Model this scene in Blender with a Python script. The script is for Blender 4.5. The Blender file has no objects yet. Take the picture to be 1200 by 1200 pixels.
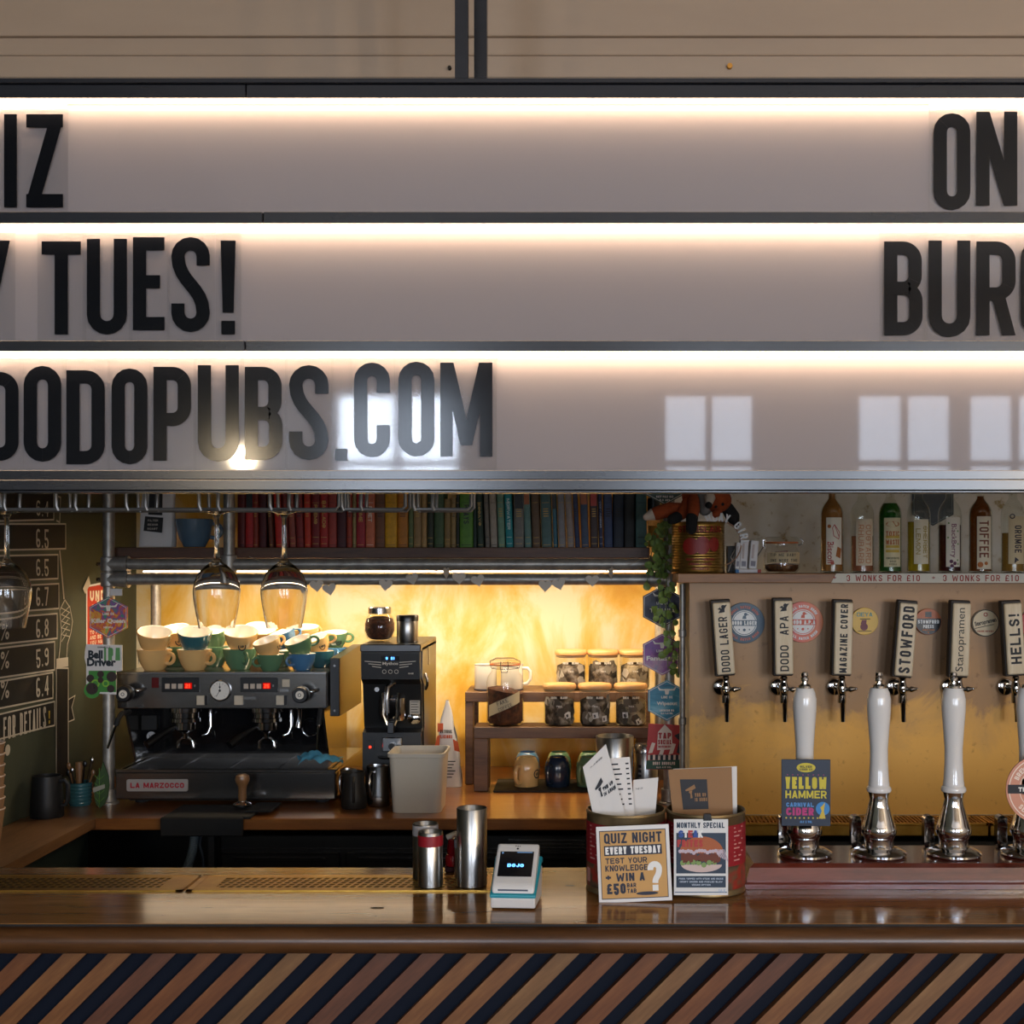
import bpy, bmesh, math, random
from mathutils import Vector, Matrix
random.seed(7)
sc = bpy.context.scene
C = sc.collection
PI = math.pi
# ---------------------------------------------------------------- camera
F, VX, HY, EYE = 1450.0, 680.0, 660.0, 1.72      # focal length in px of a 1200 px frame, vanishing point, eye height
cam_d = bpy.data.cameras.new('camera'); cam = bpy.data.objects.new('camera', cam_d); C.objects.link(cam)
cam.location = (0, 0, EYE); cam.rotation_euler = (PI/2, 0, 0)
cam_d.sensor_width = 36; cam_d.lens = F/1200*36
cam_d.shift_x = (600-VX)/1200; cam_d.shift_y = (HY-600)/1200
cam_d.clip_start = .05; cam_d.clip_end = 60
sc.camera = cam
# ---------------------------------------------------------------- world, lights, exposure
def lin(c):
    if isinstance(c, str):
        c = c.lstrip('#'); c = [int(c[i:i+2], 16)/255 for i in (0, 2, 4)]
        return tuple((x/12.92 if x <= .04045 else ((x+.055)/1.055)**2.4) for x in c)
    return tuple(c)
w = bpy.data.worlds.new('sky'); sc.world = w; w.use_nodes = True
w.node_tree.nodes['Background'].inputs[0].default_value = (.62, .78, 1.0, 1)
w.node_tree.nodes['Background'].inputs[1].default_value = 1.0
vs = sc.view_settings
vs.view_transform = 'Standard'; vs.look = 'None'; vs.gamma = 1; vs.use_curve_mapping = False; vs.exposure = 0.38
sc.cycles.use_denoising = True
sc.cycles.max_bounces = 10; sc.cycles.transparent_max_bounces = 16; sc.cycles.transmission_bounces = 10
sc.cycles.diffuse_bounces = 4; sc.cycles.glossy_bounces = 5
sc.cycles.caustics_reflective = False; sc.cycles.caustics_refractive = False
sc.cycles.sample_clamp_indirect = 4; sc.cycles.sample_clamp_direct = 0
def area(name, loc, rot, sx, sy, power, col, spread=None):
    d = bpy.data.lights.new(name, 'AREA'); d.shape = 'RECTANGLE'; d.size = sx; d.size_y = sy; d.energy = power; d.color = col
    if spread: d.spread = spread
    o = bpy.data.objects.new(name, d); C.objects.link(o); o.location = loc; o.rotation_euler = rot; return o
WARM = (1.0, .78, .50); WARMER = (1.0, .62, .28); DAY = (.78, .87, 1.0)
# daylight through the street windows behind the camera (see wall_front)
WIN = [(-1.62, -.78), (.53, 1.16), (1.80, 2.46), (2.53, 3.19)]; WZ = (1.15, 2.86); WY = -4.0
for a_, b_ in WIN:
    area('window_front_offscreen', ((a_+b_)/2, WY-.12, sum(WZ)/2), (PI/2, 0, 0), b_-a_, WZ[1]-WZ[0], 56*(b_-a_)/.65, DAY)
# warm lamps of the room
# the photo shows one of these lamps mirrored in the bottom row of the sign; the row of them hangs behind the camera
PEND = [(-1.66, -2.0, 2.235), (2.45, -2.0, 2.27), (3.7, -2.0, 2.27)]
for x_, y_, z_ in PEND:
    d = bpy.data.lights.new('pendant_lamp_offscreen', 'POINT'); d.energy = 28 if x_ < 0 else 85; d.color = WARM; d.shadow_soft_size = .05
    o = bpy.data.objects.new('pendant_lamp_offscreen', d); C.objects.link(o); o.location = (x_, y_, z_)
# the strip light under the pipe shelf, in view
area('shelf_led_light', (-.62, 4.342, 1.684), (math.radians(18), 0, 0), 1.8, .025, 12, WARM)

# ---------------------------------------------------------------- helpers
def P(px, py, D): return Vector(((px-VX)*D/F, D, EYE+(HY-py)*D/F))
def S(D): return D/F
class M:
    def __init__(s): s.v = []; s.f = []; s.sm = []
    def add(s, vs, fs, smooth=False):
        n = len(s.v); s.v += [Vector(p) for p in vs]
        s.f += [tuple(i+n for i in f) for f in fs]; s.sm += [smooth]*len(fs); return s
    def box(s, x0, x1, y0, y1, z0, z1, c=0, mt=None):
        n0 = len(s.v)
        if c <= 0:
            s.add([(x, y, z) for x in (x0, x1) for y in (y0, y1) for z in (z0, z1)],
                  [(0, 1, 3, 2), (4, 6, 7, 5), (0, 4, 5, 1), (2, 3, 7, 6), (0, 2, 6, 4), (1, 5, 7, 3)])
        else:
            V = []; idx = {}
            for sx in (0, 1):
                for sy in (0, 1):
                    for sz in (0, 1):
                        X = (x0, x1)[sx]; Y = (y0, y1)[sy]; Z = (z0, z1)[sz]
                        xi = X+(c, -c)[sx]; yi = Y+(c, -c)[sy]; zi = Z+(c, -c)[sz]
                        for ax, p in (('x', (X, yi, zi)), ('y', (xi, Y, zi)), ('z', (xi, yi, Z))):
                            idx[(sx, sy, sz, ax)] = len(V); V.append(p)
            I = lambda a, b, d, ax: idx[(a, b, d, ax)]
            fs = []
            for q in (0, 1):
                fs.append((I(q,0,0,'x'), I(q,1,0,'x'), I(q,1,1,'x'), I(q,0,1,'x')))
                fs.append((I(0,q,0,'y'), I(1,q,0,'y'), I(1,q,1,'y'), I(0,q,1,'y')))
                fs.append((I(0,0,q,'z'), I(1,0,q,'z'), I(1,1,q,'z'), I(0,1,q,'z')))
            for a in (0, 1):
                for b in (0, 1):
                    fs.append((I(a,b,0,'x'), I(a,b,1,'x'), I(a,b,1,'y'), I(a,b,0,'y')))
                    fs.append((I(a,0,b,'x'), I(a,1,b,'x'), I(a,1,b,'z'), I(a,0,b,'z')))
                    fs.append((I(0,a,b,'y'), I(1,a,b,'y'), I(1,a,b,'z'), I(0,a,b,'z')))
                    for d in (0, 1): fs.append((I(a,b,d,'x'), I(a,b,d,'y'), I(a,b,d,'z')))
            s.add(V, fs)
        if mt is not None: s.xf(mt, n0)
        return s
    def xf(s, mt, n0=0):
        for i in range(n0, len(s.v)): s.v[i] = mt @ s.v[i]
        return s
    def lathe(s, prof, n=24, o=(0, 0, 0), mt=None, a0=0, a1=2*PI):
        full = abs(a1-a0-2*PI) < 1e-6; n0 = len(s.v); V = []; k = len(prof); m = n if full else n+1
        for j in range(m):
            a = a0+(a1-a0)*j/n; ca, sa = math.cos(a), math.sin(a)
            V += [(r*ca+o[0], r*sa+o[1], z+o[2]) for r, z in prof]
        fs = []
        for j in range(n):
            j2 = (j+1) % m
            for i in range(k-1):
                fs.append((j*k+i, j2*k+i, j2*k+i+1, j*k+i+1))
        s.add(V, fs, True)
        if mt is not None: s.xf(mt, n0)
        return s
    def cyl(s, r, z0, z1, n=20, o=(0, 0, 0), mt=None, b=0):
        if b: return s.lathe([(0, z0), (r-b, z0), (r, z0+b), (r, z1-b), (r-b, z1), (0, z1)], n, o, mt)
        n0 = len(s.v)
        V = [(r*math.cos(2*PI*j/n)+o[0], r*math.sin(2*PI*j/n)+o[1], z+o[2]) for z in (z0, z1) for j in range(n)]
        s.add(V, [(j, (j+1) % n, n+(j+1) % n, n+j) for j in range(n)], True)
        s.add(V[:n], [tuple(range(n))[::-1]]); s.add(V[n:], [tuple(range(n))])
        if mt is not None: s.xf(mt, n0)
        return s
    def tube(s, pts, r, n=8, closed=False):
        pts = [Vector(p) for p in pts]; m = len(pts); rs = r if isinstance(r, (list, tuple)) else [r]*m
        V = []; prev = None
        for i, p in enumerate(pts):
            a = pts[i-1] if (i > 0 or closed) else p; b = pts[(i+1) % m] if (i < m-1 or closed) else p
            t = (b-a).normalized()
            if prev is None:
                u = t.orthogonal().normalized()
            else:
                u = (prev-t*prev.dot(t)); u = u.normalized() if u.length > 1e-6 else t.orthogonal().normalized()
            prev = u; q = t.cross(u)
            V += [p+(u*math.cos(2*PI*j/n)+q*math.sin(2*PI*j/n))*rs[i] for j in range(n)]
        fs = []
        for i in range(m if closed else m-1):
            i2 = (i+1) % m
            for j in range(n): fs.append((i*n+j, i*n+(j+1) % n, i2*n+(j+1) % n, i2*n+j))
        s.add(V, fs, True)
        if not closed:
            s.add(V[:n], [tuple(range(n))[::-1]]); s.add(V[-n:], [tuple(range(n))])
        return s
    def prism(s, poly, y0, y1, mt=None):           # polygon in XZ, extruded along Y
        n0 = len(s.v); k = len(poly)
        V = [(x, y0, z) for x, z in poly]+[(x, y1, z) for x, z in poly]
        fs = [tuple(range(k)), tuple(range(k, 2*k))[::-1]]+[(i, i+k, (i+1) % k+k, (i+1) % k) for i in range(k)]
        s.add(V, fs)
        if mt is not None: s.xf(mt, n0)
        return s
    def px(s, prof, x0, x1):                       # profile in YZ, extruded along X
        k = len(prof)
        V = [(x0, y, z) for y, z in prof]+[(x1, y, z) for y, z in prof]
        return s.add(V, [tuple(range(k)), tuple(range(k, 2*k))[::-1]]+[(i, i+k, (i+1) % k+k, (i+1) % k) for i in range(k)])
    def poly(s, pts):                              # flat print: pieces laid over one another are staggered by hundredths of a millimetre
        pts = [Vector(p) for p in pts]; n = Vector()
        for i, p in enumerate(pts): n += p.cross(pts[(i+1) % len(pts)])
        if n.length > 1e-12:
            n.normalize()
            if (abs(n.y) >= abs(n.x) and n.y > 0) or (abs(n.y) < abs(n.x) and n.x < 0): n = -n
            s.k = (getattr(s, 'k', 0)+1) % 7; pts = [p+n*(3e-5*s.k) for p in pts]
        return s.add(pts, [tuple(range(len(pts)))])
    def ball(s, c, r, n=12, sc_=(1, 1, 1)):
        pr = [(r*math.sin(PI*i/(n//2+2)), -r*math.cos(PI*i/(n//2+2))) for i in range(n//2+3)]
        n0 = len(s.v); s.lathe(pr, n)
        for i in range(n0, len(s.v)): s.v[i] = Vector(c)+Vector((s.v[i].x*sc_[0], s.v[i].y*sc_[1], s.v[i].z*sc_[2]))
        return s
    def sheet(s, fn, nu, nv, smooth=True):
        V = [fn(i/nu, j/nv) for i in range(nu+1) for j in range(nv+1)]
        return s.add(V, [(i*(nv+1)+j, (i+1)*(nv+1)+j, (i+1)*(nv+1)+j+1, i*(nv+1)+j+1) for i in range(nu) for j in range(nv)], smooth)
    def mesh(s, name):
        me = bpy.data.meshes.new(name); me.from_pydata([tuple(p) for p in s.v], [], s.f)
        bm = bmesh.new(); bm.from_mesh(me); bmesh.ops.remove_doubles(bm, verts=bm.verts, dist=1e-6)
        bmesh.ops.recalc_face_normals(bm, faces=bm.faces)
        if s.sm and len(bm.faces) == len(s.sm):
            for f, q in zip(bm.faces, s.sm): f.smooth = q
        else:
            anys = any(s.sm)
            for f in bm.faces: f.smooth = anys
        for e in bm.edges:
            if len(e.link_faces) == 2 and e.calc_face_angle(0) > .7: e.smooth = False
        bm.to_mesh(me); bm.free(); return me
def obj(name, m, mat, parent=None, w=False, label=None):
    if w and parent is not None:
        d = parent['_w'] if '_w' in parent else parent.location
        d = Vector(d); m.v = [p-d for p in m.v]
    o = bpy.data.objects.new(name, m.mesh(name) if isinstance(m, M) else m); C.objects.link(o)
    if mat: o.data.materials.append(MT[mat] if isinstance(mat, str) else mat)
    if parent: o.parent = parent
    if label: o['label'] = label
    return o
def tag(o, label, cat, group=None, kind=None):
    o['label'] = label; o['category'] = cat
    if group: o['group'] = group
    if kind: o['kind'] = kind
    return o
def thing(name, label, cat, loc=(0, 0, 0), rz=0, group=None):
    o = bpy.data.objects.new(name, None); C.objects.link(o); o.location = loc; o.rotation_euler = (0, 0, rz); o.empty_display_size = .02
    return tag(o, label, cat, group)
def solo(name, m, mat, label, cat, loc, group=None, w=True):     # a thing that is one mesh, verts given in world space
    if w: m.v = [p-Vector(loc) for p in m.v]
    o = obj(name, m, mat); o.location = loc; return tag(o, label, cat, group)
def struct(name, m, mat, parent=None):
    o = obj(name, m, mat, parent)
    if parent is None: o['kind'] = 'structure'
    return o
def dup(root, loc, rz=0, label=None, group=None, rot=None, recolor=None):
    r = root.copy(); C.objects.link(r); r.location = loc; r.rotation_euler = rot if rot else (0, 0, rz)
    if label: r['label'] = label
    if group: r['group'] = group
    def sub(a, b):
        for ch in list(a.children):
            c = ch.copy(); C.objects.link(c); c.parent = b
            if recolor and c.name.split('.')[0] in recolor:
                c.data = c.data.copy(); c.data.materials.clear(); c.data.materials.append(MT[recolor[c.name.split('.')[0]]])
            sub(ch, c)
    sub(root, r); return r
def arc(cx, cz, r, a0, a1, n=10, y=0): return [(cx+r*math.cos(a0+(a1-a0)*i/n), y, cz+r*math.sin(a0+(a1-a0)*i/n)) for i in range(n+1)]
def rrect(x0, x1, z0, z1, r, n=5):
    p = []
    for cx, cz, a in ((x1-r, z0+r, -PI/2), (x1-r, z1-r, 0), (x0+r, z1-r, PI/2), (x0+r, z0+r, PI)):
        p += [(cx+r*math.cos(a+PI/2*i/n), cz+r*math.sin(a+PI/2*i/n)) for i in range(n+1)]
    return p
def ngon(cx, cz, r, n, a0=0): return [(cx+r*math.cos(a0+2*PI*i/n), cz+r*math.sin(a0+2*PI*i/n)) for i in range(n)]

# ---------------------------------------------------------------- materials
MT = {}
def base(name, rough=.5, metal=0, spec=None):
    m = bpy.data.materials.new(name); m.use_nodes = True; b = m.node_tree.nodes['Principled BSDF']
    b.inputs['Roughness'].default_value = rough; b.inputs['Metallic'].default_value = metal
    if spec is not None: b.inputs['Specular IOR Level'].default_value = spec
    MT[name] = m; return m, m.node_tree, b
def mat(name, c, rough=.5, metal=0, spec=None, emit=None, es=0, coat=0, sss=0, trans=0):
    m, nt, b = base(name, rough, metal, spec); b.inputs['Base Color'].default_value = (*lin(c), 1)
    if emit: b.inputs['Emission Color'].default_value = (*lin(emit), 1); b.inputs['Emission Strength'].default_value = es
    if coat: b.inputs['Coat Weight'].default_value = coat; b.inputs['Coat Roughness'].default_value = .08
    if trans: b.inputs['Transmission Weight'].default_value = trans
    return m
def ramp(nt, stops):
    r = nt.nodes.new('ShaderNodeValToRGB'); e = r.color_ramp.elements
    while len(e) < len(stops): e.new(.5)
    for q, (p, c) in zip(e, stops): q.position = p; q.color = (*lin(c), 1)
    return r
def coords(nt, scale=(1, 1, 1), kind='Object', rot=(0, 0, 0)):
    t = nt.nodes.new('ShaderNodeTexCoord'); mp = nt.nodes.new('ShaderNodeMapping'); mp.inputs['Scale'].default_value = scale; mp.inputs['Rotation'].default_value = rot
    nt.links.new(t.outputs[kind], mp.inputs[0]); return mp
def noise(nt, vec, scale, detail=4, rough=.6, dist=0):
    n = nt.nodes.new('ShaderNodeTexNoise'); n.inputs['Scale'].default_value = scale; n.inputs['Detail'].default_value = detail; n.inputs['Roughness'].default_value = rough; n.inputs['Distortion'].default_value = dist
    nt.links.new(vec.outputs[0], n.inputs['Vector']); return n
def bump(nt, b, src, strength, dist=.002):
    bp = nt.nodes.new('ShaderNodeBump'); bp.inputs['Strength'].default_value = strength; bp.inputs['Distance'].default_value = dist
    nt.links.new(src, bp.inputs['Height']); nt.links.new(bp.outputs[0], b.inputs['Normal'])
def mnoise(name, stops, scale=6, rough=.5, metal=0, stretch=(1, 1, 1), bmp=0, detail=5, dist=0, coat=0, spec=None, rot=(0, 0, 0)):
    m, nt, b = base(name, rough, metal, spec); v = coords(nt, stretch, rot=rot); n = noise(nt, v, scale, detail, .6, dist)
    r = ramp(nt, stops); nt.links.new(n.outputs['Fac'], r.inputs[0]); nt.links.new(r.outputs[0], b.inputs['Base Color'])
    if bmp: bump(nt, b, n.outputs['Fac'], bmp)
    if coat: b.inputs['Coat Weight'].default_value = coat; b.inputs['Coat Roughness'].default_value = .1
    return m
def wood(name, c1, c2, c3, axis='x', rough=.4, coat=0, scale=9, rot=(0, 0, 0), bmp=.15):
    st = {'x': (.12, 1, 1), 'y': (1, .12, 1), 'z': (1, 1, .12)}[axis]
    m, nt, b = base(name, rough); v = coords(nt, st, rot=rot)
    if any(rot): v.vector_type = 'TEXTURE'; v.inputs['Scale'].default_value = [1/q for q in st]
    n1 = noise(nt, v, scale, 6, .65, 1.2); n2 = noise(nt, v, scale*9, 4, .7, .4)
    mx = nt.nodes.new('ShaderNodeMix'); mx.data_type = 'FLOAT'; mx.inputs[0].default_value = .35
    nt.links.new(n1.outputs['Fac'], mx.inputs[2]); nt.links.new(n2.outputs['Fac'], mx.inputs[3])
    r = ramp(nt, [(.36, c1), (.5, c2), (.64, c3)]); nt.links.new(mx.outputs[0], r.inputs[0]); nt.links.new(r.outputs[0], b.inputs['Base Color'])
    if bmp: bump(nt, b, mx.outputs[0], bmp, .001)
    if coat: b.inputs['Coat Weight'].default_value = coat; b.inputs['Coat Roughness'].default_value = .12
    return m
def thin_glass(name, tint=(1, 1, 1), refl=.9, rough=.02):
    m = bpy.data.materials.new(name); m.use_nodes = True; nt = m.node_tree; nt.nodes.remove(nt.nodes['Principled BSDF'])
    t = nt.nodes.new('ShaderNodeBsdfTransparent'); t.inputs[0].default_value = (*tint, 1)
    g = nt.nodes.new('ShaderNodeBsdfGlossy'); g.inputs['Roughness'].default_value = rough; g.inputs[0].default_value = (refl, refl, refl, 1)
    ge = nt.nodes.new('ShaderNodeNewGeometry'); dt = nt.nodes.new('ShaderNodeVectorMath'); dt.operation = 'DOT_PRODUCT'
    nt.links.new(ge.outputs['Normal'], dt.inputs[0]); nt.links.new(ge.outputs['Incoming'], dt.inputs[1])
    def mth(op, a, *b):
        n = nt.nodes.new('ShaderNodeMath'); n.operation = op; nt.links.new(a, n.inputs[0])
        for i, q in enumerate(b): n.inputs[i+1].default_value = q
        return n.outputs[0]
    x = mth('ABSOLUTE', dt.outputs['Value']); x = mth('MULTIPLY_ADD', x, -1, 1); x = mth('POWER', x, 5.0); fr_ = mth('MULTIPLY_ADD', x, .94, .045)   # Schlick reflectance of a thin sheet
    mx = nt.nodes.new('ShaderNodeMixShader'); nt.links.new(fr_, mx.inputs[0]); nt.links.new(t.outputs[0], mx.inputs[1]); nt.links.new(g.outputs[0], mx.inputs[2])
    nt.links.new(mx.outputs[0], nt.nodes['Material Output'].inputs[0]); MT[name] = m; return m
def emis(name, c, s):
    m = bpy.data.materials.new(name); m.use_nodes = True; nt = m.node_tree; nt.nodes.remove(nt.nodes['Principled BSDF'])
    e = nt.nodes.new('ShaderNodeEmission'); e.inputs[0].default_value = (*lin(c), 1); e.inputs[1].default_value = s
    nt.links.new(e.outputs[0], nt.nodes['Material Output'].inputs[0]); MT[name] = m; return m
def col(c, rough=.5, metal=0, **k):                # a plain colour, made once
    n = 'paint_%s_%d_%d' % (c.lstrip('#'), rough*100, metal*100)
    if n not in MT: mat(n, c, rough, metal, **k)
    return n
# setting
mnoise('gold_wall', [(.34, '#d39a26'), (.44, '#e0ae40'), (.52, '#e6c274'), (.62, '#e8d8b4')], 3.0, .55, bmp=.12, detail=9, stretch=(1.3, 1, .7), dist=.5)
mnoise('cream_wall', [(.30, '#b89a62'), (.40, '#eae0ca'), (.7, '#f0e8d8')], 26, .6, bmp=.2, detail=6)
mnoise('green_wall', [(.35, '#3c4134'), (.7, '#444a3b')], 5, .65, bmp=.05)
mnoise('concrete_floor', [(.3, '#3a3733'), (.7, '#4b4741')], 4, .5)
mnoise('room_plaster', [(.3, '#c3bab0'), (.7, '#cfc7bd')], 3, .8)
mnoise('shutter_steel', [(.3, '#a08a74'), (.7, '#a9937c')], 5, .5, bmp=.04, stretch=(.3, 1, 1))
mnoise('box_side', [(.3, '#b3a284'), (.7, '#c9bb9f')], 12, .6)
# metals
mat('chrome', '#d8d8da', .08, 1); mat('steel', '#a8a7a6', .22, 1); mat('dark_steel', '#4a4a4b', .3, 1)
mnoise('brushed_steel', [(.3, '#8f8e8c'), (.7, '#b5b3b0')], 30, .28, 1, stretch=(30, 30, .3))
mnoise('panel_steel', [(.3, '#8a8988'), (.7, '#a3a19e')], 20, .17, .95, stretch=(.3, 1, 30))
mnoise('galvanised', [(.3, '#8d8880'), (.5, '#a39d94'), (.7, '#b8b2a8')], 28, .42, .6, bmp=.08)
mnoise('brass', [(.3, '#a67c35'), (.7, '#c39a4b')], 18, .32, 1, bmp=.06)
mat('black_wire', '#8d8882', .35, .6)
# woods
wood('bar_wood', '#6a4522', '#8f6236', '#a67745', 'x', .12, 0, 7, bmp=.05)
wood('bar_edge_wood', '#3b2311', '#50321a', '#624024', 'x', .3, 0, 7)
wood('counter_wood', '#74431f', '#8c5628', '#9f6733', 'x', .3, .5, 8)
wood('ledge_wood', '#5c3f28', '#785536', '#8d6745', 'y', .45, 0, 8)
wood('shelf_wood', '#3d2414', '#573620', '#6c472b', 'x', .5, 0, 9)
wood('bench_wood', '#4d321d', '#6b4a2e', '#7f5b3a', 'x', .5, 0, 9)
wood('ochre_wood', '#8a5a2a', '#a46d35', '#b57c40', 'x', .45, 0, 9)
wood('mahogany', '#4a1c12', '#612619', '#743022', 'x', .25, .8, 9)
wood('tap_board', '#c9b08a', '#dac6a4', '#e6d6ba', 'z', .5, 0, 14)
wood('lid_wood', '#b9824a', '#cf9a60', '#dcab73', 'x', .45, 0, 14)
wood('tamper_wood', '#6d4a2c', '#89623f', '#9b734c', 'z', .35, .4, 20)
for i, (a_, b_, c_) in enumerate((('#593016', '#714322', '#82522d'), ('#623a1c', '#7b4f2a', '#8e6237'), ('#4a2b1d', '#613a26', '#714731'), ('#634424', '#7b5633', '#8c6941'))):
    wood('slat_wood_%d' % i, a_, b_, c_, 'x', .5, 0, 10, rot=(0, -PI/4, 0), bmp=.25)
# glass
thin_glass('jar_glass', (.97, .97, .95)); thin_glass('bottle_glass', (.95, .96, .93)); thin_glass('pane_glass', (.97, .98, 1))
mg, nt_, b_ = base('clear_glass', .0); b_.inputs['Transmission Weight'].default_value = 1; b_.inputs['IOR'].default_value = 1.45; b_.inputs['Base Color'].default_value = (1, 1, 1, 1)
thin_glass('acrylic_plate', (.985, .985, .985), .6, .05)
# lightbox
mat('sign_panel', '#8c8586', .03, 0, .2); 
mnoise('sign_frame', [(.3, '#1c1d22'), (.6, '#24262c')], 8, .22, 0, stretch=(.2, 1, 1), bmp=.03, spec=.6)
mat('sign_ink', '#0b0d12', .12, 0, .25)
emis('led_white', '#ffd9b2', 27); emis('led_warm', '#ffe2bd', 9)
emis('red_led', '#ff2a18', 4); emis('screen_blue', '#5aa0ff', 3); emis('lamp_glow', '#ffd9a8', 10)
# paints
mat('black_plastic', '#0c0c0d', .35); mat('black_matte', '#101010', .7); mat('navy_board', '#071020', .7, 0, .2); mat('rubber', '#141414', .75)
mat('dark_cabinet', '#0a0c0e', .35); mat('chalk_black', '#181512', .75); mat('chalk', '#c9bfae', .9)
mat('white_plastic', '#dcd9d6', .35); mat('tub_plastic', '#d9d0bf', .4, trans=.15); mat('paper', '#e4dfdb', .75); mat('kraft', '#96714e', .8)
mat('ink', '#16171f', .6); mat('white_ink', '#ecebe8', .6)
mat('porcelain', '#f1ece2', .12, coat=.5); mat('handle_white', '#d9d6d3', .1, coat=.6)
mat('cup_white', '#efe8da', .15, coat=.3); mat('cup_cream', '#e3b878', .18, coat=.4); mat('cup_green', '#5f8462', .18, coat=.4); mat('cup_teal', '#3a6a72', .18, coat=.4); mat('cup_blue', '#4d7ba3', .18, coat=.4); mat('cup_slate', '#5c7384', .2, coat=.4); mat('mug_navy', '#1d2c42', .2, coat=.4); mat('mug_sage', '#7da27a', .2, coat=.4)
mnoise('coffee_grounds', [(.35, '#2a150b'), (.55, '#4a2613'), (.7, '#663a1f')], 60, .9, bmp=.4)
mnoise('tea', [(.38, '#1d1712'), (.5, '#57493a'), (.6, '#8d8172'), (.7, '#b8afa2')], 26, .85, bmp=.4, detail=3)
mnoise('tea_pale', [(.38, '#4b4031'), (.5, '#8f8067'), (.65, '#b9ab90')], 26, .85, bmp=.4, detail=3)
mnoise('leaf', [(.3, '#4c6129'), (.6, '#73883f'), (.75, '#95a755')], 30, .55)
mnoise('fox_wool', [(.3, '#8c3a14'), (.7, '#ab4b1c')], 60, .9, bmp=.5); mat('fox_white', '#d9c8b4', .9); mat('fox_black', '#1a1816', .9); mat('fox_grey', '#8b857e', .9)
mnoise('cloth_blue', [(.3, '#3c7f9b'), (.7, '#559fb8')], 30, .9, bmp=.3)
# brass splash panel with its patina: tarnished dark where the taps drip and steam, its edge ragged
m_, nt, b = base('patina_brass', .45, .35)
v = coords(nt); n1 = noise(nt, v, 3.2, 7, .65, .6); n2 = noise(nt, v, 34, 6, .7)
sep = nt.nodes.new('ShaderNodeSeparateXYZ'); nt.links.new(v.outputs[0], sep.inputs[0])
ma = nt.nodes.new('ShaderNodeMath'); ma.operation = 'MULTIPLY_ADD'; ma.inputs[1].default_value = 1.5; ma.inputs[2].default_value = -.40; nt.links.new(sep.outputs[2], ma.inputs[0])
mb = nt.nodes.new('ShaderNodeMath'); mb.operation = 'ADD'; nt.links.new(ma.outputs[0], mb.inputs[0]); nt.links.new(n1.outputs['Fac'], mb.inputs[1])
r1 = ramp(nt, [(.40, '#d09a44'), (.56, '#bb8d48'), (.62, '#94714a'), (.90, '#86694c')]); nt.links.new(mb.outputs[0], r1.inputs[0])
r2 = ramp(nt, [(.27, '#6d5836'), (.40, '#ffffff')]); nt.links.new(n2.outputs['Fac'], r2.inputs[0])
mx = nt.nodes.new('ShaderNodeMix'); mx.data_type = 'RGBA'; mx.blend_type = 'MULTIPLY'; mx.inputs[0].default_value = .5
nt.links.new(r1.outputs[0], mx.inputs[6]); nt.links.new(r2.outputs[0], mx.inputs[7]); nt.links.new(mx.outputs[2], b.inputs['Base Color'])
bump(nt, b, n1.outputs['Fac'], .15, .004)

# ---------------------------------------------------------------- lettering
def para(x0, y0, x1, y1, wd): return [(x0-wd/2, y0), (x0+wd/2, y0), (x1+wd/2, y1), (x1-wd/2, y1)]
def rib(pts, t, closed=False):                     # a stroke of width t along a centre line, as quads
    pts = [p for i, p in enumerate(pts) if i == 0 or math.dist(p, pts[i-1]) > 1e-5*t+1e-7]
    if closed and math.dist(pts[0], pts[-1]) < 1e-5*t+1e-7: pts = pts[:-1]
    n = len(pts); L = []; R = []
    for i in range(n):
        a = pts[i-1] if (i or closed) else None; b = pts[(i+1) % n] if (i < n-1 or closed) else None; p = pts[i]
        d1 = Vector((p[0]-a[0], p[1]-a[1])).normalized() if a else None; d2 = Vector((b[0]-p[0], b[1]-p[1])).normalized() if b else None
        d1 = d1 or d2; d2 = d2 or d1; n1_ = Vector((-d1.y, d1.x)); n2_ = Vector((-d2.y, d2.x)); m = n1_+n2_
        if m.length < .2: m = n1_
        m = m.normalized(); k = t/2/max(.45, m.dot(n1_))
        L.append((p[0]+m.x*k, p[1]+m.y*k)); R.append((p[0]-m.x*k, p[1]-m.y*k))
    return [[L[i], R[i], R[(i+1) % n], L[(i+1) % n]] for i in range(n if closed else n-1)]
def ar(cx, cy, rx, ry, a0, a1, n=8): return [(cx+rx*math.cos(math.radians(a0+(a1-a0)*i/n)), cy+ry*math.sin(math.radians(a0+(a1-a0)*i/n))) for i in range(n+1)]
def bez(p0, p1, p2, p3, n=8):
    o = []
    for i in range(n+1):
        u = i/n; q = 1-u; o.append(tuple(q**3*p0[k]+3*q*q*u*p1[k]+3*q*u*u*p2[k]+u**3*p3[k] for k in (0, 1)))
    return o
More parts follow.
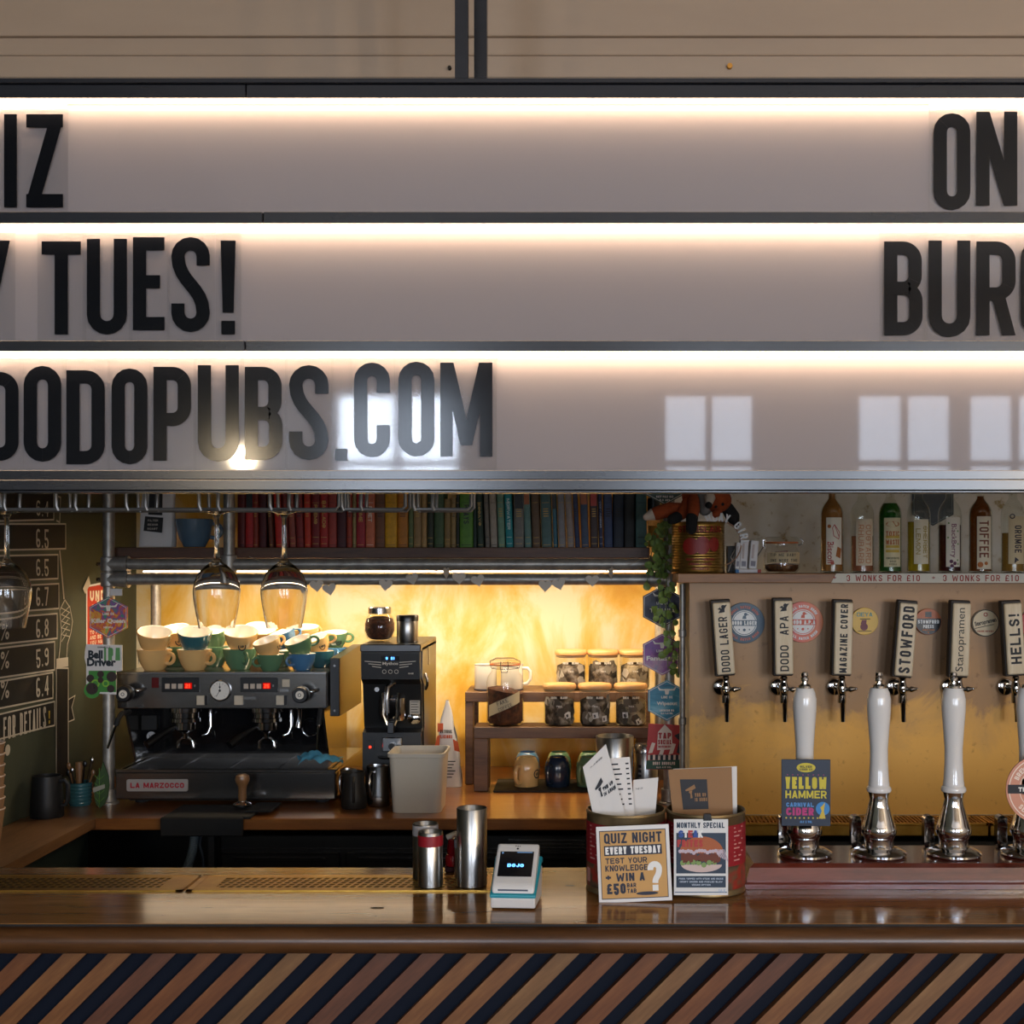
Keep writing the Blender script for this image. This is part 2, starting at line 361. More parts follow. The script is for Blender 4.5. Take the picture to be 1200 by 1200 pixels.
def glyph(ch, w, h, t):
    a = t/2; l, r, b, T = a, w-a, a, h-a; m = h/2; k = (r-l)/2; c = w/2; k2 = min(k, h*.22); o = []
    st = lambda p, cl=False: o.extend(rib(p, t, cl))
    V = lambda x, y0=0, y1=h: o.append([(x-a, y0), (x+a, y0), (x+a, y1), (x-a, y1)])
    H = lambda y, x0=0, x1=w: o.append([(x0, y-a), (x1, y-a), (x1, y+a), (x0, y+a)])
    d = t*1.05
    bowl = lambda y0, y1, x1=r: st([(l, y1), (x1-min(k2, k), y1)]+ar(x1-min(k2, k), y1-min(k2, (y1-y0)/2), min(k2, k), min(k2, (y1-y0)/2), 90, 0)[1:]+ar(x1-min(k2, k), y0+min(k2, (y1-y0)/2), min(k2, k), min(k2, (y1-y0)/2), 0, -90)+[(l, y0)])
    if ch == 'A': o += [para(d/2, 0, c, h, d), para(w-d/2, 0, c, h, d)]; H(h*.28, w*.2, w*.8)
    elif ch == 'B': V(l); bowl(m, T, r-.02*w); bowl(b, m)
    elif ch in 'CG':
        st([(r, h*.68), (r, T-k)]+ar(c, T-k, k, k, 0, 180)+ar(c, b+k, k, k, 180, 360)+[(r, h*.34 if ch == 'C' else h*.48)])
        if ch == 'G': H(h*.46, c, w)
    elif ch == 'D': V(l); bowl(b, T)
    elif ch in 'EF':
        V(l); H(T); H(m+(.02*h), 0, w*.86)
        if ch == 'E': H(b)
    elif ch == 'H': V(l); V(r); H(m)
    elif ch in 'I|': V(c)
    elif ch == 'J': st([(r, h), (r, b+k)]+ar(c, b+k, k, k, 0, -180))
    elif ch == 'K': V(l); o += [para(l, h*.36, w-d/2, h, d), para(l+w*.2, h*.5, w-d/2, 0, d)]
    elif ch == 'L': V(l); H(b)
    elif ch == 'M': V(l); V(r); o += [para(l+a*.2, h, c, h*.12, t*.95), para(r-a*.2, h, c, h*.12, t*.95)]
    elif ch == 'N': V(l); V(r); o.append(para(l, h, r, 0, t))
    elif ch in 'OQ0':
        st(ar(c, T-k, k, k, 0, 180)+ar(c, b+k, k, k, 180, 360), True)
        if ch == 'Q': o.append(para(c+k*.3, h*.2, w, -h*.05, t))
    elif ch in 'PR':
        V(l); bowl(h*.44, T)
        if ch == 'R': o.append(para(w*.55, h*.44, w-t*.5, 0, t))
    elif ch == 'S':
        st([(r, h*.70), (r, T-k)]+ar(c, T-k, k, k, 0, 180)+bez((l, T-k), (l, h*.52), (r, h*.48), (r, b+k))[1:]+ar(c, b+k, k, k, 0, -180)[1:]+[(l, h*.30)])
    elif ch == 'T': V(c); H(T)
    elif ch == 'U': st([(l, h), (l, b+k)]+ar(c, b+k, k, k, 180, 360)+[(r, h)])
    elif ch == 'V': o += [para(d/2, h, c, 0, d), para(w-d/2, h, c, 0, d)]
    elif ch == 'W': o += [para(a, h, w*.28, 0, t*.9), para(w*.28, 0, c, h*.8, t*.8), para(c, h*.8, w*.72, 0, t*.8), para(w-a, h, w*.72, 0, t*.9)]
    elif ch == 'X': o += [para(d/2, 0, w-d/2, h, d), para(d/2, h, w-d/2, 0, d)]
    elif ch == 'Y': o += [para(d/2, h, c, h*.42, d), para(w-d/2, h, c, h*.42, d)]; V(c, 0, h*.45)
    elif ch == 'Z': H(T); H(b); o.append(para(d/2, t*.5, w-d/2, h-t*.5, d))
    elif ch == '1': V(c); o.append(para(c-w*.3, h*.78, c, h, t*.8))
    elif ch == '2': st([(l, h*.70), (l, T-k)]+ar(c, T-k, k, k, 180, 0)+bez((r, T-k), (r, h*.5), (l, h*.4), (l, b))[1:]); H(b)
    elif ch == '3': st([(l, h*.72)]+ar(c, T-k2, k, k2, 180, -80)); st(ar(c, b+k2*1.1, k, k2*1.1, 80, -180)+[(l, h*.28)])
    elif ch == '4': V(w*.72); H(h*.3); o.append(para(a, h*.3, w*.72, h, t))
    elif ch == '5': st([(w, T), (l, T), (l, h*.5)]+ar(c, b+k, k, max(k, h*.25), 120, -180)+[(l, h*.26)])
    elif ch == '6': st(ar(c, b+k, k, k, 0, 360), True); st([(l, b+k), (l, T-k)]+ar(c, T-k, k, k, 180, 30))
    elif ch == '7': H(T); o.append(para(w*.35, 0, w-d/2, h-a, d))
    elif ch == '8': st(ar(c, b+h*.24, k, h*.24-a*.4, 0, 360, 16)[:-1], True); st(ar(c, T-h*.2, k*.9, h*.2-a*.3, 0, 360, 16)[:-1], True)
    elif ch == '9': st(ar(c, T-k, k, k, 0, 360, 16)[:-1], True); st([(r, T-k), (r, b+k)]+ar(c, b+k, k, k, 0, -150))
    elif ch == '!': o += [[(c-a*1.1, h), (c-a*.8, max(h*.22, t*1.6)), (c+a*.8, max(h*.22, t*1.6)), (c+a*1.1, h)], [(c-a, 0), (c+a, 0), (c+a, t), (c-a, t)]]
    elif ch == '.': o.append([(c-a, 0), (c+a, 0), (c+a, t), (c-a, t)])
    elif ch == '-': H(m)
    elif ch == '+': H(m, 0, w); V(c, h*.25, h*.75)
    elif ch == '£': st(ar(c+k*.1, T-k, k*.9, k, 10, 180)+[(c-k*.8, b)]); H(b); H(h*.46, 0, w*.8)
    elif ch == '?': st([(l, h*.7), (l, T-k)]+ar(c, T-k, k, k, 180, 0)+bez((r, T-k), (r, h*.45), (c, h*.5), (c, h*.26))[1:]); V(c, 0, t)
    elif ch == '%': o += [para(a, 0, w-a, h, t*.8)]; st(ar(w*.22, h*.78, w*.17, h*.15, 0, 360, 8)[:-1], True); st(ar(w*.78, h*.22, w*.17, h*.15, 0, 360, 8)[:-1], True)
    elif ch == '/': o.append(para(a, 0, w-a, h, t))
    return o
NARROW = {'I': .42, '!': .42, '.': .42, '|': .3, '1': .7, ' ': .55, 'M': 1.25, 'W': 1.6, '-': .6, 'J': .85}
def stroke_polys(s, h, w, t, gap=.55):
    t_ = t*h; ns = [NARROW.get(c, 1) for c in s]; g = t_*gap; cw = (w-g*(len(s)-1))/sum(ns); x = -w/2; o = []
    for c, n in zip(s, ns):
        o += [[(p[0]+x, p[1]-h/2) for p in q] for q in glyph(c, cw*n, h, min(t_, cw*n))]; x += cw*n+g
    return o
def font_polys(s, h, w=None, bold=0):
    cu = bpy.data.curves.new('tmp', 'FONT'); cu.body = s; cu.size = 1; cu.resolution_u = 3; cu.offset = bold; cu.fill_mode = 'FRONT'
    ob = bpy.data.objects.new('tmp', cu); C.objects.link(ob)
    dg = bpy.context.evaluated_depsgraph_get(); me = bpy.data.meshes.new_from_object(ob.evaluated_get(dg))
    vs = [(v.co.x, v.co.y) for v in me.vertices]; fs = [tuple(p.vertices) for p in me.polygons]
    bpy.data.objects.remove(ob); bpy.data.curves.remove(cu); bpy.data.meshes.remove(me)
    x0 = min(v[0] for v in vs); x1 = max(v[0] for v in vs); y0 = min(v[1] for v in vs); y1 = max(v[1] for v in vs)
    ky = h/(y1-y0); kx = w/(x1-x0) if w else ky
    vs = [((x-(x0+x1)/2)*kx, (y-(y0+y1)/2)*ky) for x, y in vs]
    return [[vs[i] for i in f] for f in fs]
def write(m, polys, fm, at=(0, 0), rot=0):
    ca, sa = math.cos(rot), math.sin(rot)
    g = lambda p: fm(at[0]+p[0]*ca-p[1]*sa, at[1]+p[0]*sa+p[1]*ca)
    for q in polys:
        if len(q) == 4:                            # on a curved surface a long stroke is cut up so that it follows it
            L = lambda a, b, u: (a[0]+(b[0]-a[0])*u, a[1]+(b[1]-a[1])*u)
            dv = lambda a, b: (g(L(a, b, .5))-(g(a)+g(b))/2).length > .00015
            nu = 6 if dv(q[0], q[1]) or dv(q[3], q[2]) else 1; nv = 6 if dv(q[1], q[2]) or dv(q[0], q[3]) else 1
            if nu*nv > 1:
                G_ = lambda i, j: g(L(L(q[0], q[1], i/nu), L(q[3], q[2], i/nu), j/nv))
                for i in range(nu):
                    for j in range(nv): m.poly([G_(i, j), G_(i+1, j), G_(i+1, j+1), G_(i, j+1)])
                continue
        m.poly([g(p) for p in q])
    return m
def plane(o, r=(1, 0, 0), u=(0, 0, 1)):
    o, r, u = Vector(o), Vector(r), Vector(u); return lambda a, b: o+r*a+u*b
def cylmap(o, R):                                  # wraps (u, v) round a vertical cylinder, u=0 facing the camera
    o = Vector(o); return lambda a, b: o+Vector((R*math.sin(a/R), -R*math.cos(a/R), b))
def T(m, s, fm, at, h, w=None, f='S', t=.2, bold=0, rot=0, gap=.55):
    if f == 'S': return write(m, stroke_polys(s, h, w if w else h*.55*len(s), t, gap), fm, at, rot)
    return write(m, font_polys(s, h, w, bold), fm, at, rot)
def disc(m, fm, cx, cy, r, n=28, r2=None):
    if r2 is None: m.poly([fm(cx+r*math.cos(2*PI*i/n), cy+r*math.sin(2*PI*i/n)) for i in range(n)])
    else:
        for i in range(n):
            a, b = 2*PI*i/n, 2*PI*(i+1)/n
            m.poly([fm(cx+r*math.cos(a), cy+r*math.sin(a)), fm(cx+r*math.cos(b), cy+r*math.sin(b)), fm(cx+r2*math.cos(b), cy+r2*math.sin(b)), fm(cx+r2*math.cos(a), cy+r2*math.sin(a))])
    return m
def rect(m, fm, x0, x1, y0, y1): return m.poly([fm(x0, y0), fm(x1, y0), fm(x1, y1), fm(x0, y1)])
# ================================================================ the setting
XL, XR, YB, ZC = -1.74, 4.2, 4.85, 3.5
struct('floor', M().box(XL-.2, XR+.2, WY-.2, YB+.2, -.1, 0), 'concrete_floor')
struct('ceiling', M().box(XL-.2, XR+.2, WY-.2, YB+.2, ZC, ZC+.1), 'room_plaster')
struct('wall_left', M().box(XL-.2, XL, WY-.2, YB+.2, 0, ZC), 'green_wall')
struct('wall_right', M().box(XR, XR+.2, WY-.2, YB+.2, 0, ZC), 'room_plaster')
BX0 = P(808, 0, 3.81).x
struct('wall_back', M().box(XL, .33, YB, YB+.2, 0, ZC), 'gold_wall')
struct('wall_back_cream', M().box(.33, XR, YB-.15, YB+.2, 0, ZC), 'cream_wall')
# street wall behind the camera, with real openings
wm = M(); zs0, zs1 = WZ
xs = [XL]+[q for ab in WIN for q in ab]+[XR]
for i in range(0, len(xs), 2): wm.box(xs[i], xs[i+1], WY-.25, WY, 0, ZC)
for a_, b_ in WIN: wm.box(a_, b_, WY-.25, WY, 0, zs0); wm.box(a_, b_, WY-.25, WY, zs1, ZC)
struct('wall_front', wm, 'room_plaster')
for i, (a_, b_) in enumerate(WIN):
    wf = M(); c_ = (a_+b_)/2
    for x0, x1 in ((a_, a_+.03), (b_-.03, b_), (c_-.02, c_+.02)): wf.box(x0, x1, WY-.08, WY-.02, zs0, zs1)
    for z_ in (zs0+.02, 2.375, zs1-.02): wf.box(a_, b_, WY-.08, WY-.02, z_-.02, z_+.02)
    f_ = struct('window_%d' % (i+1), wf, col('#3c3f42', .5))
    for x0, x1 in ((a_+.03, c_-.02), (c_+.02, b_-.03)):
        for z0, z1 in ((zs0+.04, 2.355), (2.395, zs1-.04)):
            obj('pane', M().box(x0, x1, WY-.055, WY-.05, z0, z1), 'pane_glass', f_)
# boxed-out wall that carries the taps, its ledge, and the steel shutter housing above the bar
struct('wall_tap_box', M().box(BX0, XR, 3.815, YB-.15, 0, 1.66), 'box_side')
sh = 2.6; zz = lambda y: P(0, y, sh).z
sm_ = M().px([(sh, 3.49), (sh, zz(45.5)), (sh-.007, zz(46)), (sh-.007, zz(67.5)), (sh-.013, zz(68)), (sh-.010, zz(93)), (sh+.03, zz(140)), (sh+.3, zz(140)), (sh+.3, 3.49)], XL, XR)
struct('trim_1', sm_, 'shutter_steel')
trim = bpy.data.objects['trim_1']
for y_ in (45.2, 67.8): obj('seam_bead', M().px([(sh-.002, zz(y_-.9)), (sh-.0155, zz(y_-.6)), (sh-.0165, zz(y_+.3)), (sh-.0145, zz(y_+1.1)), (sh-.002, zz(y_+1.1))], XL+.001, XR-.001), 'shutter_steel', trim)
obj('lower_flange', M().px([(sh-.0138, zz(69.2)), (sh-.0125, zz(93)), (sh-.010, zz(93)), (sh-.012, zz(69.2))], XL+.001, XR-.001), 'shutter_steel', trim)
for n_, px_, py_, c_ in (('bolt', 855, 78, '#c58a3a'), ('screw', 527, 80, '#2a2118')):
    p = P(px_, py_, sh-.016); k = .006 if n_ == 'bolt' else .004
    solo(n_, M().cyl(k, -.008, .006, 6, mt=Matrix.Translation(p) @ Matrix.Rotation(PI/2, 4, 'X')), col(c_, .5, .6), ('brass coloured bolt head on the steel shutter housing' if n_ == 'bolt' else 'small dark screw in the shutter housing beside the sign pole'), 'fixing', p)
# pendant lamps of the room (their light is set at the top)
for i, (x_, y_, z_) in enumerate(PEND):
    t = thing('pendant_lamp', 'bare-bulb pendant lamp hanging by the green side wall opposite the bar' if x_ < 0 else 'bare-bulb pendant lamp hanging in the room opposite the bar', 'lamp', (x_, y_, z_), group='pendant lamps in the room')
    obj('bulb', M().ball((0, 0, 0), .03, 14), 'lamp_glow', t)
    obj('socket', M().cyl(.022, .056, .12, 14, b=.003), 'black_matte', t)
    obj('cord', M().tube([(0, 0, .12), (0, 0, ZC-z_)], .004, 6), 'black_matte', t)

# ================================================================ the bar
BT = 1.10
bar = thing('bar_counter', 'long varnished wooden bar counter with diagonal slatted front', 'bar counter', (.25, 2.3, 0))
DF, DB = 2.125, 2.52
X0, X1 = XL+.01, 2.6
obj('worktop', M().box(X0, X1, DF+.004, DB, BT-.04, BT), 'bar_wood', bar, True)
pr = [(DF+.03, BT-.047)]
for i in range(9):
    a = -PI/2-PI*i/8; pr.append((DF-.006+.021*math.cos(a), BT-.026+.0215*math.sin(a)))
pr += [(DF+.004, BT-.0045), (DF+.004, BT-.04), (DF+.03, BT-.04)]
e_ = M().px(pr, X0, X1); e_.sm = [True]*len(e_.f); obj('bullnose_edge', e_, 'bar_edge_wood', bar, True)
obj('groove', M().box(X0, X1, DF+.0025, DF+.004, BT-.01, BT-.001), 'black_matte', bar, True)
FD = 2.20
obj('front_panel', M().box(X0, X1, FD, FD+.03, .02, BT-.045), 'navy_board', bar, True)
obj('back_panel', M().box(X0, X1, DB-.04, DB-.02, .02, BT-.042), 'dark_cabinet', bar, True)
pitch = 52.6*S(FD-.02); sw = .0285; L = 1.9
xa = P(205, 0, FD-.018).x; z_top = P(0, 1117, FD-.018).z
# each slat is cut off level under the worktop and at the plinth, so its ends are mitred
zt, zb = BT-.05, .12
def slat_mesh(k, x=None):
    hw = sw/math.sqrt(2); H = zt-zb; lim = -9 if x is None else X0+.006-x
    q = [(-hw-H, -H), (hw-H, -H), (hw, 0), (-hw, 0)]; o = []
    for i in range(4):                                  # a slat that meets the side wall ends there
        p0, p1 = q[i], q[(i+1) % 4]
        if p0[0] >= lim: o.append(p0)
        if (p0[0] >= lim) != (p1[0] >= lim):
            u = (lim-p0[0])/(p1[0]-p0[0]); o.append((lim, p0[1]+u*(p1[1]-p0[1])))
    me = M().prism(o, -.018, 0).mesh('slat'); me.materials.append(MT['slat_wood_%d' % k]); return me
slat_ms = [slat_mesh(k) for k in range(4)]
rs = random.Random(3)
for i in range(-14, 40):
    x = xa+i*pitch; k = rs.choice((0, 0, 1, 1, 2, 3))
    if x < X0+.03 or x > X1-.03: continue
    o = bpy.data.objects.new('slat', slat_ms[k] if x-1.0 > X0 else slat_mesh(k, x)); C.objects.link(o); o.parent = bar
    o.location = Vector((x, FD, zt))-bar.location
obj('plinth', M().box(X0, X1, FD-.01, FD+.03, .0, .12), 'black_matte', bar, True)
# drip trays let into the bar top
def drip(px0, px1, lab):
    y0, y1 = 2.335, 2.452; s_ = S(2.39); x0, x1 = (px0-VX)*s_, (px1-VX)*s_
    t = thing('drip_tray', lab, 'drip tray', ((x0+x1)/2, (y0+y1)/2, BT))
    f = M().box(x0, x1, y0, y0+.008, BT, BT+.003).box(x0, x1, y1-.008, y1, BT, BT+.003).box(x0, x0+.012, y0, y1, BT, BT+.003).box(x1-.012, x1, y0, y1, BT, BT+.003)
    obj('rim', f, 'brass', t, True)
    obj('well', M().box(x0+.01, x1-.01, y0+.006, y1-.006, BT, BT+.0006), 'black_matte', t, True)
    g = M(); a0, a1 = x0+.05, x1-.05; b0, b1 = y0+.022, y1-.022
    g.box(x0+.01, a0, y0+.006, y1-.006, BT+.001, BT+.0024).box(a1, x1-.01, y0+.006, y1-.006, BT+.001, BT+.0024).box(a0, a1, y0+.006, b0, BT+.001, BT+.0024).box(a0, a1, b1, y1-.006, BT+.001, BT+.0024)
    x = a0
    while x < a1:
        g.add([(x, b0, BT+.0022), (x+.006, b0, BT+.0022), (x+.025, b1, BT+.0022), (x+.019, b1, BT+.0022)], [(0, 1, 2, 3)]); x += .0155
    for k in range(1, 5):
        y = b0+(b1-b0)*k/5; g.box(a0, a1+.02, y-.0022, y+.0022, BT+.0012, BT+.0021)
    o = obj('grille', g, 'brass', t, True); o['kind'] = 'stuff'
drip(-260, 224, 'brass perforated drip tray let into the bar under the wine glasses')
drip(228, 594, 'brass perforated drip tray carrying the steel cylinders on the bar')
# knots in the wood, flush inlays
for px_, py_, r_ in ((442, 1064, .008), (668, 1038, .006)):
    D = (EYE-BT)*F/(py_-HY); p = P(px_, py_, D)
    obj('knot', M().lathe([(0, .0004), (r_, .0004)], 16, p, ).xf(Matrix.Translation(p) @ Matrix.Diagonal((1.6, .7, 1, 1)) @ Matrix.Translation(-p)), col('#2c1a0e', .4), bar, True)

# ================================================================ back counter, ledge, fridges
CT = .925
bc = thing('back_counter', 'orange-brown varnished wooden counter under the coffee machine', 'counter', (-.7, 4.3, 0))
obj('worktop', M().box(XL+.005, BX0-.004, 3.85, YB-.004, CT-.036, CT, .003), 'counter_wood', bc, True)
obj('cabinet_back', M().box(XL+.005, BX0-.004, 4.3, 4.34, 0, CT-.036), 'dark_cabinet', bc, True)
rc = thing('side_ledge', 'weathered wooden ledge counter running along the green chalk wall', 'counter', (-1.64, 3.2, 0))
xe = P(115, 0, 3.87).x
obj('worktop', M().prism([(XL+.004, 0), (xe, 0), (xe, .03), (XL+.004, .03)], 2.56, 3.849).xf(Matrix.Translation((0, 0, CT-.028))), 'ledge_wood', rc, True)
obj('side_panel', M().box(XL+.004, xe-.02, 2.56, 3.84, 0, CT-.03), col('#12201f', .5), rc, True)
def fridge(px0, px1, ndoor, lab, D=3.92, top=.86):
    s_ = S(D); x0, x1 = (px0-VX)*s_, (px1-VX)*s_
    t = thing('bottle_fridge', lab, 'fridge', ((x0+x1)/2, D+.2, 0))
    obj('body', M().box(x0, x1, D, min(D+.45, 4.29), .0, top, .004), 'dark_cabinet', t, True)
    wd = (x1-x0)/ndoor
    for i in range(ndoor):
        a = x0+i*wd
        d = obj('door', M().box(a+.01, a+wd-.01, D-.022, D-.002, .1, top-.055, .003), 'black_plastic', t, True)
        obj('handle', M().box(a+.05, a+wd-.05, D-.034, D-.022, top-.075, top-.067, .002), 'dark_steel', d).location = -Vector(t.location)
    v = M()
    for k in range(3): v.box(x1-.26, x1-.02, D-.006, D, top-.02-k*.012, top-.016-k*.012)
    obj('vent_slat', v, 'steel', t, True)
    obj('trim_bar', M().box(x0, x1, D-.006, D, top-.047, top-.043), 'dark_steel', t, True)
fridge(258, 692, 3, 'black under-counter bottle fridge beneath the coffee counter')
obj('post', M().box(P(244, 0, 3.9).x, P(251, 0, 3.9).x, 3.9, 3.93, 0, CT-.036), 'black_matte', bc, True)
hose = M(); hp = []
for i in range(15):
    u = i/14; hp.append(P(228-18*u*u, 975+60*u, 3.95))
hose.tube(hp, .011, 10)
for i in range(0, 14):
    for k in (0, .5):
        q = hp[i].lerp(hp[i+1], k); dd = (hp[i+1]-hp[i]).normalized(); hose.tube([q-dd*.0022, q+dd*.0022], .0145, 10)
solo('drain_hose', hose, col('#6d7a80', .5), 'ribbed grey drain hose hanging below the coffee counter', 'hose', hp[-1])
solo('power_cable', M().tube([P(236, 976, 3.95), P(234, 990, 3.95), P(238, 1005, 3.95), P(239, 1030, 3.95)], .005, 8), col('#28303a', .5), 'thin dark cable hanging beside the ribbed hose', 'cable', P(239, 1030, 3.95))

# ================================================================ the lightbox sign
SD, PD = 2.025, 2.046
sx0, sx1 = X0, 2.6
sg = thing('lightbox_sign', 'long three-row illuminated letter board hanging over the bar', 'sign', (.2, PD, P(0, 578, SD).z))
zs = lambda y, D=SD: P(0, y, D).z
xs_ = lambda x, D=SD: P(x, 0, D).x
obj('housing', M().box(sx0, sx1, PD+.008, PD+.12, zs(550), zs(94)), 'sign_frame', sg, True)
def rail(nm, y0, y1, split, d0=SD, d1=PD+.01):
    for a, b in ((sx0, xs_(split)-.0008), (xs_(split)+.0008, sx1)): obj(nm, M().box(a, b, d0, d1, zs(y1), zs(y0), .0012), 'sign_frame', sg, True)
obj('top_cap', M().box(sx0, sx1, SD-.006, PD+.12, zs(98.5), zs(93), .001), 'sign_frame', sg, True)
rail('top_rail', 98.8, 115, 288); rail('middle_rail', 248, 262, 308); rail('middle_rail', 399, 412, 287)
obj('bottom_rail', M().box(sx0, sx1, SD, PD+.01, zs(562), zs(551), .001), 'sign_frame', sg, True)
obj('bottom_rail', M().box(sx0, sx1, SD-.004, PD+.01, zs(574.5), zs(562.4), .001), 'sign_frame', sg, True)
obj('bottom_lip', M().box(sx0, sx1, SD-.002, PD+.01, zs(577.5), zs(575), .001), 'sign_frame', sg, True)
for nm, y0, y1 in (('sign_panel', 114, 250), ('sign_panel', 261, 400), ('sign_panel', 411, 552)):
    obj('panel', M().box(sx0, sx1, PD, PD+.006, zs(y1, PD), zs(y0, PD)), nm, sg, True)
for y0 in (115, 262, 412): obj('led_strip', M().box(sx0, sx1, PD-.0205, PD-.0125, zs(y0+4.0), zs(y0+.3)), 'led_white', sg, True)
for px_, D in ((540.5, 2.075), (563, 2.15)):
    obj('hanging_pole', M().box(P(px_-7.5, 0, D).x, P(px_+7.5, 0, D).x, D, D+.02, zs(96), ZC), 'sign_frame', sg, True)
# letter tiles standing in the grooves: row, character, x0, x1, y0, y1, place in words
LT = [('top', 'I', 5, 20, 134, 243, 'left of the letter Z'), ('top', 'Z', 31, 74, 134, 243, 'right of the letter I'),
      ('top', 'O', 1094, 1137, 133, 246, 'before the letter N'), ('top', 'N', 1144, 1192, 131, 241, 'after the letter O'),
      ('middle', 'Y', -32, 12, 282, 392, 'in front of TUES'), ('middle', 'T', 49, 95, 283, 392, 'starting the word TUES'), ('middle', 'U', 102, 149, 280, 392, 'between T and E'), ('middle', 'E', 156, 193, 278, 387, 'between U and S'), ('middle', 'S', 201, 246, 278, 389, 'before the exclamation mark'), ('middle', '!', 258, 277, 282, 392, 'ending the word TUES'),
      ('middle', 'B', 1036, 1081, 283, 393, 'starting the word BURG'), ('middle', 'U', 1088, 1137, 282, 395, 'between B and R'), ('middle', 'R', 1144, 1190, 283, 393, 'between U and G'), ('middle', 'G', 1196, 1240, 281, 394, 'after the letter R'),
      ('bottom', 'D', -22, 22, 436, 540, 'first of the word DODOPUBS'), ('bottom', 'O', 28, 72, 429, 541, 'between the two letters D'), ('bottom', 'D', 78, 123, 434, 544, 'between the two letters O'), ('bottom', 'O', 131, 173, 432, 544, 'before the letter P'), ('bottom', 'P', 180, 224, 430, 540, 'starting the word PUBS'), ('bottom', 'U', 232, 280, 428, 541, 'between P and B'), ('bottom', 'B', 287, 331, 430, 539, 'between U and S'), ('bottom', 'S', 339, 385, 428, 539, 'ending the word PUBS'), ('bottom', '.', 393, 407, 526, 540, 'in front of COM'), ('bottom', 'C', 415, 457, 425, 536, 'starting the word COM'), ('bottom', 'O', 467, 509, 424, 535, 'inside the word COM'), ('bottom', 'M', 516, 577, 425, 535, 'ending the word COM')]
RY = {'top': (120, 247.5), 'middle': (266, 398.5), 'bottom': (417, 550.5)}
WORD = {'!': 'exclamation mark', '.': 'full stop dot'}
for row, ch, x0, x1, y0, y1, where in LT:
    D = PD-.0045; nm = WORD.get(ch, 'letter '+ch)
    a, b = RY[row]; p = P((x0+x1)/2, b, D)
    t = thing('sign_letter', 'black %s tile on the %s row of the lightbox, %s' % (nm, row, where), 'sign letter', p, group='letter tiles on the lightbox')
    obj('plate', M().box(xs_(x0-5, D), xs_(x1+5.3, D), D, D+.0012, zs(b, D), zs(a, D)), 'acrylic_plate', t, True)
    w_, h_ = (x1-x0)*S(D), (y1-y0)*S(D); tt = (15.5 if ch != 'M' else 14.5)*S(D)
    m = M(); fm = plane((xs_(x0, D), D-.0008, zs(y1, D)))
    if ch == '!': tt = 16*S(D)
    write(m, glyph(ch, w_, h_, min(tt, w_)), fm)
    obj('printed_letter', m, 'sign_ink', t, True)

# ================================================================ glass rack and wine glasses
def rack(px0, px1, hangs, D0, lab):
    z = P(0, 597, D0).z; zt_ = 1.868
    t = thing('glass_rack', lab, 'glass rack', (P((px0+px1)/2, 0, D0).x, D0, zt_), group='wire glass racks under the lightbox')
    for dy in (0, .062):
        x0, x1 = P(px0, 0, D0).x, P(px1, 0, D0).x
        obj('rail_wire', M().tube([(x0, D0+dy, z+.03), (x0, D0+dy, z+.004), (x0+.004, D0+dy, z), (x1-.006, D0+dy, z), (x1, D0+dy, z+.006), (x1, D0+dy, zt_)], .0033, 8), 'black_wire', t, True)
    for h in hangs:
        for dy in (0, .062):
            xa_, xb_ = P(h-11, 0, D0).x, P(h+11, 0, D0).x; y = D0+dy
            obj('hanger_wire', M().tube([(xa_+.003, y-.001, z-.002), (xa_, y-.003, z+.006), (xa_-.001, y-.003, zt_-.008), (xa_+.003, y-.003, zt_-.003), (xb_-.003, y-.003, zt_-.003), (xb_+.001, y-.003, zt_-.008), (xb_, y-.003, z+.006), (xb_+.003, y-.001, z-.002)], .0036, 8), 'black_wire', t, True)
rack(-75, 397, (-5, 78, 160, 245, 328), 2.29, 'long dark wire glass rack holding the upturned wine glasses')
rack(401, 475, (412,), 2.29, 'short empty wire glass rack beside the long one')
rack(484, 552, (496,), 2.29, 'short empty wire glass rack beneath the letter M')
solo('rack_board', M().box(P(-80, 0, 2.29).x, P(560, 0, 2.29).x, 2.26, 2.38, 1.868, 1.886), 'sign_frame', 'dark board fixed behind the lightbox that carries the glass racks', 'board', (P(240, 0, 2.29).x, 2.32, 1.868))
def glass_prof():
    o = [(.0325, 0), (.0375, .025), (.042, .052), (.0435, .070), (.041, .086), (.033, .104), (.020, .117), (.010, .124), (.0055, .132), (.0042, .15), (.004, .19), (.0045, .205), (.008, .213), (.022, .2175), (.038, .2195), (.039, .2205), (.038, .2212), (0, .2215)]
    i = [(.0317, 0), (.0366, .025), (.0411, .052), (.0426, .070), (.0400, .0855), (.0318, .1032), (.018, .1150), (.007, .1195), (0, .1205)]
    return i[::-1]+o
gd = 2.29+.031
g0 = thing('wine_glass', '', 'wine glass', P(8, 736, gd), group='upturned wine glasses in the rack')
obj('glass', M().lathe(glass_prof(), 40), 'clear_glass', g0)
g0['label'] = 'upturned wine glass in front of the chalkboard prices'
dup(g0, P(254, 736, gd), label='upturned wine glass hanging in front of the grey-blue cup')
dup(g0, P(333, 736, gd), label='upturned wine glass hanging in front of the red books')

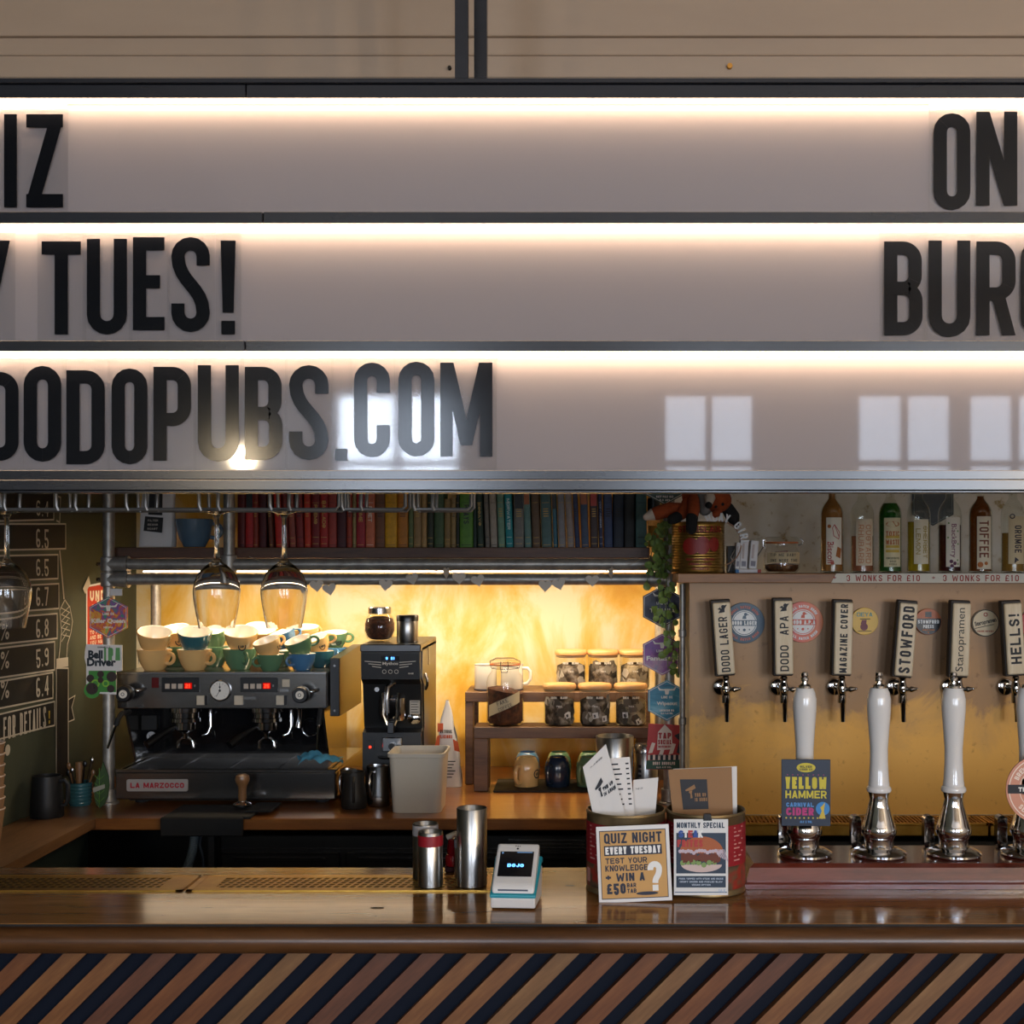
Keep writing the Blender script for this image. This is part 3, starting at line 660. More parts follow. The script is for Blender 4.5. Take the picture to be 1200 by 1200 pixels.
# ================================================================ scaffold-pipe shelf
PDp = 4.09; pr_ = .0185
up = thing('pipe_shelf', 'galvanised pipe shelf with a dark plank along the gold wall', 'shelf', (P(455, 0, PDp).x, 4.3, CT))
xl_, xm_, xr_ = P(127.5, 0, PDp).x, P(268.5, 0, PDp).x, P(784, 0, PDp).x
zu, zl = 1.717, P(0, 679, PDp).z
for nm, x, y, z0, z1 in (('upright', xl_, PDp, CT, 2.5), ('upright', xm_, PDp, zu-.03, 2.5), ('upright', xr_, PDp, CT, 2.5), ('upright', -1.60, 4.665, CT, 1.73), ('upright', xr_, 4.56, CT, 1.73)):
    obj(nm, M().cyl(pr_, z0, z1, 20, (x, y, 0)), 'galvanised', up, True)
for z in (zu, zl): obj('rail', M().tube([(xl_, PDp, z), (xr_, PDp, z)], pr_, 20), 'galvanised', up, True)
def clamp(x, y, z, dirs, rr=.0255):
    m = M().cyl(rr, -.024, .024, 20, (x, y, z), b=.003)
    for d in dirs:
        m.tube([(x, y, z), (x+d*.062, y, z)], rr, 20); m.tube([(x+d*.058, y, z), (x+d*.066, y, z)], rr+.003, 20)
    c = obj('clamp', m, 'galvanised', up, True)
    obj('set_screw', M().cyl(.006, -.012, .012, 8, mt=Matrix.Translation(Vector((x-.028 if dirs[0] > 0 else x+.028, y, z))-up.location) @ Matrix.Rotation(PI/2, 4, 'Y')), 'steel', c)
clamp(xl_, PDp, zu, (1,)); clamp(xl_, PDp, zl, (1,)); clamp(xr_, PDp, zu, (-1,)); clamp(xr_, PDp, zl, (-1,))
obj('clamp', M().cyl(.0255, -.03, .03, 20, (xm_, PDp, zu+.0), b=.003), 'galvanised', up, True)
for x in (xl_, xr_): obj('foot_flange', M().lathe([(.0, .0006), (.033, .0006), (.033, .007), (.027, .010), (.026, .05), (.02, .05)], 24, (x, PDp, CT)), 'galvanised', up, True)
solo('shelf_plank', M().box(P(131, 0, 4.119).x, P(762, 0, PDp).x, 4.119, 4.70, 1.7368, P(0, 641.5, 4.119).z, .002), 'shelf_wood', 'dark stained plank lying on the galvanised pipes under the books', 'shelf', (P(455, 0, PDp).x, 4.3, 1.7368))
obj('led_housing', M().box(xl_+.03, xr_-.03, 4.325, 4.36, 1.6935, 1.7364), 'white_plastic', up, True)
obj('led_strip', M().box(xl_+.03, xr_-.03, 4.327, 4.358, 1.688, 1.6935), 'led_warm', up, True)
# ================================================================ left wall: chalk price board
def wl(px, py, off=.0):
    x = XL+off; D = -x*F/(VX-px); return Vector((x, D, EYE+(HY-py)*D/F))
cb = thing('chalk_menu', 'hand-drawn chalk price list with stacked black boxes on the green wall', 'chalkboard', wl(40, 870))
def wq(m, pts, off): m.poly([wl(x, y, off) for x, y in pts]); return m
def wline(m, pts, off, tw=.005, closed=False):
    q = [wl(x, y, off) for x, y in pts]
    for quad in rib([(v.y, v.z) for v in q], tw, closed): m.poly([Vector((XL+off, a, b)) for a, b in quad])
    return m
def wtext(m, s, px0, px1, py0, py1, off=.004, t=.13):
    a, b = wl(px0, (py0+py1)/2), wl(px1, (py0+py1)/2); h = wl((px0+px1)/2, py0).z-wl((px0+px1)/2, py1).z
    T(m, s, plane((XL+off, (a.y+b.y)/2, (a.z+b.z)/2), (0, 1, 0), (0, 0, 1)), (0, 0), h, abs(b.y-a.y), t=t, gap=1.2)
rows = [(63, 570, 609, '6.4', 587, 605), (77, 614, 643, '6.5', 620, 642), (68, 650, 678, '6.5', 655, 675), (69, 684, 713, '6.7', 688, 710), (67, 719, 748, '6.8', 725, 747), (64, 752, 785, '5.9', 760, 781), (62, 788, 818, '6.4', 793, 816)]
for i, (xr, y0, y1, s_, t0, t1) in enumerate(rows):
    sl = (0, 0, .02, .05, .08, .12, .17)[i]; ya = lambda y, x: y+(xr-x)*sl
    r_ = obj('price_box', wq(M(), [(-60, ya(y0, -60)), (xr, y0), (xr, y1), (-60, ya(y1, -60)+3)], .002), 'chalk_black', cb, True)
    q = M(); wline(q, [(-60, ya(y0, -60)), (xr, y0), (xr, y1), (-60, ya(y1, -60)+3)], .003, .0055); q.v = [v-cb.location for v in q.v]; obj('chalk_outline', q, 'chalk', r_)
    q = M(); wtext(q, s_, 41, 55.5, t0, t1)
    if i >= 4: q1 = M(); wtext(q1, '5%', -12, 9, t0+3+8*sl, t1+3+8*sl); q1.v = [v-cb.location for v in q1.v]; obj('chalk_strength', q1, 'chalk', r_)
    q.v = [v-cb.location for v in q.v]; obj('chalk_price', q, 'chalk', r_)
rb = obj('ribbon', wq(M(), [(-60, 851), (64, 822), (64, 850), (30, 858), (-60, 882)], .003), 'chalk_black', cb, True)
q = M(); wline(q, [(-60, 851), (64, 822), (64, 850), (30, 858), (-60, 882)], .004, .005, True); wtext(q, 'FOR DETAILS', 2, 52, 834, 860, .005, .12); q.v = [v-cb.location for v in q.v]; obj('chalk_lettering', q, 'chalk', rb)
q = M(); wtext(q, '!', 53, 59, 833, 848, .005, .25); q.v = [v-cb.location for v in q.v]; obj('yellow_mark', q, col('#c9a83a', .9), rb)
po = obj('drawn_post', wq(wq(M(), [(66, 783), (80, 783), (80, 908), (66, 912)], .002), [(80, 820), (88, 815), (84, 829), (87, 843), (80, 846)], .002), 'chalk_black', cb, True)
q = M(); wline(q, [(66, 912), (66, 783), (80, 783), (80, 908)], .003, .005); wline(q, [(80, 820), (88, 815), (84, 829), (87, 843), (80, 846)], .003, .004)
wq(q, [(66, 772), (80, 770), (80, 781), (66, 783)], .003); wline(q, [(70, 645), (75, 702)], .003, .009); wline(q, [(69, 772), (72, 740), (70, 715), (76, 703), (82, 712), (85, 728), (83, 742), (79, 755), (78, 772)], .003, .004)
for k in range(5): wline(q, [(71+k*.6, 712+8*k), (82, 718+7*k)], .003, .003); wline(q, [(82-k, 710+8*k), (72, 720+8*k)], .003, .003)
wline(q, [(66, 610), (70, 612), (71, 583), (64, 580)], .003, .006)
q.v = [v-cb.location for v in q.v]; obj('chalk_drawing', q, 'chalk', po)
q = M(); disc(q, lambda a, b: wl(9, 879, .003)+Vector((0, a, b)), 0, 0, .017); wtext(q, 'E', -2, 4, 873, 886); obj('chalk_doodle', q, 'chalk', cb, True)
# red poster taped to the wall behind the upright
po_ = thing('wall_poster', 'red age-check poster taped to the green wall behind the pipe', 'poster', wl(112, 760))
obj('sheet', wq(M(), [(101, 686), (122, 682), (122, 756), (101, 763)], .002), 'paper', po_, True)
q = wq(M(), [(102.5, 688), (122, 684.5), (122, 754), (102.5, 761)], .003); obj('red_print', q, col('#b8361f', .7), po_, True)
q = M(); wtext(q, 'UND', 104, 121, 692, 704, .0045, .3); wtext(q, '25', 105, 116, 708, 716, .0045, .3)
for k, s_ in enumerate(('TO PROV', 'AND BE B', 'YOU MAY')): wtext(q, s_, 104, 121, 738+6*k, 742.5+6*k, .0045, .25)
obj('lettering', q, col('#e9d9c2', .7), po_, True)
obj('tape', wq(M(), [(97, 690), (104, 675), (106, 684), (100, 696)], .005), col('#c9bfae', .6), po_, True)

# ================================================================ books on the pipe shelf
ZS = P(0, 641.5, 4.119).z+.0005
BK = [(277, 286, '#5a1712', 'dark red', 60, 0), (286.3, 296, '#a11c1a', 'bright red', 70, 0), (296.3, 302, '#7d2a18', 'russet', 70, 0), (302.3, 311, '#4b1010', 'maroon', 70, 0), (315, 320.3, '#5b2a17', 'leaning brown', 66, -2.8), (322.3, 331, '#b32518', 'leaning scarlet', 66, -3), (332.5, 338, '#6b1f18', 'deep red', 70, -2.4), (339, 346.5, '#8a4030', 'faded pink-brown', 64, -3), (347.6, 356, '#7a1f1a', 'wine red', 70, -2.4), (356.5, 364, '#b23018', 'orange-red', 70, -1), (364.3, 374, '#701815', 'burgundy', 70, 0), (374.3, 384, '#9c2118', 'red gold-titled', 70, 0), (384.5, 394, '#92352a', 'brick red', 70, 0), (394.3, 405.5, '#401315', 'blackish maroon', 70, 0), (406, 412.5, '#8c3018', 'rust red', 70, 0), (412.8, 417, '#8d7a4c', 'beige', 64, 0), (417.3, 427.8, '#8e1f25', 'crimson', 70, 0), (428.2, 439, '#b5603f', 'salmon', 70, 0), (439.3, 450.8, '#6a4024', 'chestnut brown', 68, 0), (451.1, 465, '#c08a10', 'yellow', 70, 0), (465.3, 477.5, '#a8691c', 'ochre', 66, 0), (478, 484, '#566038', 'olive', 70, 0), (484.3, 493.5, '#86693f', 'tan', 66, 0), (493.8, 500, '#9c7a4a', 'light tan', 70, 0), (500.3, 508, '#252a16', 'blackish green', 66, 0), (508.3, 519.8, '#3d5230', 'moss green', 70, 0), (520.2, 527.8, '#7d6438', 'khaki', 54, 0), (528, 534, '#8f7446', 'sand', 56, 0), (534.3, 538, '#23251c', 'thin black', 60, 0), (538.4, 554, '#4f7a26', 'bright green', 64, 0), (554.3, 558.3, '#26352c', 'thin dark green', 70, 0), (559.5, 567, '#1e3021', 'bottle green', 64, -2), (568.5, 574, '#6f665a', 'taupe', 70, -2), (575, 583, '#9a8d7d', 'pale grey', 70, -2), (584, 592, '#6a8a70', 'sage green', 70, -2), (593, 601.5, '#1f7f80', 'turquoise', 70, -2), (602, 614, '#6c6960', 'stone grey', 70, 0), (615, 623, '#5d7a70', 'grey-green', 70, -2), (624, 633.5, '#5a4530', 'umber', 70, -2), (635, 647, '#46605c', 'slate green', 70, -2), (648.5, 653.5, '#2f6272', 'blue', 70, -2), (655, 663, '#7c7a7a', 'silver grey', 70, -2), (665, 673, '#857a72', 'warm grey', 70, -3), (674, 680, '#1e2f50', 'navy', 70, -3), (681.5, 690.5, '#3a485c', 'steel blue', 70, -2), (692, 701.3, '#3e3230', 'dark brown', 70, -1), (702.5, 707, '#232c4c', 'indigo', 70, -1.5), (708.3, 718.3, '#2f3c5a', 'denim blue', 70, -1), (718.8, 731.3, '#161c28', 'black-navy', 70, 0), (731.8, 743.8, '#16150f', 'black', 70, 0), (745, 758, '#43605a', 'dull teal', 70, 0)]
Db = 4.165; sb = S(Db); rb_ = random.Random(5)
TITLES = {2: ('#1a1010', None), 6: ('#d9a63a', 'S'), 11: ('#caa24a', 'POEMS'), 12: ('#caa24a', 'BALLADS'), 17: ('#caa24a', 'ROME'), 18: ('#e8d7c0', 'POET'), 30: ('#20280f', 'PLAYS'), 32: ('#caa24a', 'ESSAYS'), 36: ('#dfe6dc', 'MORWATER'), 47: ('#a9b4c4', 'VOYAGES'), 20: ('#8a5f08', None)}
for i, (x0, x1, c_, nm, hpx, lean) in enumerate(BK):
    wd = (x1-x0)*sb-.0006; h = (hpx+rb_.uniform(0, 4))*sb; dp = .13+rb_.uniform(-.008, .012)
    lf = BK[i-1][3] if i else 'the pipe upright'; rt = BK[i+1][3] if i < len(BK)-1 else 'the trailing plant'
    lab = ('%s clothbound book on the shelf between %s and %s books' % (nm, lf, rt)) if 0 < i < len(BK)-1 else '%s clothbound book at the end of the row beside %s' % (nm, lf if i == 0 else rt)
    xc = P((x0+x1)/2, 0, Db).x; fd = Db+rb_.uniform(0, .012)
    t = thing('book', lab, 'book', (xc, fd, ZS), group='clothbound books on the pipe shelf')
    t.rotation_euler = (0, math.radians(lean), 0)
    if lean: t.location.z += abs(math.sin(math.radians(lean)))*wd/2
    cv = M(); n_ = 6; k = min(.004, wd*.3)
    sp = [(-wd/2, dp), (-wd/2, k)]+[(-wd/2*math.cos(PI*j/n_), k-k*math.sin(PI*j/n_)) for j in range(1, n_)]+[(wd/2, k), (wd/2, dp), (wd/2-.0018, dp), (wd/2-.0018, k+.002), (-wd/2+.0018, k+.002), (-wd/2+.0018, dp)]
    V = [(x, y, z) for z in (0, h) for x, y in sp]; q = len(sp)
    cv.add(V, [tuple(range(q))[::-1], tuple(range(q, 2*q))]+[(j, (j+1) % q, (j+1) % q+q, j+q) for j in range(q)])
    key = 'cloth_'+c_[1:]
    if key not in MT: mnoise(key, [(.3, c_), (.7, '#%02x%02x%02x' % tuple(min(255, int(int(c_[j:j+2], 16)*1.18)+4) for j in (1, 3, 5)))], 40, .62, bmp=.1)
    obj('cover', cv, key, t)
    obj('pages', M().box(-wd/2+.0018, wd/2-.0018, k+.002, dp-.003, .003, h-.004), col('#c8b48c', .8), t)
    pm = M(); fm = plane((0, -.0006, 0)); ink = '#caa24a' if rb_.random() < .6 else '#17130f'
    for z in ((.012, h*.16) if rb_.random() < .5 else (.008,)): rect(pm, fm, -wd*.36, wd*.36, z, z+.0014)
    rect(pm, fm, -wd*.36, wd*.36, .15, .1512)
    if i+1 in TITLES:
        ink, s_ = TITLES[i+1]
        if s_: T(pm, s_, plane((0, -.0006, .112), (0, 0, -1), (1, 0, 0)), (0, 0), wd*.42, .013*len(s_) if len(s_) > 1 else .014, t=.2)
    elif rb_.random() < .5:
        for k2 in range(4): rect(pm, fm, -wd*.25, wd*.25, .128-k2*.008, .131-k2*.008)
    for ks, z0, z1, lc in (((1, 13, 36, 40), .13, .185, '#14120f'), ((37, 44), .145, .183, '#a85a22'), ((45,), .14, .183, '#b8331c')):
        if i in ks: obj('spine_label', rect(M(), plane((0, -.0011, 0)), -wd*.4, wd*.4, z0, z1), col(lc, .5), t)
    obj('spine_print', pm, col(ink, .5), t)

# ================================================================ things on the left of the shelf
p = P(181, 641, 4.22); t = thing('coffee_bag', 'white paper coffee bag with a black label on the pipe shelf', 'bag', p)
def bagf(u, v):
    a = 2*PI*u; w_ = .062*(1-.12*v)+.0; d_ = .036*(1-v*.75); q = max(abs(math.cos(a)), abs(math.sin(a)))**.6
    return Vector((w_*math.cos(a)/q+.006*v, d_*math.sin(a)/q+.03+.006*math.sin(9*v), .245*v))
b_ = M().sheet(bagf, 28, 10); obj('bag', b_, 'paper', t)
obj('label_print', M().poly([(-.035, -.0065, .055), (.028, -.0065, .048), (.03, .0, .1), (-.032, .0, .105)]).poly([(-.02, -.004, .11), (.028, -.004, .108), (.026, .009, .24), (-.018, .009, .24)]), col('#1c1a19', .5), t)
q = M()
for k in range(3): T(q, ('ROAST', 'BEANS', 'FILTER')[k], plane((0, -.0075+.002*k, .062+.014*k)), (-.004, 0), .007, .035, t=.22)
obj('lettering', q, col('#b8ada0', .6), t)
def make_cup(r, h, outer, name='coffee_cup'):
    t = thing(name, 'x', 'cup', (0, 0, 0)); th = r*.07
    obj('body', M().lathe([(0, .003), (r*.48, .003), (r*.5, 0), (r*.56, .0), (r*.6, h*.06), (r*.78, h*.3), (r*.92, h*.62), (r, h), (r-th*.5, h+.0012)], 32), outer, t)
    obj('lining', M().lathe([(r-th*.5, h+.0012), (r-th, h), (r*.92-th, h*.62), (r*.76-th, h*.3), (r*.5, h*.12), (0, h*.1)], 32), 'cup_white', t)
    hp = [(r*.80, 0, h*.36)]+[(r*.98+r*.42*math.cos(a), 0, h*.60+h*.27*math.sin(a)) for a in [math.radians(-80+20*k) for k in range(9)]]+[(r*.93, 0, h*.84)]
    obj('handle', M().tube(hp, r*.105, 8), outer, t); return t
cup = make_cup(.064, .094, 'cup_slate'); cup.location = P(228, 641, 4.24); cup.rotation_euler = (0, 0, .25); cup['label'] = 'large grey-blue coffee cup standing on the pipe shelf'; cup['category'] = 'cup'

# paper-heart garland strung along the pipes
gx = P(540, 690, 4.05); gar = thing('heart_garland', 'paper heart garland strung along the lower shelf pipe', 'garland', gx)
HE = [(371, 686, '#8f8578', .3), (386, 690, '#c8bba8', 0), (452, 685, '#cfc3b2', .1), (483, 678, '#cfc3b2', -.3), (523, 671, '#5d574f', 1.2), (538, 677, '#d6cab8', .2), (560, 680, '#c9b69b', .1), (639, 686, '#d3c7b6', .0), (655, 684, '#d3c7b6', .15), (694, 680, '#d8ccbb', .0), (716, 671, '#6d675e', 1.2)]
string = [(292, 652), (310, 660), (330, 668), (352, 680)]+[(x, y-4) for x, y, _, _ in HE]+[(735, 663), (752, 655)]
obj('string', M().tube([P(x, y, 4.058) for x, y in string], .0009, 5), col('#b8aa92', .8), gar, True)
hs = [(16*math.sin(a)**3, 13*math.cos(a)-5*math.cos(2*a)-2*math.cos(3*a)-math.cos(4*a)) for a in [2*PI*k/22 for k in range(22)]]
for x, y, c_, rz in HE:
    p = P(x, y, 4.055); k = .0225/16
    m = M().prism([(a*k, b*k) for a, b in hs], -.0006, .0006, Matrix.Translation(p) @ Matrix.Rotation(rz, 4, 'Z') @ Matrix.Rotation(random.uniform(-.3, .3), 4, 'Y'))
    obj('paper_heart', m, col('#d3c7b6', .85), gar, True)

# ================================================================ badges clipped to the left upright
def hexpoly(r, sx=1): return [(r*sx*math.cos(PI/2+PI/3*i), r*math.sin(PI/2+PI/3*i)) for i in range(6)]
def arctext(m, s, o, R, h, ang, t=.2, flip=False, cw=.62, y=0):
    n = len(s); st = h*cw*1.25/R
    for i, ch in enumerate(s):
        a = ang+(i-(n-1)/2)*(st if not flip else -st)
        if not flip: c = Vector((math.sin(a)*R, 0, math.cos(a)*R)); r = Vector((math.cos(a), 0, -math.sin(a))); u = Vector((math.sin(a), 0, math.cos(a)))
        else: c = Vector((math.sin(a)*R, 0, math.cos(a)*R)); r = Vector((-math.cos(a), 0, math.sin(a))); u = Vector((-math.sin(a), 0, -math.cos(a)))
        if ch != ' ': T(m, ch, plane(Vector(o)+c, r, u), (0, 0), h, h*cw*NARROW.get(ch, 1), t=t)
m_, nt, b = base('rainbow_print', .45); v = coords(nt); n1 = noise(nt, v, 22, 4, .6, 1.5)
rr = ramp(nt, [(.28, '#2a55b0'), (.38, '#3f9a62'), (.45, '#7a4f9a'), (.52, '#d9602f'), (.60, '#e8a53f'), (.68, '#a8c04c'), (.78, '#3a86a8')]); nt.links.new(n1.outputs['Fac'], rr.inputs[0]); nt.links.new(rr.outputs[0], b.inputs['Base Color'])
mnoise('sea_print', [(.3, '#0e5f7c'), (.5, '#2a86a0'), (.7, '#86bccb')], 6, .4, stretch=(1, 1, 5), dist=1); mnoise('purple_print', [(.3, '#3b2c74'), (.5, '#8a3f92'), (.62, '#b78aa0'), (.75, '#3f7a9a')], 9, .45); mnoise('night_print', [(.3, '#14152a'), (.7, '#27284a')], 14, .45)
def skull(m, fm, s):
    m.poly([fm(-.2*s, .15*s), fm(.2*s, .15*s), fm(.12*s, -.3*s), fm(-.12*s, -.3*s)])
    for k in (-1, 1): m.poly([fm(k*.15*s, .12*s), fm(k*.15*s, .02*s), fm(k*.6*s, .02*s), fm(k*.75*s, .3*s), fm(k*.62*s, .26*s), fm(k*.5*s, .14*s)])
def hexbadge(px, py, D, rpx, mt, lab, lines, edge='#f1e9dc', sk=True, rot=0):
    p = P(px, py, D); r = rpx*S(D); t = thing('beer_badge', lab, 'beer badge', p, group='hexagonal beer badges on the pipe uprights')
    t.rotation_euler = (0, rot, 0)
    obj('plate', M().prism(hexpoly(r, 1.06), 0, .004), mt, t)
    q = M()
    hx = [(a, b) for a, b in hexpoly(r*.93, 1.06)]
    for quad in rib(hx, r*.022, True): q.poly([Vector((a, -.0006, b)) for a, b in quad])
    fm = plane((0, -.0008, 0))
    if sk: skull(q, lambda a, b: fm(a, b+r*.48), r*.62); T(q, 'LINE OX', fm, (0, r*.17), r*.12, r*.55, t=.22)
    for s_, y, h, w_, f_ in lines: T(q, s_, fm, (0, y*r), h*r, w_*r if w_ else None, f_, bold=.035, t=.24)
    obj('print', q, col(edge, .5), t)
    obj('clip', M().box(-.012, .012, .004, PDp-D-pr_-.0005 if PDp-D-pr_ > .006 else .008, -.012, .012), 'black_plastic', t); return t
hexbadge(127, 723.5, 4.055, 24.5, 'rainbow_print', 'rainbow-coloured hexagonal beer badge above the white card on the pipe', [('Killer Queen', -.18, .26, 1.6, 'F'), ('NEIPA', -.48, .09, .45, 'S')])
p = P(121.5, 815, 4.055); k = S(4.055)
t = thing('beer_badge', 'white card beer badge with green fruit artwork on the left pipe', 'beer badge', p)
bx = lambda a, b: ((a-121.5)*k, (815-b)*k)
obj('plate', M().prism([bx(101, 812), bx(136, 814), bx(136, 787), bx(143, 786), bx(143, 756), bx(101, 755), bx(99.5, 763), bx(99, 771), bx(101, 779)], 0, .004), 'paper', t)
fm = plane((0, -.0008, 0)); q = M(); T(q, 'Bell', fm, bx(112, 767), 10*k, 17*k, 'F', bold=.05); T(q, 'Driver', fm, bx(119, 776), 9.5*k, 34*k, 'F', bold=.05); T(q, 'DONNELLY', fm, bx(122, 758.5), 1.8*k, 15*k, t=.25); obj('lettering', q, col('#15212b', .5), t)
q = M(); T(q, 'IPA', fm, bx(131, 767), 15*k, 20*k, t=.3, at=None) if False else T(q, 'IPA', fm, bx(131.5, 766.5), 15*k, 19*k, t=.3); obj('green_lettering', q, col('#5f9a5a', .5), t)
q = rect(M(), fm, *bx(104, 0)[:1], *bx(136, 0)[:1], bx(0, 811)[1], bx(0, 786)[1]); disc(q, fm, *bx(108, 809), 9.5*k); obj('green_art', q, col('#3f8a35', .5), t)
q = M(); fm2 = plane((0, -.0012, 0))
for x, y, r in ((106, 795, 4.5), (118, 790, 4), (131, 793, 6), (118, 797, 3.5), (130, 807, 4.5), (108, 807, 7)): disc(q, fm2, *bx(x, y), r*k)
obj('fruit_art', q, col('#33241d', .5), t)
q = M()
for x, y, r in ((112, 801, 5), (124, 801, 4)): disc(q, fm2, *bx(x, y), r*k, r2=r*k*.6)
obj('leaf_art', q, col('#86b93a', .5), t)
obj('clip', M().box(.005, .03, .004, .0155, .06, .09), 'black_plastic', t)
solo('price_tag', M().box(*[P(x, 0, 4.06).x for x in (129, 143)], 4.06, 4.062, P(0, 698, 4.06).z, P(0, 690, 4.06).z), 'paper', 'small blank white tag under the left pipe clamp', 'tag', P(136, 698, 4.06))

# ================================================================ side ledge and counter corner
p = P(55, 958, 3.875); t = thing('pitcher', 'matt black pitcher on the wooden ledge against the green wall', 'pitcher', p)
h = .132; obj('body', M().lathe([(0, 0), (.047, 0), (.05, .006), (.049, .05), (.043, h), (.041, h), (.046, .05), (.046, .01), (0, .008)], 32), col('#17181a', .5), t)
obj('handle', M().tube([(.043, -.005, .115), (.058, -.005, .118), (.068, -.005, .105), (.068, -.005, .06), (.062, -.005, .042), (.047, -.005, .04)], .007, 8), col('#17181a', .5), t)
for i in range(7):
    p = P(-13, 990, 3.49); c_ = thing('paper_cup', 'brown paper takeaway cup in the stack on the wooden ledge', 'paper cup', (p.x, p.y, CT+.002+i*.031), group='stacked takeaway cups on the ledge')
    if i == 0: c_['label'] = 'brown paper takeaway cup at the bottom of the stack on the ledge'
    if i == 6: c_['label'] = 'brown paper takeaway cup at the top of the stack on the ledge'
    obj('cup_wall', M().lathe([(0, .003), (.028, .003), (.029, 0), (.041, .1), (.040, .1), (.0285, .004)], 28), 'kraft', c_)
    obj('rolled_rim', M().lathe([(.041+.0022*math.cos(a), .1+.0022*math.sin(a)) for a in [2*PI*k/8 for k in range(9)]], 28), col('#e3c9b4', .6), c_)
p = P(94, 943, 4.075); t = thing('utensil_pot', 'ribbed teal pot of brushes and spoons beside the green wall', 'pot', p)
pf = [(0, 0), (.033, 0)]
for k in range(6): z = .004+k*.0115; pf += [(.034+k*.0006, z), (.0365+k*.0006, z+.004), (.0365+k*.0006, z+.008), (.034+k*.0006, z+.0115)]
pf += [(.039, .076), (.037, .076), (.034, .07), (.031, .006), (0, .006)]
obj('body', M().lathe(pf, 32), 'cup_teal', t)
rp = random.Random(2)
for k in range(6):
    a = rp.uniform(0, 2*PI); q = M(); x, y = .02*math.cos(a), .015*math.sin(a); tx = x*2.1; tz = rp.uniform(.1, .15)
    q.tube([(x*.5, y*.5, .012), (tx, y*1.3, tz)], .003, 6); q.ball((tx, y*1.3, tz), .007, 8, (1, .5, 1.6))
    obj('spoon', q, ('steel', 'tamper_wood', 'black_plastic')[k % 3], t)
obj('brush', M().cyl(.012, .06, .135, 12, (-.004, .004, 0)).cyl(.013, .115, .14, 12, (-.004, .004, 0)), 'tamper_wood', t)
p = P(117, 941, 4.02); p.z = CT; t = thing('leaf_ornament', 'green leaf-shaped ornament with a pale band beside the pipe foot', 'ornament', p)
lf_ = [(0, 0), (.013, .012), (.022, .04), (.024, .075), (.018, .105), (.008, .125), (-.004, .15), (-.008, .122), (-.018, .1), (-.024, .07), (-.021, .035), (-.012, .01)]
obj('leaf', M().prism(lf_, -.003, .003, Matrix.Rotation(.1, 4, 'Y')), col('#2f4a22', .6), t)
q = M()
for s_ in (-1, 1):
    for k in range(4): q.tube([(0, -.004, .02+k*.024), (s_*.016, -.004, .035+k*.024)], .0011, 5)
q.tube([(0, -.004, .005), (0, -.004, .13)], .0014, 5); obj('vein', q, col('#5e8a3a', .6), t)
obj('band', M().prism([(-.02, .05), (.018, .065), (.018, .078), (-.02, .066)], -.0055, -.0035), col('#9a9a8c', .7), t)
# ================================================================ espresso machine
DM = 4.05; mt_ = thing('espresso_machine', 'polished steel two-group espresso machine stacked with cups', 'coffee machine', (P(262, 0, DM).x, 4.3, CT))
W = lambda nm, m, mt, par=mt_, **k: obj(nm, m, mt, par, True, **k)
def sub(nm, m, mt, par):                     # sub-part: verts in world space, hung under a part of the machine
    m.v = [v-mt_.location for v in m.v]; return obj(nm, m, mt, par)
x0, x1 = P(135, 0, DM).x, P(393, 0, DM).x
zb0, zb1 = P(0, 937, DM).z, P(0, 905, DM).z
base_ = W('drip_base', M().box(x0, x1, DM, 4.6, zb0, zb1, .004), 'panel_steel')
W('under_frame', M().box(x0+.03, x1-.03, DM+.05, 4.58, zb0-.012, zb0), 'black_plastic')
for x in (x0+.06, x1-.06):
    for y in (DM+.08, 4.52): W('foot', M().cyl(.022, CT+.0006, zb0, 14, (x, y, 0)), 'rubber')
gr = W('drip_grate', M().box(x0+.02, x1-.03, DM+.012, 4.33, zb1+.0005, zb1+.003), 'black_plastic')
gm = M()
for k in range(5): xx = x0+.03+k*(x1-x0-.06)/4; gm.box(xx-.003, xx+.003, DM+.015, 4.32, zb1+.003, zb1+.008)
for k in range(19): yy = DM+.02+k*.0145; gm.box(x0+.03, x1-.035, yy, yy+.004, zb1+.003, zb1+.0065)
sub('grate_bar', gm, 'steel', gr)['kind'] = 'stuff'
W('tray_rim', M().box(x0, x1, DM-.001, DM+.012, zb1, zb1+.009, .001).box(x0, x0+.014, DM, 4.42, zb1, zb1+.008).box(x1-.014, x1, DM, 4.42, zb1, zb1+.008), 'panel_steel')
pl = W('name_plate', M().prism([(a, b) for a, b in rrect(P(149, 0, DM).x, P(220.5, 0, DM).x, P(0, 927, DM).z, P(0, 913, DM).z, .006)], DM-.005, DM-.0005), col('#b5aea8', .3, .3))
q = M(); T(q, 'LA MARZOCCO', plane((P(185, 0, DM).x, DM-.0062, P(0, 920, DM).z)), (0, 0), 6.2*S(DM), 63*S(DM), t=.24); sub('lettering', q, col('#b0182a', .4), pl)
# splash back and side cheeks
W('splash_back', M().box(P(164, 0, 4.33).x, P(388, 0, 4.33).x, 4.335, 4.36, zb1, 1.26), col('#141416', .08))
W('splash_lip', M().box(P(164, 0, 4.33).x, P(388, 0, 4.33).x, 4.31, 4.335, zb1, zb1+.022), 'panel_steel')
for px_ in (388, 164): W('side_cheek', M().prism([(4.29, zb1), (4.60, zb1), (4.60, 1.24), (4.18, 1.24)], -.004, .004).xf(Matrix(((0, 1, 0, P(px_, 0, 4.33).x), (1, 0, 0, 0), (0, 0, 1, 0), (0, 0, 0, 1)))), 'panel_steel')
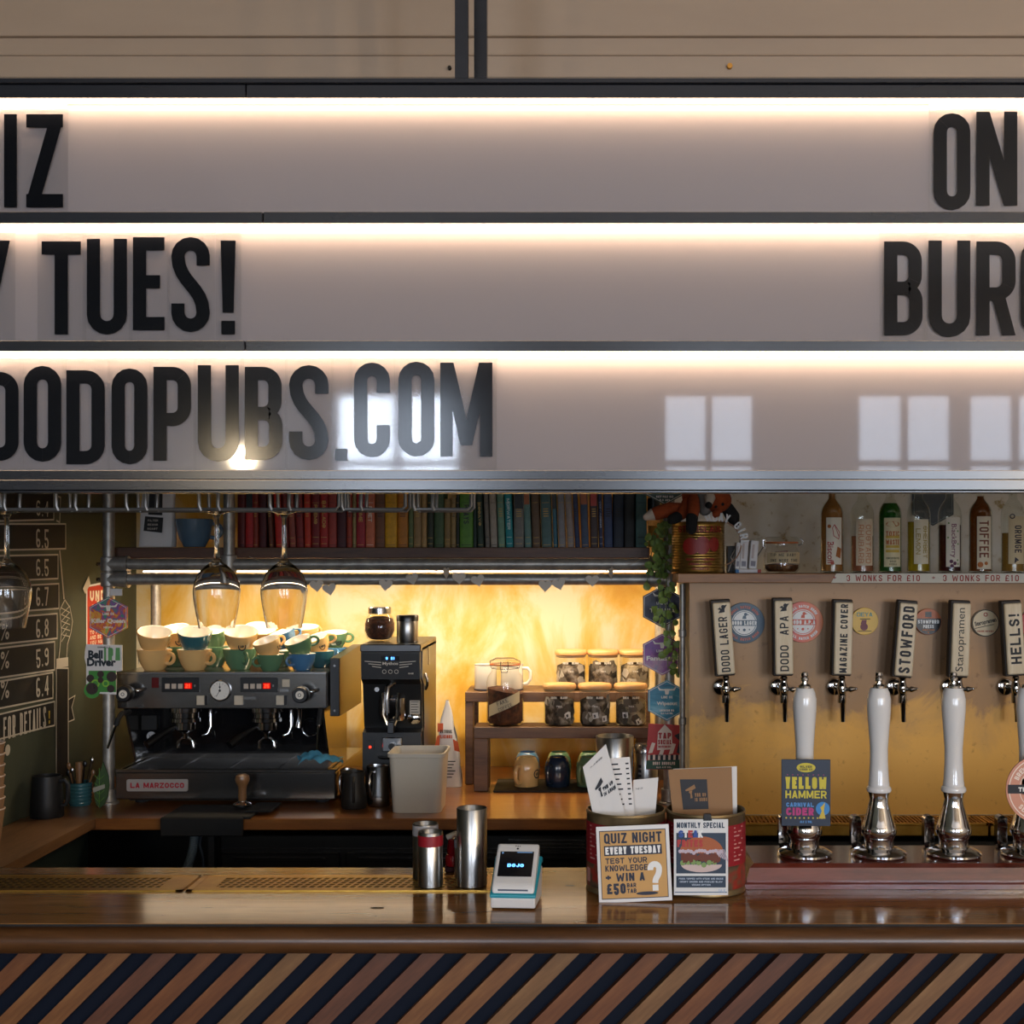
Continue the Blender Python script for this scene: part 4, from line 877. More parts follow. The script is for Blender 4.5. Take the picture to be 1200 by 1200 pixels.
# upper body
DU = 4.15; ux0, ux1 = P(137, 0, DU).x, P(383, 0, DU).x; uz0, uz1 = P(0, 830.5, DU).z, P(0, 788, DU).z
W('upper_body', M().box(ux0, ux1, DU, 4.62, uz0, uz1, .003), 'panel_steel')
W('cup_rail', M().tube([(ux0+.01, DU+.012, uz1+.012), (ux1-.01, DU+.012, uz1+.012)], .0035, 8).tube([(ux0+.01, 4.6, uz1+.02), (ux1-.01, 4.6, uz1+.02)], .0035, 8), 'steel') if False else None
W('front_edge', M().box(ux0, ux1, DU-.004, DU+.001, uz1-.006, uz1+.002, .001), 'steel')
ear = M().prism([(4.20, uz0-.03), (4.60, uz0-.03), (4.60, uz1+.065), (4.20, uz1+.045)], -.016, .016).xf(Matrix(((0, 1, 0, ux1+.02), (1, 0, 0, 0), (0, 0, 1, 0), (0, 0, 0, 1))))
ep = W('side_panel', ear, col('#1b1b1b', .3))
W('side_edge', M().box(ux1+.003, ux1+.036, 4.185, 4.2, uz0-.03, uz1+.045, .002), 'black_plastic')
for z in (uz1+.02, uz0-.01): W('side_screw', M().cyl(.004, 0, .003, 8, mt=Matrix.Translation((ux1+.02, 4.182, z)) @ Matrix.Rotation(PI/2, 4, 'X')), 'steel')
fr = lambda px, py: P(px, py, DU-.0006)
def fbox(nm, a, b, c, d, dep, mt, par=None):
    m = M().box(P(a, 0, DU).x, P(b, 0, DU).x, DU-dep, DU+.002, P(0, d, DU).z, P(0, c, DU).z, .0008)
    return W(nm, m, mt) if par is None else sub(nm, m, mt, par)
fbox('red_lamp', 178, 186.5, 794, 806, .004, col('#5a0d0d', .25))
for a, s_ in ((190, '21'), (282, '25')):
    dsp = fbox('display', a, a+44, 794, 811, .005, 'black_plastic')
    for k in range(3): fbox('key', a+4+k*7.6, a+9.5+k*7.6, 801, 807, .0065, col('#c9b9a8', .4), dsp)
    q = M(); T(q, s_, plane((P(a+31, 0, DU).x, DU-.007, P(0, 803.6, DU).z)), (0, 0), 4.6*S(DU), 6.2*S(DU), t=.22); sub('red_digits', q, 'red_led', dsp)
    sub('digit_window', M().box(P(a+26.5, 0, DU).x, P(a+35.5, 0, DU).x, DU-.0062, DU-.004, P(0, 807, DU).z, P(0, 800, DU).z), emis('red_glow_'+s_, '#c01008', .7), dsp)
    fbox('dot', a+37.5, a+40, 802, 805, .0062, 'steel', dsp)
c_ = P(258.5, 809, DU); ga = W('pressure_gauge', M().lathe([(0, 0), (.036, 0), (.036, .008), (.033, .011), (.031, .009)], 32, mt=Matrix.Translation(c_) @ Matrix.Rotation(PI/2, 4, 'X')), 'chrome')
sub('dial', M().lathe([(0, .009), (.0315, .009)], 32, mt=Matrix.Translation(c_) @ Matrix.Rotation(PI/2, 4, 'X')), 'porcelain', ga)
q = M(); fm = plane((c_.x, DU-.0098, c_.z))
for k in range(13): a = math.radians(-50+k*23.3); write(q, [[(.022*math.cos(a)-.0005, .022*math.sin(a)), (.022*math.cos(a)+.0005, .022*math.sin(a)), (.027*math.cos(a)+.0005, .027*math.sin(a)), (.027*math.cos(a)-.0005, .027*math.sin(a))]], fm)
write(q, rib([(0, .022), (0, 0), (-.012, -.02)], .0016), fm); disc(q, fm, 0, 0, .004); disc(q, fm, 0, .012, .003); sub('needle_and_marks', q, 'ink', ga)
for a, b, c, d in ((231, 240, 815, 826), (275, 285, 815, 826), (324, 333, 815, 826), (331, 339.5, 796, 805)):
    sw_ = fbox('switch', a, b, c, d, .006, col('#cdbfa8', .35))
    if c == 815 and a != 275: fbox('switch_side', b, b+3.5, c, d, .005, 'black_plastic', sw_)
fbox('maker_tag', 286, 300, 816, 820, .002, 'steel'); fbox('maker_tag', 328, 339, 807, 811, .002, 'steel')
for px_, py_ in ((152.8, 811), (356.5, 812)):
    p = P(px_, py_, DU); mm = Matrix.Translation(p) @ Matrix.Rotation(PI/2, 4, 'X')
    pf = [(0, 0), (.014, 0), (.014, .03), (.026, .032), (.028, .036), (.028, .062), (.024, .068), (.0, .068)]
    kb = W('steam_knob', M().lathe(pf, 16, mt=mm), 'black_plastic'); sub('knob_cap', M().lathe([(0, .0705), (.013, .0705), (.0145, .067)], 20, mt=mm), 'cup_white', kb)
    W('knob_stem', M().tube([P(px_+6, py_-1, DU-.03), P(px_+15, py_-3, DU-.012)], .006, 8), 'chrome')
    sub('knob_mark', disc(M(), lambda a, b: Vector((p.x+a, DU-.0712, p.z+b)), 0, 0, .006, 12, .004), 'ink', kb)
# groups, portafilters, wands
for px_ in (218, 313):
    gx_ = P(px_, 0, 4.22).x; yy = 4.22
    W('group_head', M().lathe([(0, 1.255), (.055, 1.255), (.055, 1.215), (.047, 1.212), (.047, 1.196), (.052, 1.194), (.052, 1.182), (.04, 1.178), (0, 1.178)], 28, (gx_, yy, 0)), 'chrome')
    pf_ = W('portafilter', M().lathe([(0, 1.178), (.036, 1.178), (.036, 1.155), (.02, 1.142), (.012, 1.14), (.01, 1.122), (0, 1.122)], 24, (gx_, yy, 0)), 'chrome')
    sub('spout', M().tube([(gx_-.026, yy, 1.09), (gx_-.024, yy, 1.112), (gx_-.012, yy, 1.124), (gx_+.012, yy, 1.124), (gx_+.024, yy, 1.112), (gx_+.026, yy, 1.09)], .0075, 10), 'chrome', pf_)
    sub('portafilter_handle', M().tube([(gx_-.03, yy-.01, 1.165), (gx_-.06, yy-.03, 1.15), (gx_-.085, yy-.06, 1.13), (gx_-.105, yy-.085, 1.112)], [.008, .012, .016, .014], 12), 'black_plastic', pf_)
    W('second_spout', M().tube([(gx_+.075, yy+.03, 1.22), (gx_+.076, yy+.03, 1.16), (gx_+.068, yy+.02, 1.135), (gx_+.05, yy+.02, 1.13)], .0085, 10), 'chrome')
W('steam_wand', M().tube([P(151, 835, 4.14), P(143, 836, 4.06), P(137, 845, 4.035), P(131, 862, 4.035), P(126, 877, 4.035)], [.006, .006, .006, .0045, .004], 8), 'chrome')
W('wand_sleeve', M().tube([P(152, 834, 4.14), P(143, 836, 4.058), P(138, 843, 4.035), P(136, 850, 4.035)], .0085, 8), 'rubber')
W('steam_wand', M().tube([P(376, 831, 4.13), P(374.5, 840, 4.12), P(373, 860, 4.12), P(372, 880, 4.12)], [.006, .006, .005, .0055], 8), 'chrome')
W('wand_sleeve', M().tube([P(376, 831, 4.129), P(374.5, 842, 4.118), P(373.8, 849, 4.118)], .009, 8), 'rubber')
W('water_spout', M().tube([P(352, 831, 4.25), P(352, 842, 4.25), P(350, 852, 4.25)], [.012, .009, .013], 10), 'chrome')
W('hanging_ring', M().tube([(P(364, 0, 4.31).x+.03*math.cos(2*PI*k/20), 4.31, P(0, 852, 4.31).z+.032*math.sin(2*PI*k/20)) for k in range(20)], .0035, 8, True), 'chrome')
W('plug_box', M().box(P(167, 0, 4.33).x, P(185, 0, 4.33).x, 4.318, 4.335, P(0, 855, 4.33).z, P(0, 838, 4.33).z, .001), 'black_matte')
q = M(); disc(q, lambda a, b: Vector((P(177, 0, 4.33).x+a, 4.3335, P(0, 863, 4.33).z+b)), 0, 0, .0165); sk_ = W('round_sticker', q, 'white_plastic')
q = M(); T(q, 'LM', plane((P(177, 0, 4.33).x, 4.3328, P(0, 863, 4.33).z)), (0, 0), .009, .014, t=.25); sub('sticker_print', q, 'ink', sk_)
# ---------------------------------------------------------------- cups on the machine
CZ = uz1+.0007
protos = {}
def cup_at(kind, colr, px, D, rz, label, stack=None, tilt=(0, 0), logo=False):
    r, h = (.058, .070) if kind == 'big' else (.047, .056)
    key = (kind, colr)
    z = CZ if stack is None else stack
    loc = Vector(((px-VX)*S(D), D, z))
    if key not in protos:
        c = make_cup(r, h, colr); protos[key] = c
    else: c = dup(protos[key], loc)
    c.location = loc; c.rotation_euler = (Matrix.Rotation(tilt[0], 3, 'X') @ Matrix.Rotation(tilt[1], 3, 'Y') @ Matrix.Rotation(rz, 3, 'Z')).to_euler(); c['label'] = label; c['category'] = 'cup'; c['group'] = 'coffee cups on the espresso machine'
    if logo:
        for o in list(c.children):
            if o.name.startswith('logo'): bpy.data.objects.remove(o)
        q = M(); fm = lambda a, b: Vector((r*.87*math.sin(a/r), -r*.87*math.cos(a/r)-.0015, h*.5+b)); disc(q, fm, 0, 0, r*.27, 16, r*.2); T(q, 'UP', fm, (0, 0), r*.16, r*.24, t=.25)
        o = obj('logo', q, 'ink', c); o.rotation_euler = (0, 0, logo)
    return c
Z2 = CZ+.066; Z2m = CZ+.053
# front row
cup_at('big', 'cup_cream', 181, 4.235, -.35, 'cream coffee cup with round logo standing behind the left steam knob', logo=-.9)
cup_at('big', 'cup_cream', 228, 4.235, -.35, 'cream coffee cup standing under the teal cup on the machine')
cup_at('big', 'cup_cream', 180, 4.24, 2.6, 'cream coffee cup tipped on top of the logo cup', Z2, (.32, .16))
cup_at('big', 'cup_teal', 228, 4.235, 1.9, 'teal coffee cup tipped on top of a cream cup', Z2, (.3, .1))
cup_at('big', 'cup_green', 281, 4.275, -1.0, 'green coffee cup standing under a tipped cream cup')
cup_at('big', 'cup_cream', 283, 4.275, 1.2, 'cream coffee cup tipped on the green cup at the middle of the machine', Z2, (.35, .08))
# back row
cup_at('big', 'cup_green', 206, 4.40, .2, 'green coffee cup half hidden between the two front cream cups')
cup_at('big', 'cup_green', 250, 4.39, -.2, 'green coffee cup standing behind the teal-topped pair')
cup_at('big', 'cup_cream', 207, 4.41, 1.5, 'cream coffee cup tipped behind the leftmost pair of cups', Z2, (.3, -.1))
cup_at('big', 'cup_green', 250, 4.41, 2.9, 'green coffee cup lying tipped behind the wine glass', Z2, (.32, 0))
cup_at('big', 'cup_cream', 300, 4.42, 1.7, 'cream coffee cup standing at the rear behind the green cup')
cup_at('big', 'cup_cream', 304, 4.42, 1.4, 'wide cream coffee cup tipped at the top of the rear pile', Z2+.004, (.34, .12))
# smaller cups
cup_at('mid', 'cup_green', 317, 4.203, PI+.75, 'small green cup under the small cream logo cup')
cup_at('mid', 'cup_cream', 318, 4.205, .8, 'small cream logo cup tipped onto a small green cup', Z2m, (.3, -.25), logo=.5)
cup_at('mid', 'cup_blue', 354, 4.235, PI+.9, 'small blue cup under a tipped small green cup')
cup_at('mid', 'cup_green', 355, 4.24, .3, 'small green cup tipped onto the small blue cup', Z2m, (.3, -.28))
cup_at('mid', 'cup_blue', 336, 4.355, .6, 'small blue cup tipped on the pile behind the small cream logo cup', Z2m+.018, (.22, -.3))
cup_at('mid', 'cup_green', 329, 4.375, .2, 'small green cup standing behind the small cream logo cup')
cup_at('mid', 'cup_teal', 376, 4.36, 1.3, 'small teal cup under a small cream cup with logo')
cup_at('mid', 'cup_cream', 376, 4.365, .3, 'small cream cup with logo tipped onto the teal cup', Z2m, (.3, -.3), logo=.3)
cup_at('mid', 'cup_teal', 360, 4.49, 2.0, 'small teal cup at the rear corner of the machine')
cup_at('big', 'cup_cream', 356, 4.50, .9, 'wide cream coffee cup resting on the teal cup at the rear', Z2m+.012, (.16, 0))
cup_at('mid', 'cup_blue', 393, 4.54, -1.2, 'small blue cup under the green logo cup by the side panel')
cup_at('mid', 'cup_green', 393, 4.535, .3, 'small green logo cup on top by the black side panel', Z2m+.004, (.16, 0), logo=.2)
# ---------------------------------------------------------------- cloth, mat, tamper
p = P(375, 900, 4.10)
def cloth(u, v):
    x = (u-.5)*.135; y = (v-.5)*.075; r = math.hypot(u-.4, v-.5)
    return Vector((p.x+x+.012*math.sin(7*v), 4.105+y+.008*math.sin(9*u), zb1+.018+.034*max(0, 1-r*1.6)+.010*abs(math.sin(11*u+4*v))+.009*abs(math.sin(8*v-6*u))))
solo('cleaning_cloth', M().sheet(cloth, 26, 18), 'cloth_blue', 'crumpled blue cloth lying on the drip tray under the steam wand', 'cloth', (p.x, 4.105, zb1+.01))
t = thing('tamping_mat', 'black rubber tamping mat folded over the counter edge', 'mat', P(245, 955, 3.95)); t.location.z = CT
mx0, mx1 = P(191, 0, 3.84).x, P(286, 0, 3.84).x
obj('mat', M().box(mx0, mx1+.02, 3.838, 4.03, CT+.0006, CT+.009, .002), 'rubber', t, True)
obj('lip', M().box(mx0-.004, mx1, 3.822, 3.8375, CT-.05, CT+.009, .004), 'rubber', t, True)
obj('corner', M().box(mx1-.01, mx1+.07, 3.90, 4.035, CT+.009, CT+.016, .002), 'rubber', t, True)
p = P(284, 947, 3.965); t = thing('tamper', 'wooden-handled steel tamper standing on the black rubber mat', 'tamper', (p.x, 3.965, CT+.0165))
obj('base', M().lathe([(0, 0), (.028, 0), (.029, .003), (.029, .007), (.024, .011), (.012, .016), (.011, .02), (0, .02)], 28), 'chrome', t)
obj('handle', M().lathe([(0, .018), (.012, .018), (.0135, .03), (.0125, .05), (.0145, .066), (.0215, .078), (.023, .088), (.0205, .098), (.012, .103), (0, .104)], 24), 'tamper_wood', t)

# ================================================================ coffee grinder
DG = 4.10; gx0, gx1 = P(423, 0, DG).x, P(492, 0, DG).x; gc = (gx0+gx1)/2
gz = lambda y: P(0, y, DG).z
gt = thing('coffee_grinder', 'tall black coffee grinder with winged logo beside the espresso machine', 'coffee grinder', (gc, 4.3, CT))
G = lambda nm, m, mt, par=gt: obj(nm, m, mt, par, True)
def gsub(nm, m, mt, par): m.v = [v-gt.location for v in m.v]; return obj(nm, m, mt, par)
G('body', M().px([(4.18, CT+.0006), (4.53, CT+.0006), (4.53, gz(759)), (4.12, gz(759)), (4.10, gz(764)), (4.105, gz(796)), (4.135, gz(803)), (4.165, gz(856)), (4.13, gz(860)), (4.13, gz(912)), (4.18, gz(914))], gx0, gx1), col('#161616', .35))
G('side_plate', M().px([(4.2, CT+.03), (4.525, CT+.03), (4.525, gz(760)), (4.14, gz(760)), (4.13, gz(796)), (4.17, gz(804)), (4.19, gz(856)), (4.17, gz(860))], gx1, gx1+.004), col('#3c3b3a', .3, .6))
G('top_cap', M().box(gx0-.002, gx1+.004, 4.095, 4.535, gz(764), gz(755), .003), 'dark_steel')
fc = G('front_plate', M().px([(4.098, gz(765)), (4.104, gz(795)), (4.108, gz(795)), (4.102, gz(765))], gx0+.003, gx1-.003), 'black_plastic')
fm = plane((gc, 4.0985, gz(780)), (1, 0, 0), (0, .006/.085, -1) if False else (0, -.07, 1))
scr = gsub('screen', rect(M(), fm, -.03, .03, .017, .032), col('#060810', .2), fc)
q = M(); T(q, '9:21', plane((gc, 4.0975, gz(780)), (1, 0, 0), (0, -.07, 1)), (0, .0245), .009, .03, t=.25); gsub('screen_digits', q, 'screen_blue', fc)
q = M(); fm = plane((gc, 4.0972, gz(780)), (1, 0, 0), (0, -.07, 1))
for s_ in (-1, 1):
    for k in range(3): write(q, [[(s_*(.03), .012-k*.0085), (s_*(.085-k*.012), .016-k*.0085), (s_*(.084-k*.012), .0135-k*.0085), (s_*.03, .0095-k*.0085)]], fm)
T(q, 'Mythos', fm, (0, .006), .013, .052, 'F', bold=.03)
for k in (-1, 0, 1): disc(q, fm, k*.02, -.02, .007, 16, .0055)
T(q, 'ONE', fm, (.068, -.026), .005, .018, t=.25); gsub('wing_logo', q, col('#c9bfb0', .4), fc)
G('throat', M().lathe([(0, .0), (.045, .0), (.05, .02), (.05, .075), (.04, .085), (0, .085)], 24, (gc, 4.165, gz(846))), 'chrome')
G('spout', M().tube([(gc+.02, 4.16, gz(801)), (gc+.005, 4.13, gz(801)), (gc-.012, 4.115, gz(806)), (gc-.014, 4.112, gz(822)), (gc-.012, 4.112, gz(836))], [.009, .009, .009, .008, .007], 10), 'steel')
for s_ in (-1, 1): G('chute_bar', M().tube([(gc+s_*.026, 4.108, gz(812)), (gc+s_*.026, 4.108, gz(838)), (gc+s_*.012, 4.108, gz(850))], .006, 8), 'chrome')
G('outlet', M().box(gc-.012, gc+.012, 4.10, 4.15, gz(860), gz(846), .003), 'dark_steel')
G('adjuster', M().lathe([(0, .0), (.022, 0), (.022, .012), (.017, .016), (0, .016)], 18, mt=Matrix.Translation((gc+.072, 4.16, gz(844))) @ Matrix.Rotation(PI/2, 4, 'X')), 'chrome')
G('button_left', M().cyl(.008, 0, .01, 12, mt=Matrix.Translation((gc-.05, 4.14, gz(809))) @ Matrix.Rotation(PI/2, 4, 'X')), 'steel')
nt_ = G('paper_note', M().box(gc+.06, gc+.094, 4.128, 4.13, gz(838), gz(822)), col('#bdb6aa', .8))
q = M()
for k in range(5): rect(q, plane((gc+.077, 4.1274, gz(824+3*k))), -.013, .013-.004*(k % 2), 0, .0018)
gsub('note_print', q, 'ink', nt_)
G('fork_plate', M().box(gc-.03, gc+.036, 4.115, 4.13, gz(882), gz(865), .003), 'steel')
G('knob', M().cyl(.011, 0, .016, 14, mt=Matrix.Translation((gc+.004, 4.115, gz(875))) @ Matrix.Rotation(PI/2, 4, 'X')), 'black_plastic')
G('power_switch', M().box(gc-.082, gc-.058, 4.125, 4.13, gz(880), gz(869)), 'black_plastic')
G('power_led', M().box(gc-.075, gc-.068, 4.123, 4.126, gz(878), gz(875.5)), 'red_led')
G('tray', M().lathe([(0, 0), (.03, 0), (.034, .006), (.032, .006), (0, .003)], 20, (gc-.01, 4.11, gz(889))), 'black_plastic')
G('latch', M().tube([(gx1+.006, 4.2, gz(792)), (gx1+.012, 4.2, gz(800)), (gx1+.012, 4.2, gz(806)), (gx1+.006, 4.2, gz(812))], .005, 8), 'chrome')
G('badge_bar', M().box(gx1+.004, gx1+.006, 4.3, 4.315, gz(785), gz(762)), col('#b8a27a', .4))
# on top of it
p = P(445, 752, 4.27); p.z = gz(755)+.0006
t = thing('powder_jar', 'round glass jar of brown powder on top of the grinder', 'jar', p)
gp = [(0, .002), (.03, 0), (.043, .01), (.0525, .035), (.052, .06), (.045, .083), (.037, .092), (.037, .105)]
obj('glass', M().lathe(gp, 32), 'jar_glass', t)
obj('powder', M().lathe([(0, .006), (.028, .006), (.0405, .014), (.05, .036), (.0495, .06), (.045, .077), (.02, .085), (0, .082)], 28), 'coffee_grounds', t)
obj('lid', M().lathe([(.038, .094), (.0395, .094), (.0395, .114), (.036, .117), (0, .117)], 32), 'steel', t)
p = P(477.5, 752, 4.21); p.z = gz(755)+.0006
t = thing('steel_canister', 'brushed steel shaker canister beside the powder jar on the grinder', 'canister', p)
obj('body', M().lathe([(0, 0), (.035, 0), (.036, .002), (.036, .078), (.035, .08)], 28), 'brushed_steel', t)
obj('lid', M().lathe([(.0375, .072), (.0375, .088), (.035, .092), (0, .092)], 28), 'dark_steel', t)
# ================================================================ jugs, tub, bag
def jug(px, D, r, h, mt, lab, rz=0):
    p = P(px, 0, D); t = thing('milk_jug', lab, 'milk jug', (p.x, D, CT+.0006), rz)
    m = M().lathe([(0, .002), (r*.9, 0), (r, .006), (r*.98, h*.3), (r*.8, h*.72), (r*.82, h), (r*.79, h), (r*.77, h*.72), (r*.94, h*.3), (r*.94, .008), (0, .006)], 32)
    for i, v in enumerate(m.v):                     # pulled-out pouring lip
        if v.z > h*.78 and v.x < -r*.55: v.x -= (v.z-h*.78)*.35
    obj('body', m, mt, t)
    obj('handle', M().tube([(.0, -r*.8, h*.86), (.0, -r*1.15, h*.9), (0, -r*1.45, h*.8), (0, -r*1.4, h*.45), (0, -r*1.15, h*.24), (0, -r*.95, h*.22)], r*.12, 8), mt, t); return t
jug(415, 4.02, .042, .118, col('#3a3733', .45, .6), 'dark grey milk jug standing in front of the steel jugs', .15)
jug(444, 4.06, .04, .13, 'steel', 'tall steel milk jug beside the white plastic tub', -.4)
jug(409, 4.11, .03, .11, 'steel', 'small steel milk jug half hidden behind the dark jug', -.6)
p = P(491.5, 952, 4.012); tw_, bw_ = .091, .077; t = thing('plastic_tub', 'square white plastic tub standing open on the coffee counter', 'tub', (p.x, 4.012, CT+.0006))
def ring(w_, z, r=.02, k=4): return [(a, b, z) for a, b in rrect(-w_, w_, -w_, w_, r, k)]
tm = M(); rg = [ring(bw_, 0), ring(bw_+.001, .004), ring(tw_-.004, .176), ring(tw_+.001, .178), ring(tw_+.001, .19), ring(tw_-.004, .19), ring(tw_-.007, .176), ring(bw_-.003, .005)]
n_ = len(rg[0]); V = [v for r_ in rg for v in r_]
tm.add(V, [(i*n_+j, i*n_+(j+1) % n_, (i+1)*n_+(j+1) % n_, (i+1)*n_+j) for i in range(len(rg)-1) for j in range(n_)], True); tm.poly(rg[-1]); tm.poly(rg[0][::-1]); obj('body', tm, 'tub_plastic', t)
p = P(525, 922, 4.42); t = thing('flour_bag', 'white and orange paper bag with twisted top behind the tub', 'bag', (p.x, 4.42, CT+.0006))
def bg(u, v):
    a = 2*PI*u; q_ = max(abs(math.cos(a)), abs(math.sin(a)))**.7; w_ = .050*(1-v**1.6*.88); d_ = .035*(1-v**1.3*.85)
    return Vector((w_*math.cos(a)/q_-.004*v+.003*math.sin(13*v+3*u), d_*math.sin(a)/q_+.002*math.sin(17*v), .305*v))
obj('paper', M().sheet(bg, 28, 14).poly([bg(k/28, 0) for k in range(28)]), 'paper', t)
fq = lambda a, b: Vector((a, -.036*(1-(max(b, 0)/.305)**1.3*.85)/.9-.0015, b))
q = M(); rect(q, fq, -.035, -.015, .195, .225); q.poly([fq(-.045, .14), fq(-.028, .14), fq(-.025, .185), fq(-.036, .18)]); q.poly([fq(.026, .13), fq(.045, .125), fq(.038, .16), fq(.02, .17)]); T(q, 'LICIOUS', fq, (-.003, .178), .012, .042, t=.25); obj('orange_print', q, col('#c1542a', .7), t)
q = M(); T(q, 'NATURAL', fq, (-.004, .196), .012, .042, t=.25)
for k in range(6): rect(q, fq, -.004, .03-.006*(k % 3), .09-.011*k, .0935-.011*k)
obj('dark_print', q, col('#2b2724', .7), t)
obj('green_mark', disc(M(), fq, -.012, .115, .008), col('#4f8a4a', .7), t)

# ================================================================ wooden risers with jars and mugs
def bench(px0, px1, D0, D1, top, th, lab, legw, nm='wooden_riser'):
    x0, x1 = P(px0, 0, D0).x, P(px1, 0, D0).x
    t = thing(nm, lab, 'riser', ((x0+x1)/2, (D0+D1)/2, CT))
    obj('top_board', M().box(x0, x1, D0, D1, top-th, top, .002), 'bench_wood', t, True)
    for x in (x0, x1-legw):
        for y in (D0+.003, D1-.045): obj('leg', M().box(x, x+legw, y, y+.04, CT+.0006, top-th, .002), 'bench_wood', t, True)
    return t
FT, RT = P(0, 852, 4.30).z, P(0, 811, 4.44).z
bench(555, 763, 4.30, 4.425, FT, .04, 'low rustic wooden riser carrying the coffee jar and tea jars', .05)
bench(545, 762, 4.44, 4.68, RT, .036, 'taller rustic wooden riser behind the low one', .03)
def tea_jar(px, D, z, lab, tea='tea', tags=True, seed=0):
    p = P(px, 0, D); t = thing('tea_jar', lab, 'jar', (p.x, D, z+.0006), group='glass tea jars with wooden lids'); r, h = .055, .128
    obj('glass', M().lathe([(0, .001), (r-.006, 0), (r, .006), (r, h), (r-.003, h)], 32), 'jar_glass', t)
    rp = random.Random(seed); m = M().lathe([(0, .004), (r-.008, .004), (r-.004, .01), (r-.004, h*.68), (r*.5, h*.76), (0, h*.72)], 24)
    obj('tea', m, tea, t)
    for k in range(9):                                  # folded tea bags pressed against the glass
        a = rp.uniform(-1.3, 1.3); z_ = rp.uniform(.02, h*.75); mm = Matrix.Translation(((r-.0045)*math.sin(a), -(r-.0045)*math.cos(a), z_)) @ Matrix.Rotation(a, 4, 'Z') @ Matrix.Rotation(rp.uniform(-.8, .8), 4, 'Y')
        obj('tea_bag', M().prism([(-.014, -.012), (.013, -.014), (.015, .010), (0, .018), (-.013, .012)], -.0015, .0015, mm), col(rp.choice(('#8d8478', '#6d6358', '#b5aca0', '#4d453c')), .9), t)
    if tags:
        for k in range(2):
            a = rp.uniform(-.7, .7); mm = Matrix.Translation(((r-.002)*math.sin(a), -(r-.002)*math.cos(a), rp.uniform(.014, .04))) @ Matrix.Rotation(a, 4, 'Z') @ Matrix.Rotation(rp.uniform(-.6, .6), 4, 'Y')
            tg = obj('paper_tag', M().box(-.01, .01, -.0005, .0005, -.01, .01, mt=mm), 'paper', t)
            obj('tag_print', M().box(-.006, .000, -.0009, -.0006, -.006, .004, mt=mm), 'ink', tg)
    q = M(); fm = cylmap((0, 0, h*.78), r+.0006); T(q, 'BREW & BLOOM', fm, (0, 0), .008, .06, t=.25); T(q, 'TEA', fm, (0, -.03), .006, .02, t=.25); obj('glass_lettering', q, col('#d9d3c8', .6), t)
    obj('lid', M().lathe([(0, h-.01), (r-.004, h-.01), (r-.004, h), (r+.003, h), (r+.004, h+.004), (r+.004, h+.012), (r, h+.017), (0, h+.019)], 36), 'lid_wood', t)
    obj('seal', M().lathe([(r-.004, h-.009), (r-.0005, h-.007), (r-.0005, h-.003), (r-.004, h-.001)], 32), col('#b79b74', .5), t)
tea_jar(655.5, 4.362, FT, 'tea jar of dark tea bags beside the labelled coffee jar', seed=1)
tea_jar(697, 4.362, FT, 'tea jar of dark tea bags in the middle of the low riser', seed=2)
tea_jar(739, 4.362, FT, 'tea jar of pale herbal tea bags near the hexagonal badges', 'tea_pale', seed=3)
tea_jar(669, 4.53, RT, 'tea jar on the tall riser nearest the white mugs', seed=4, tags=False)
tea_jar(706.5, 4.53, RT, 'tea jar in the middle of the tall riser', seed=5, tags=False)
tea_jar(744, 4.53, RT, 'tea jar on the tall riser behind the purple badge', 'tea_pale', seed=6, tags=False)
p = P(592, 0, 4.365); t = thing('coffee_jar', 'big clip-top jar of ground coffee with a taped handwritten label', 'jar', (p.x, 4.365, FT+.0006)); r = .066
obj('glass', M().lathe([(0, .001), (r-.01, 0), (r, .012), (r, .15), (r*.93, .17), (r*.74, .188), (r*.72, .196), (r*.72, .212), (r*.70, .212)], 36), 'jar_glass', t)
cf = M().lathe([(0, .005), (r-.012, .005), (r-.004, .014), (r-.004, .12), (r*.5, .13), (0, .13)], 32)
for v in cf.v:
    if v.z > .1: v.z += .012*(-v.x/r)
obj('ground_coffee', cf, 'coffee_grounds', t)
fm = cylmap((0, 0, 0), r+.0012); q = M()
for k in range(14):
    a, b = -.062+k*.0088, -.062+(k+1)*.0088; sl = .42
    q.poly([fm(a, .058+a*sl), fm(b, .058+b*sl), fm(b, .098+b*sl), fm(a, .098+a*sl)])
tp = obj('tape_label', q, col('#b8a988', .7), t)
q = M(); fm2 = cylmap((0, 0, 0), r+.002); T(q, 'FAKE', fm2, (-.006, .086), .014, .042, t=.12, rot=.39, gap=1.5); T(q, 'COFFEE', fm2, (.004, .068), .012, .052, t=.12, rot=.39, gap=1.5); obj('handwriting', q, 'ink', tp)
obj('lid', M().lathe([(0, .232), (.03, .232), (.05, .226), (.052, .216), (.05, .214), (0, .214)], 36), 'jar_glass', t)
obj('rubber_seal', M().lathe([(.047, .210), (.055, .210), (.055, .2145), (.047, .2145)], 32), col('#a8572c', .5), t)
obj('wire_bail', M().tube([(-.05, -.0, .2), (-.054, 0, .222), (-.03, -.02, .236), (.03, -.02, .236), (.054, 0, .222), (.05, 0, .2)], .0014, 6).tube([(-.012, -.051, .226), (-.014, -.056, .205), (-.01, -.054, .188), (.01, -.054, .188), (.014, -.056, .205), (.012, -.051, .226)], .0014, 6).tube([(.048*math.cos(2*PI*k/24), .048*math.sin(2*PI*k/24), .199) for k in range(24)], .0014, 6, True), 'dark_steel', t)
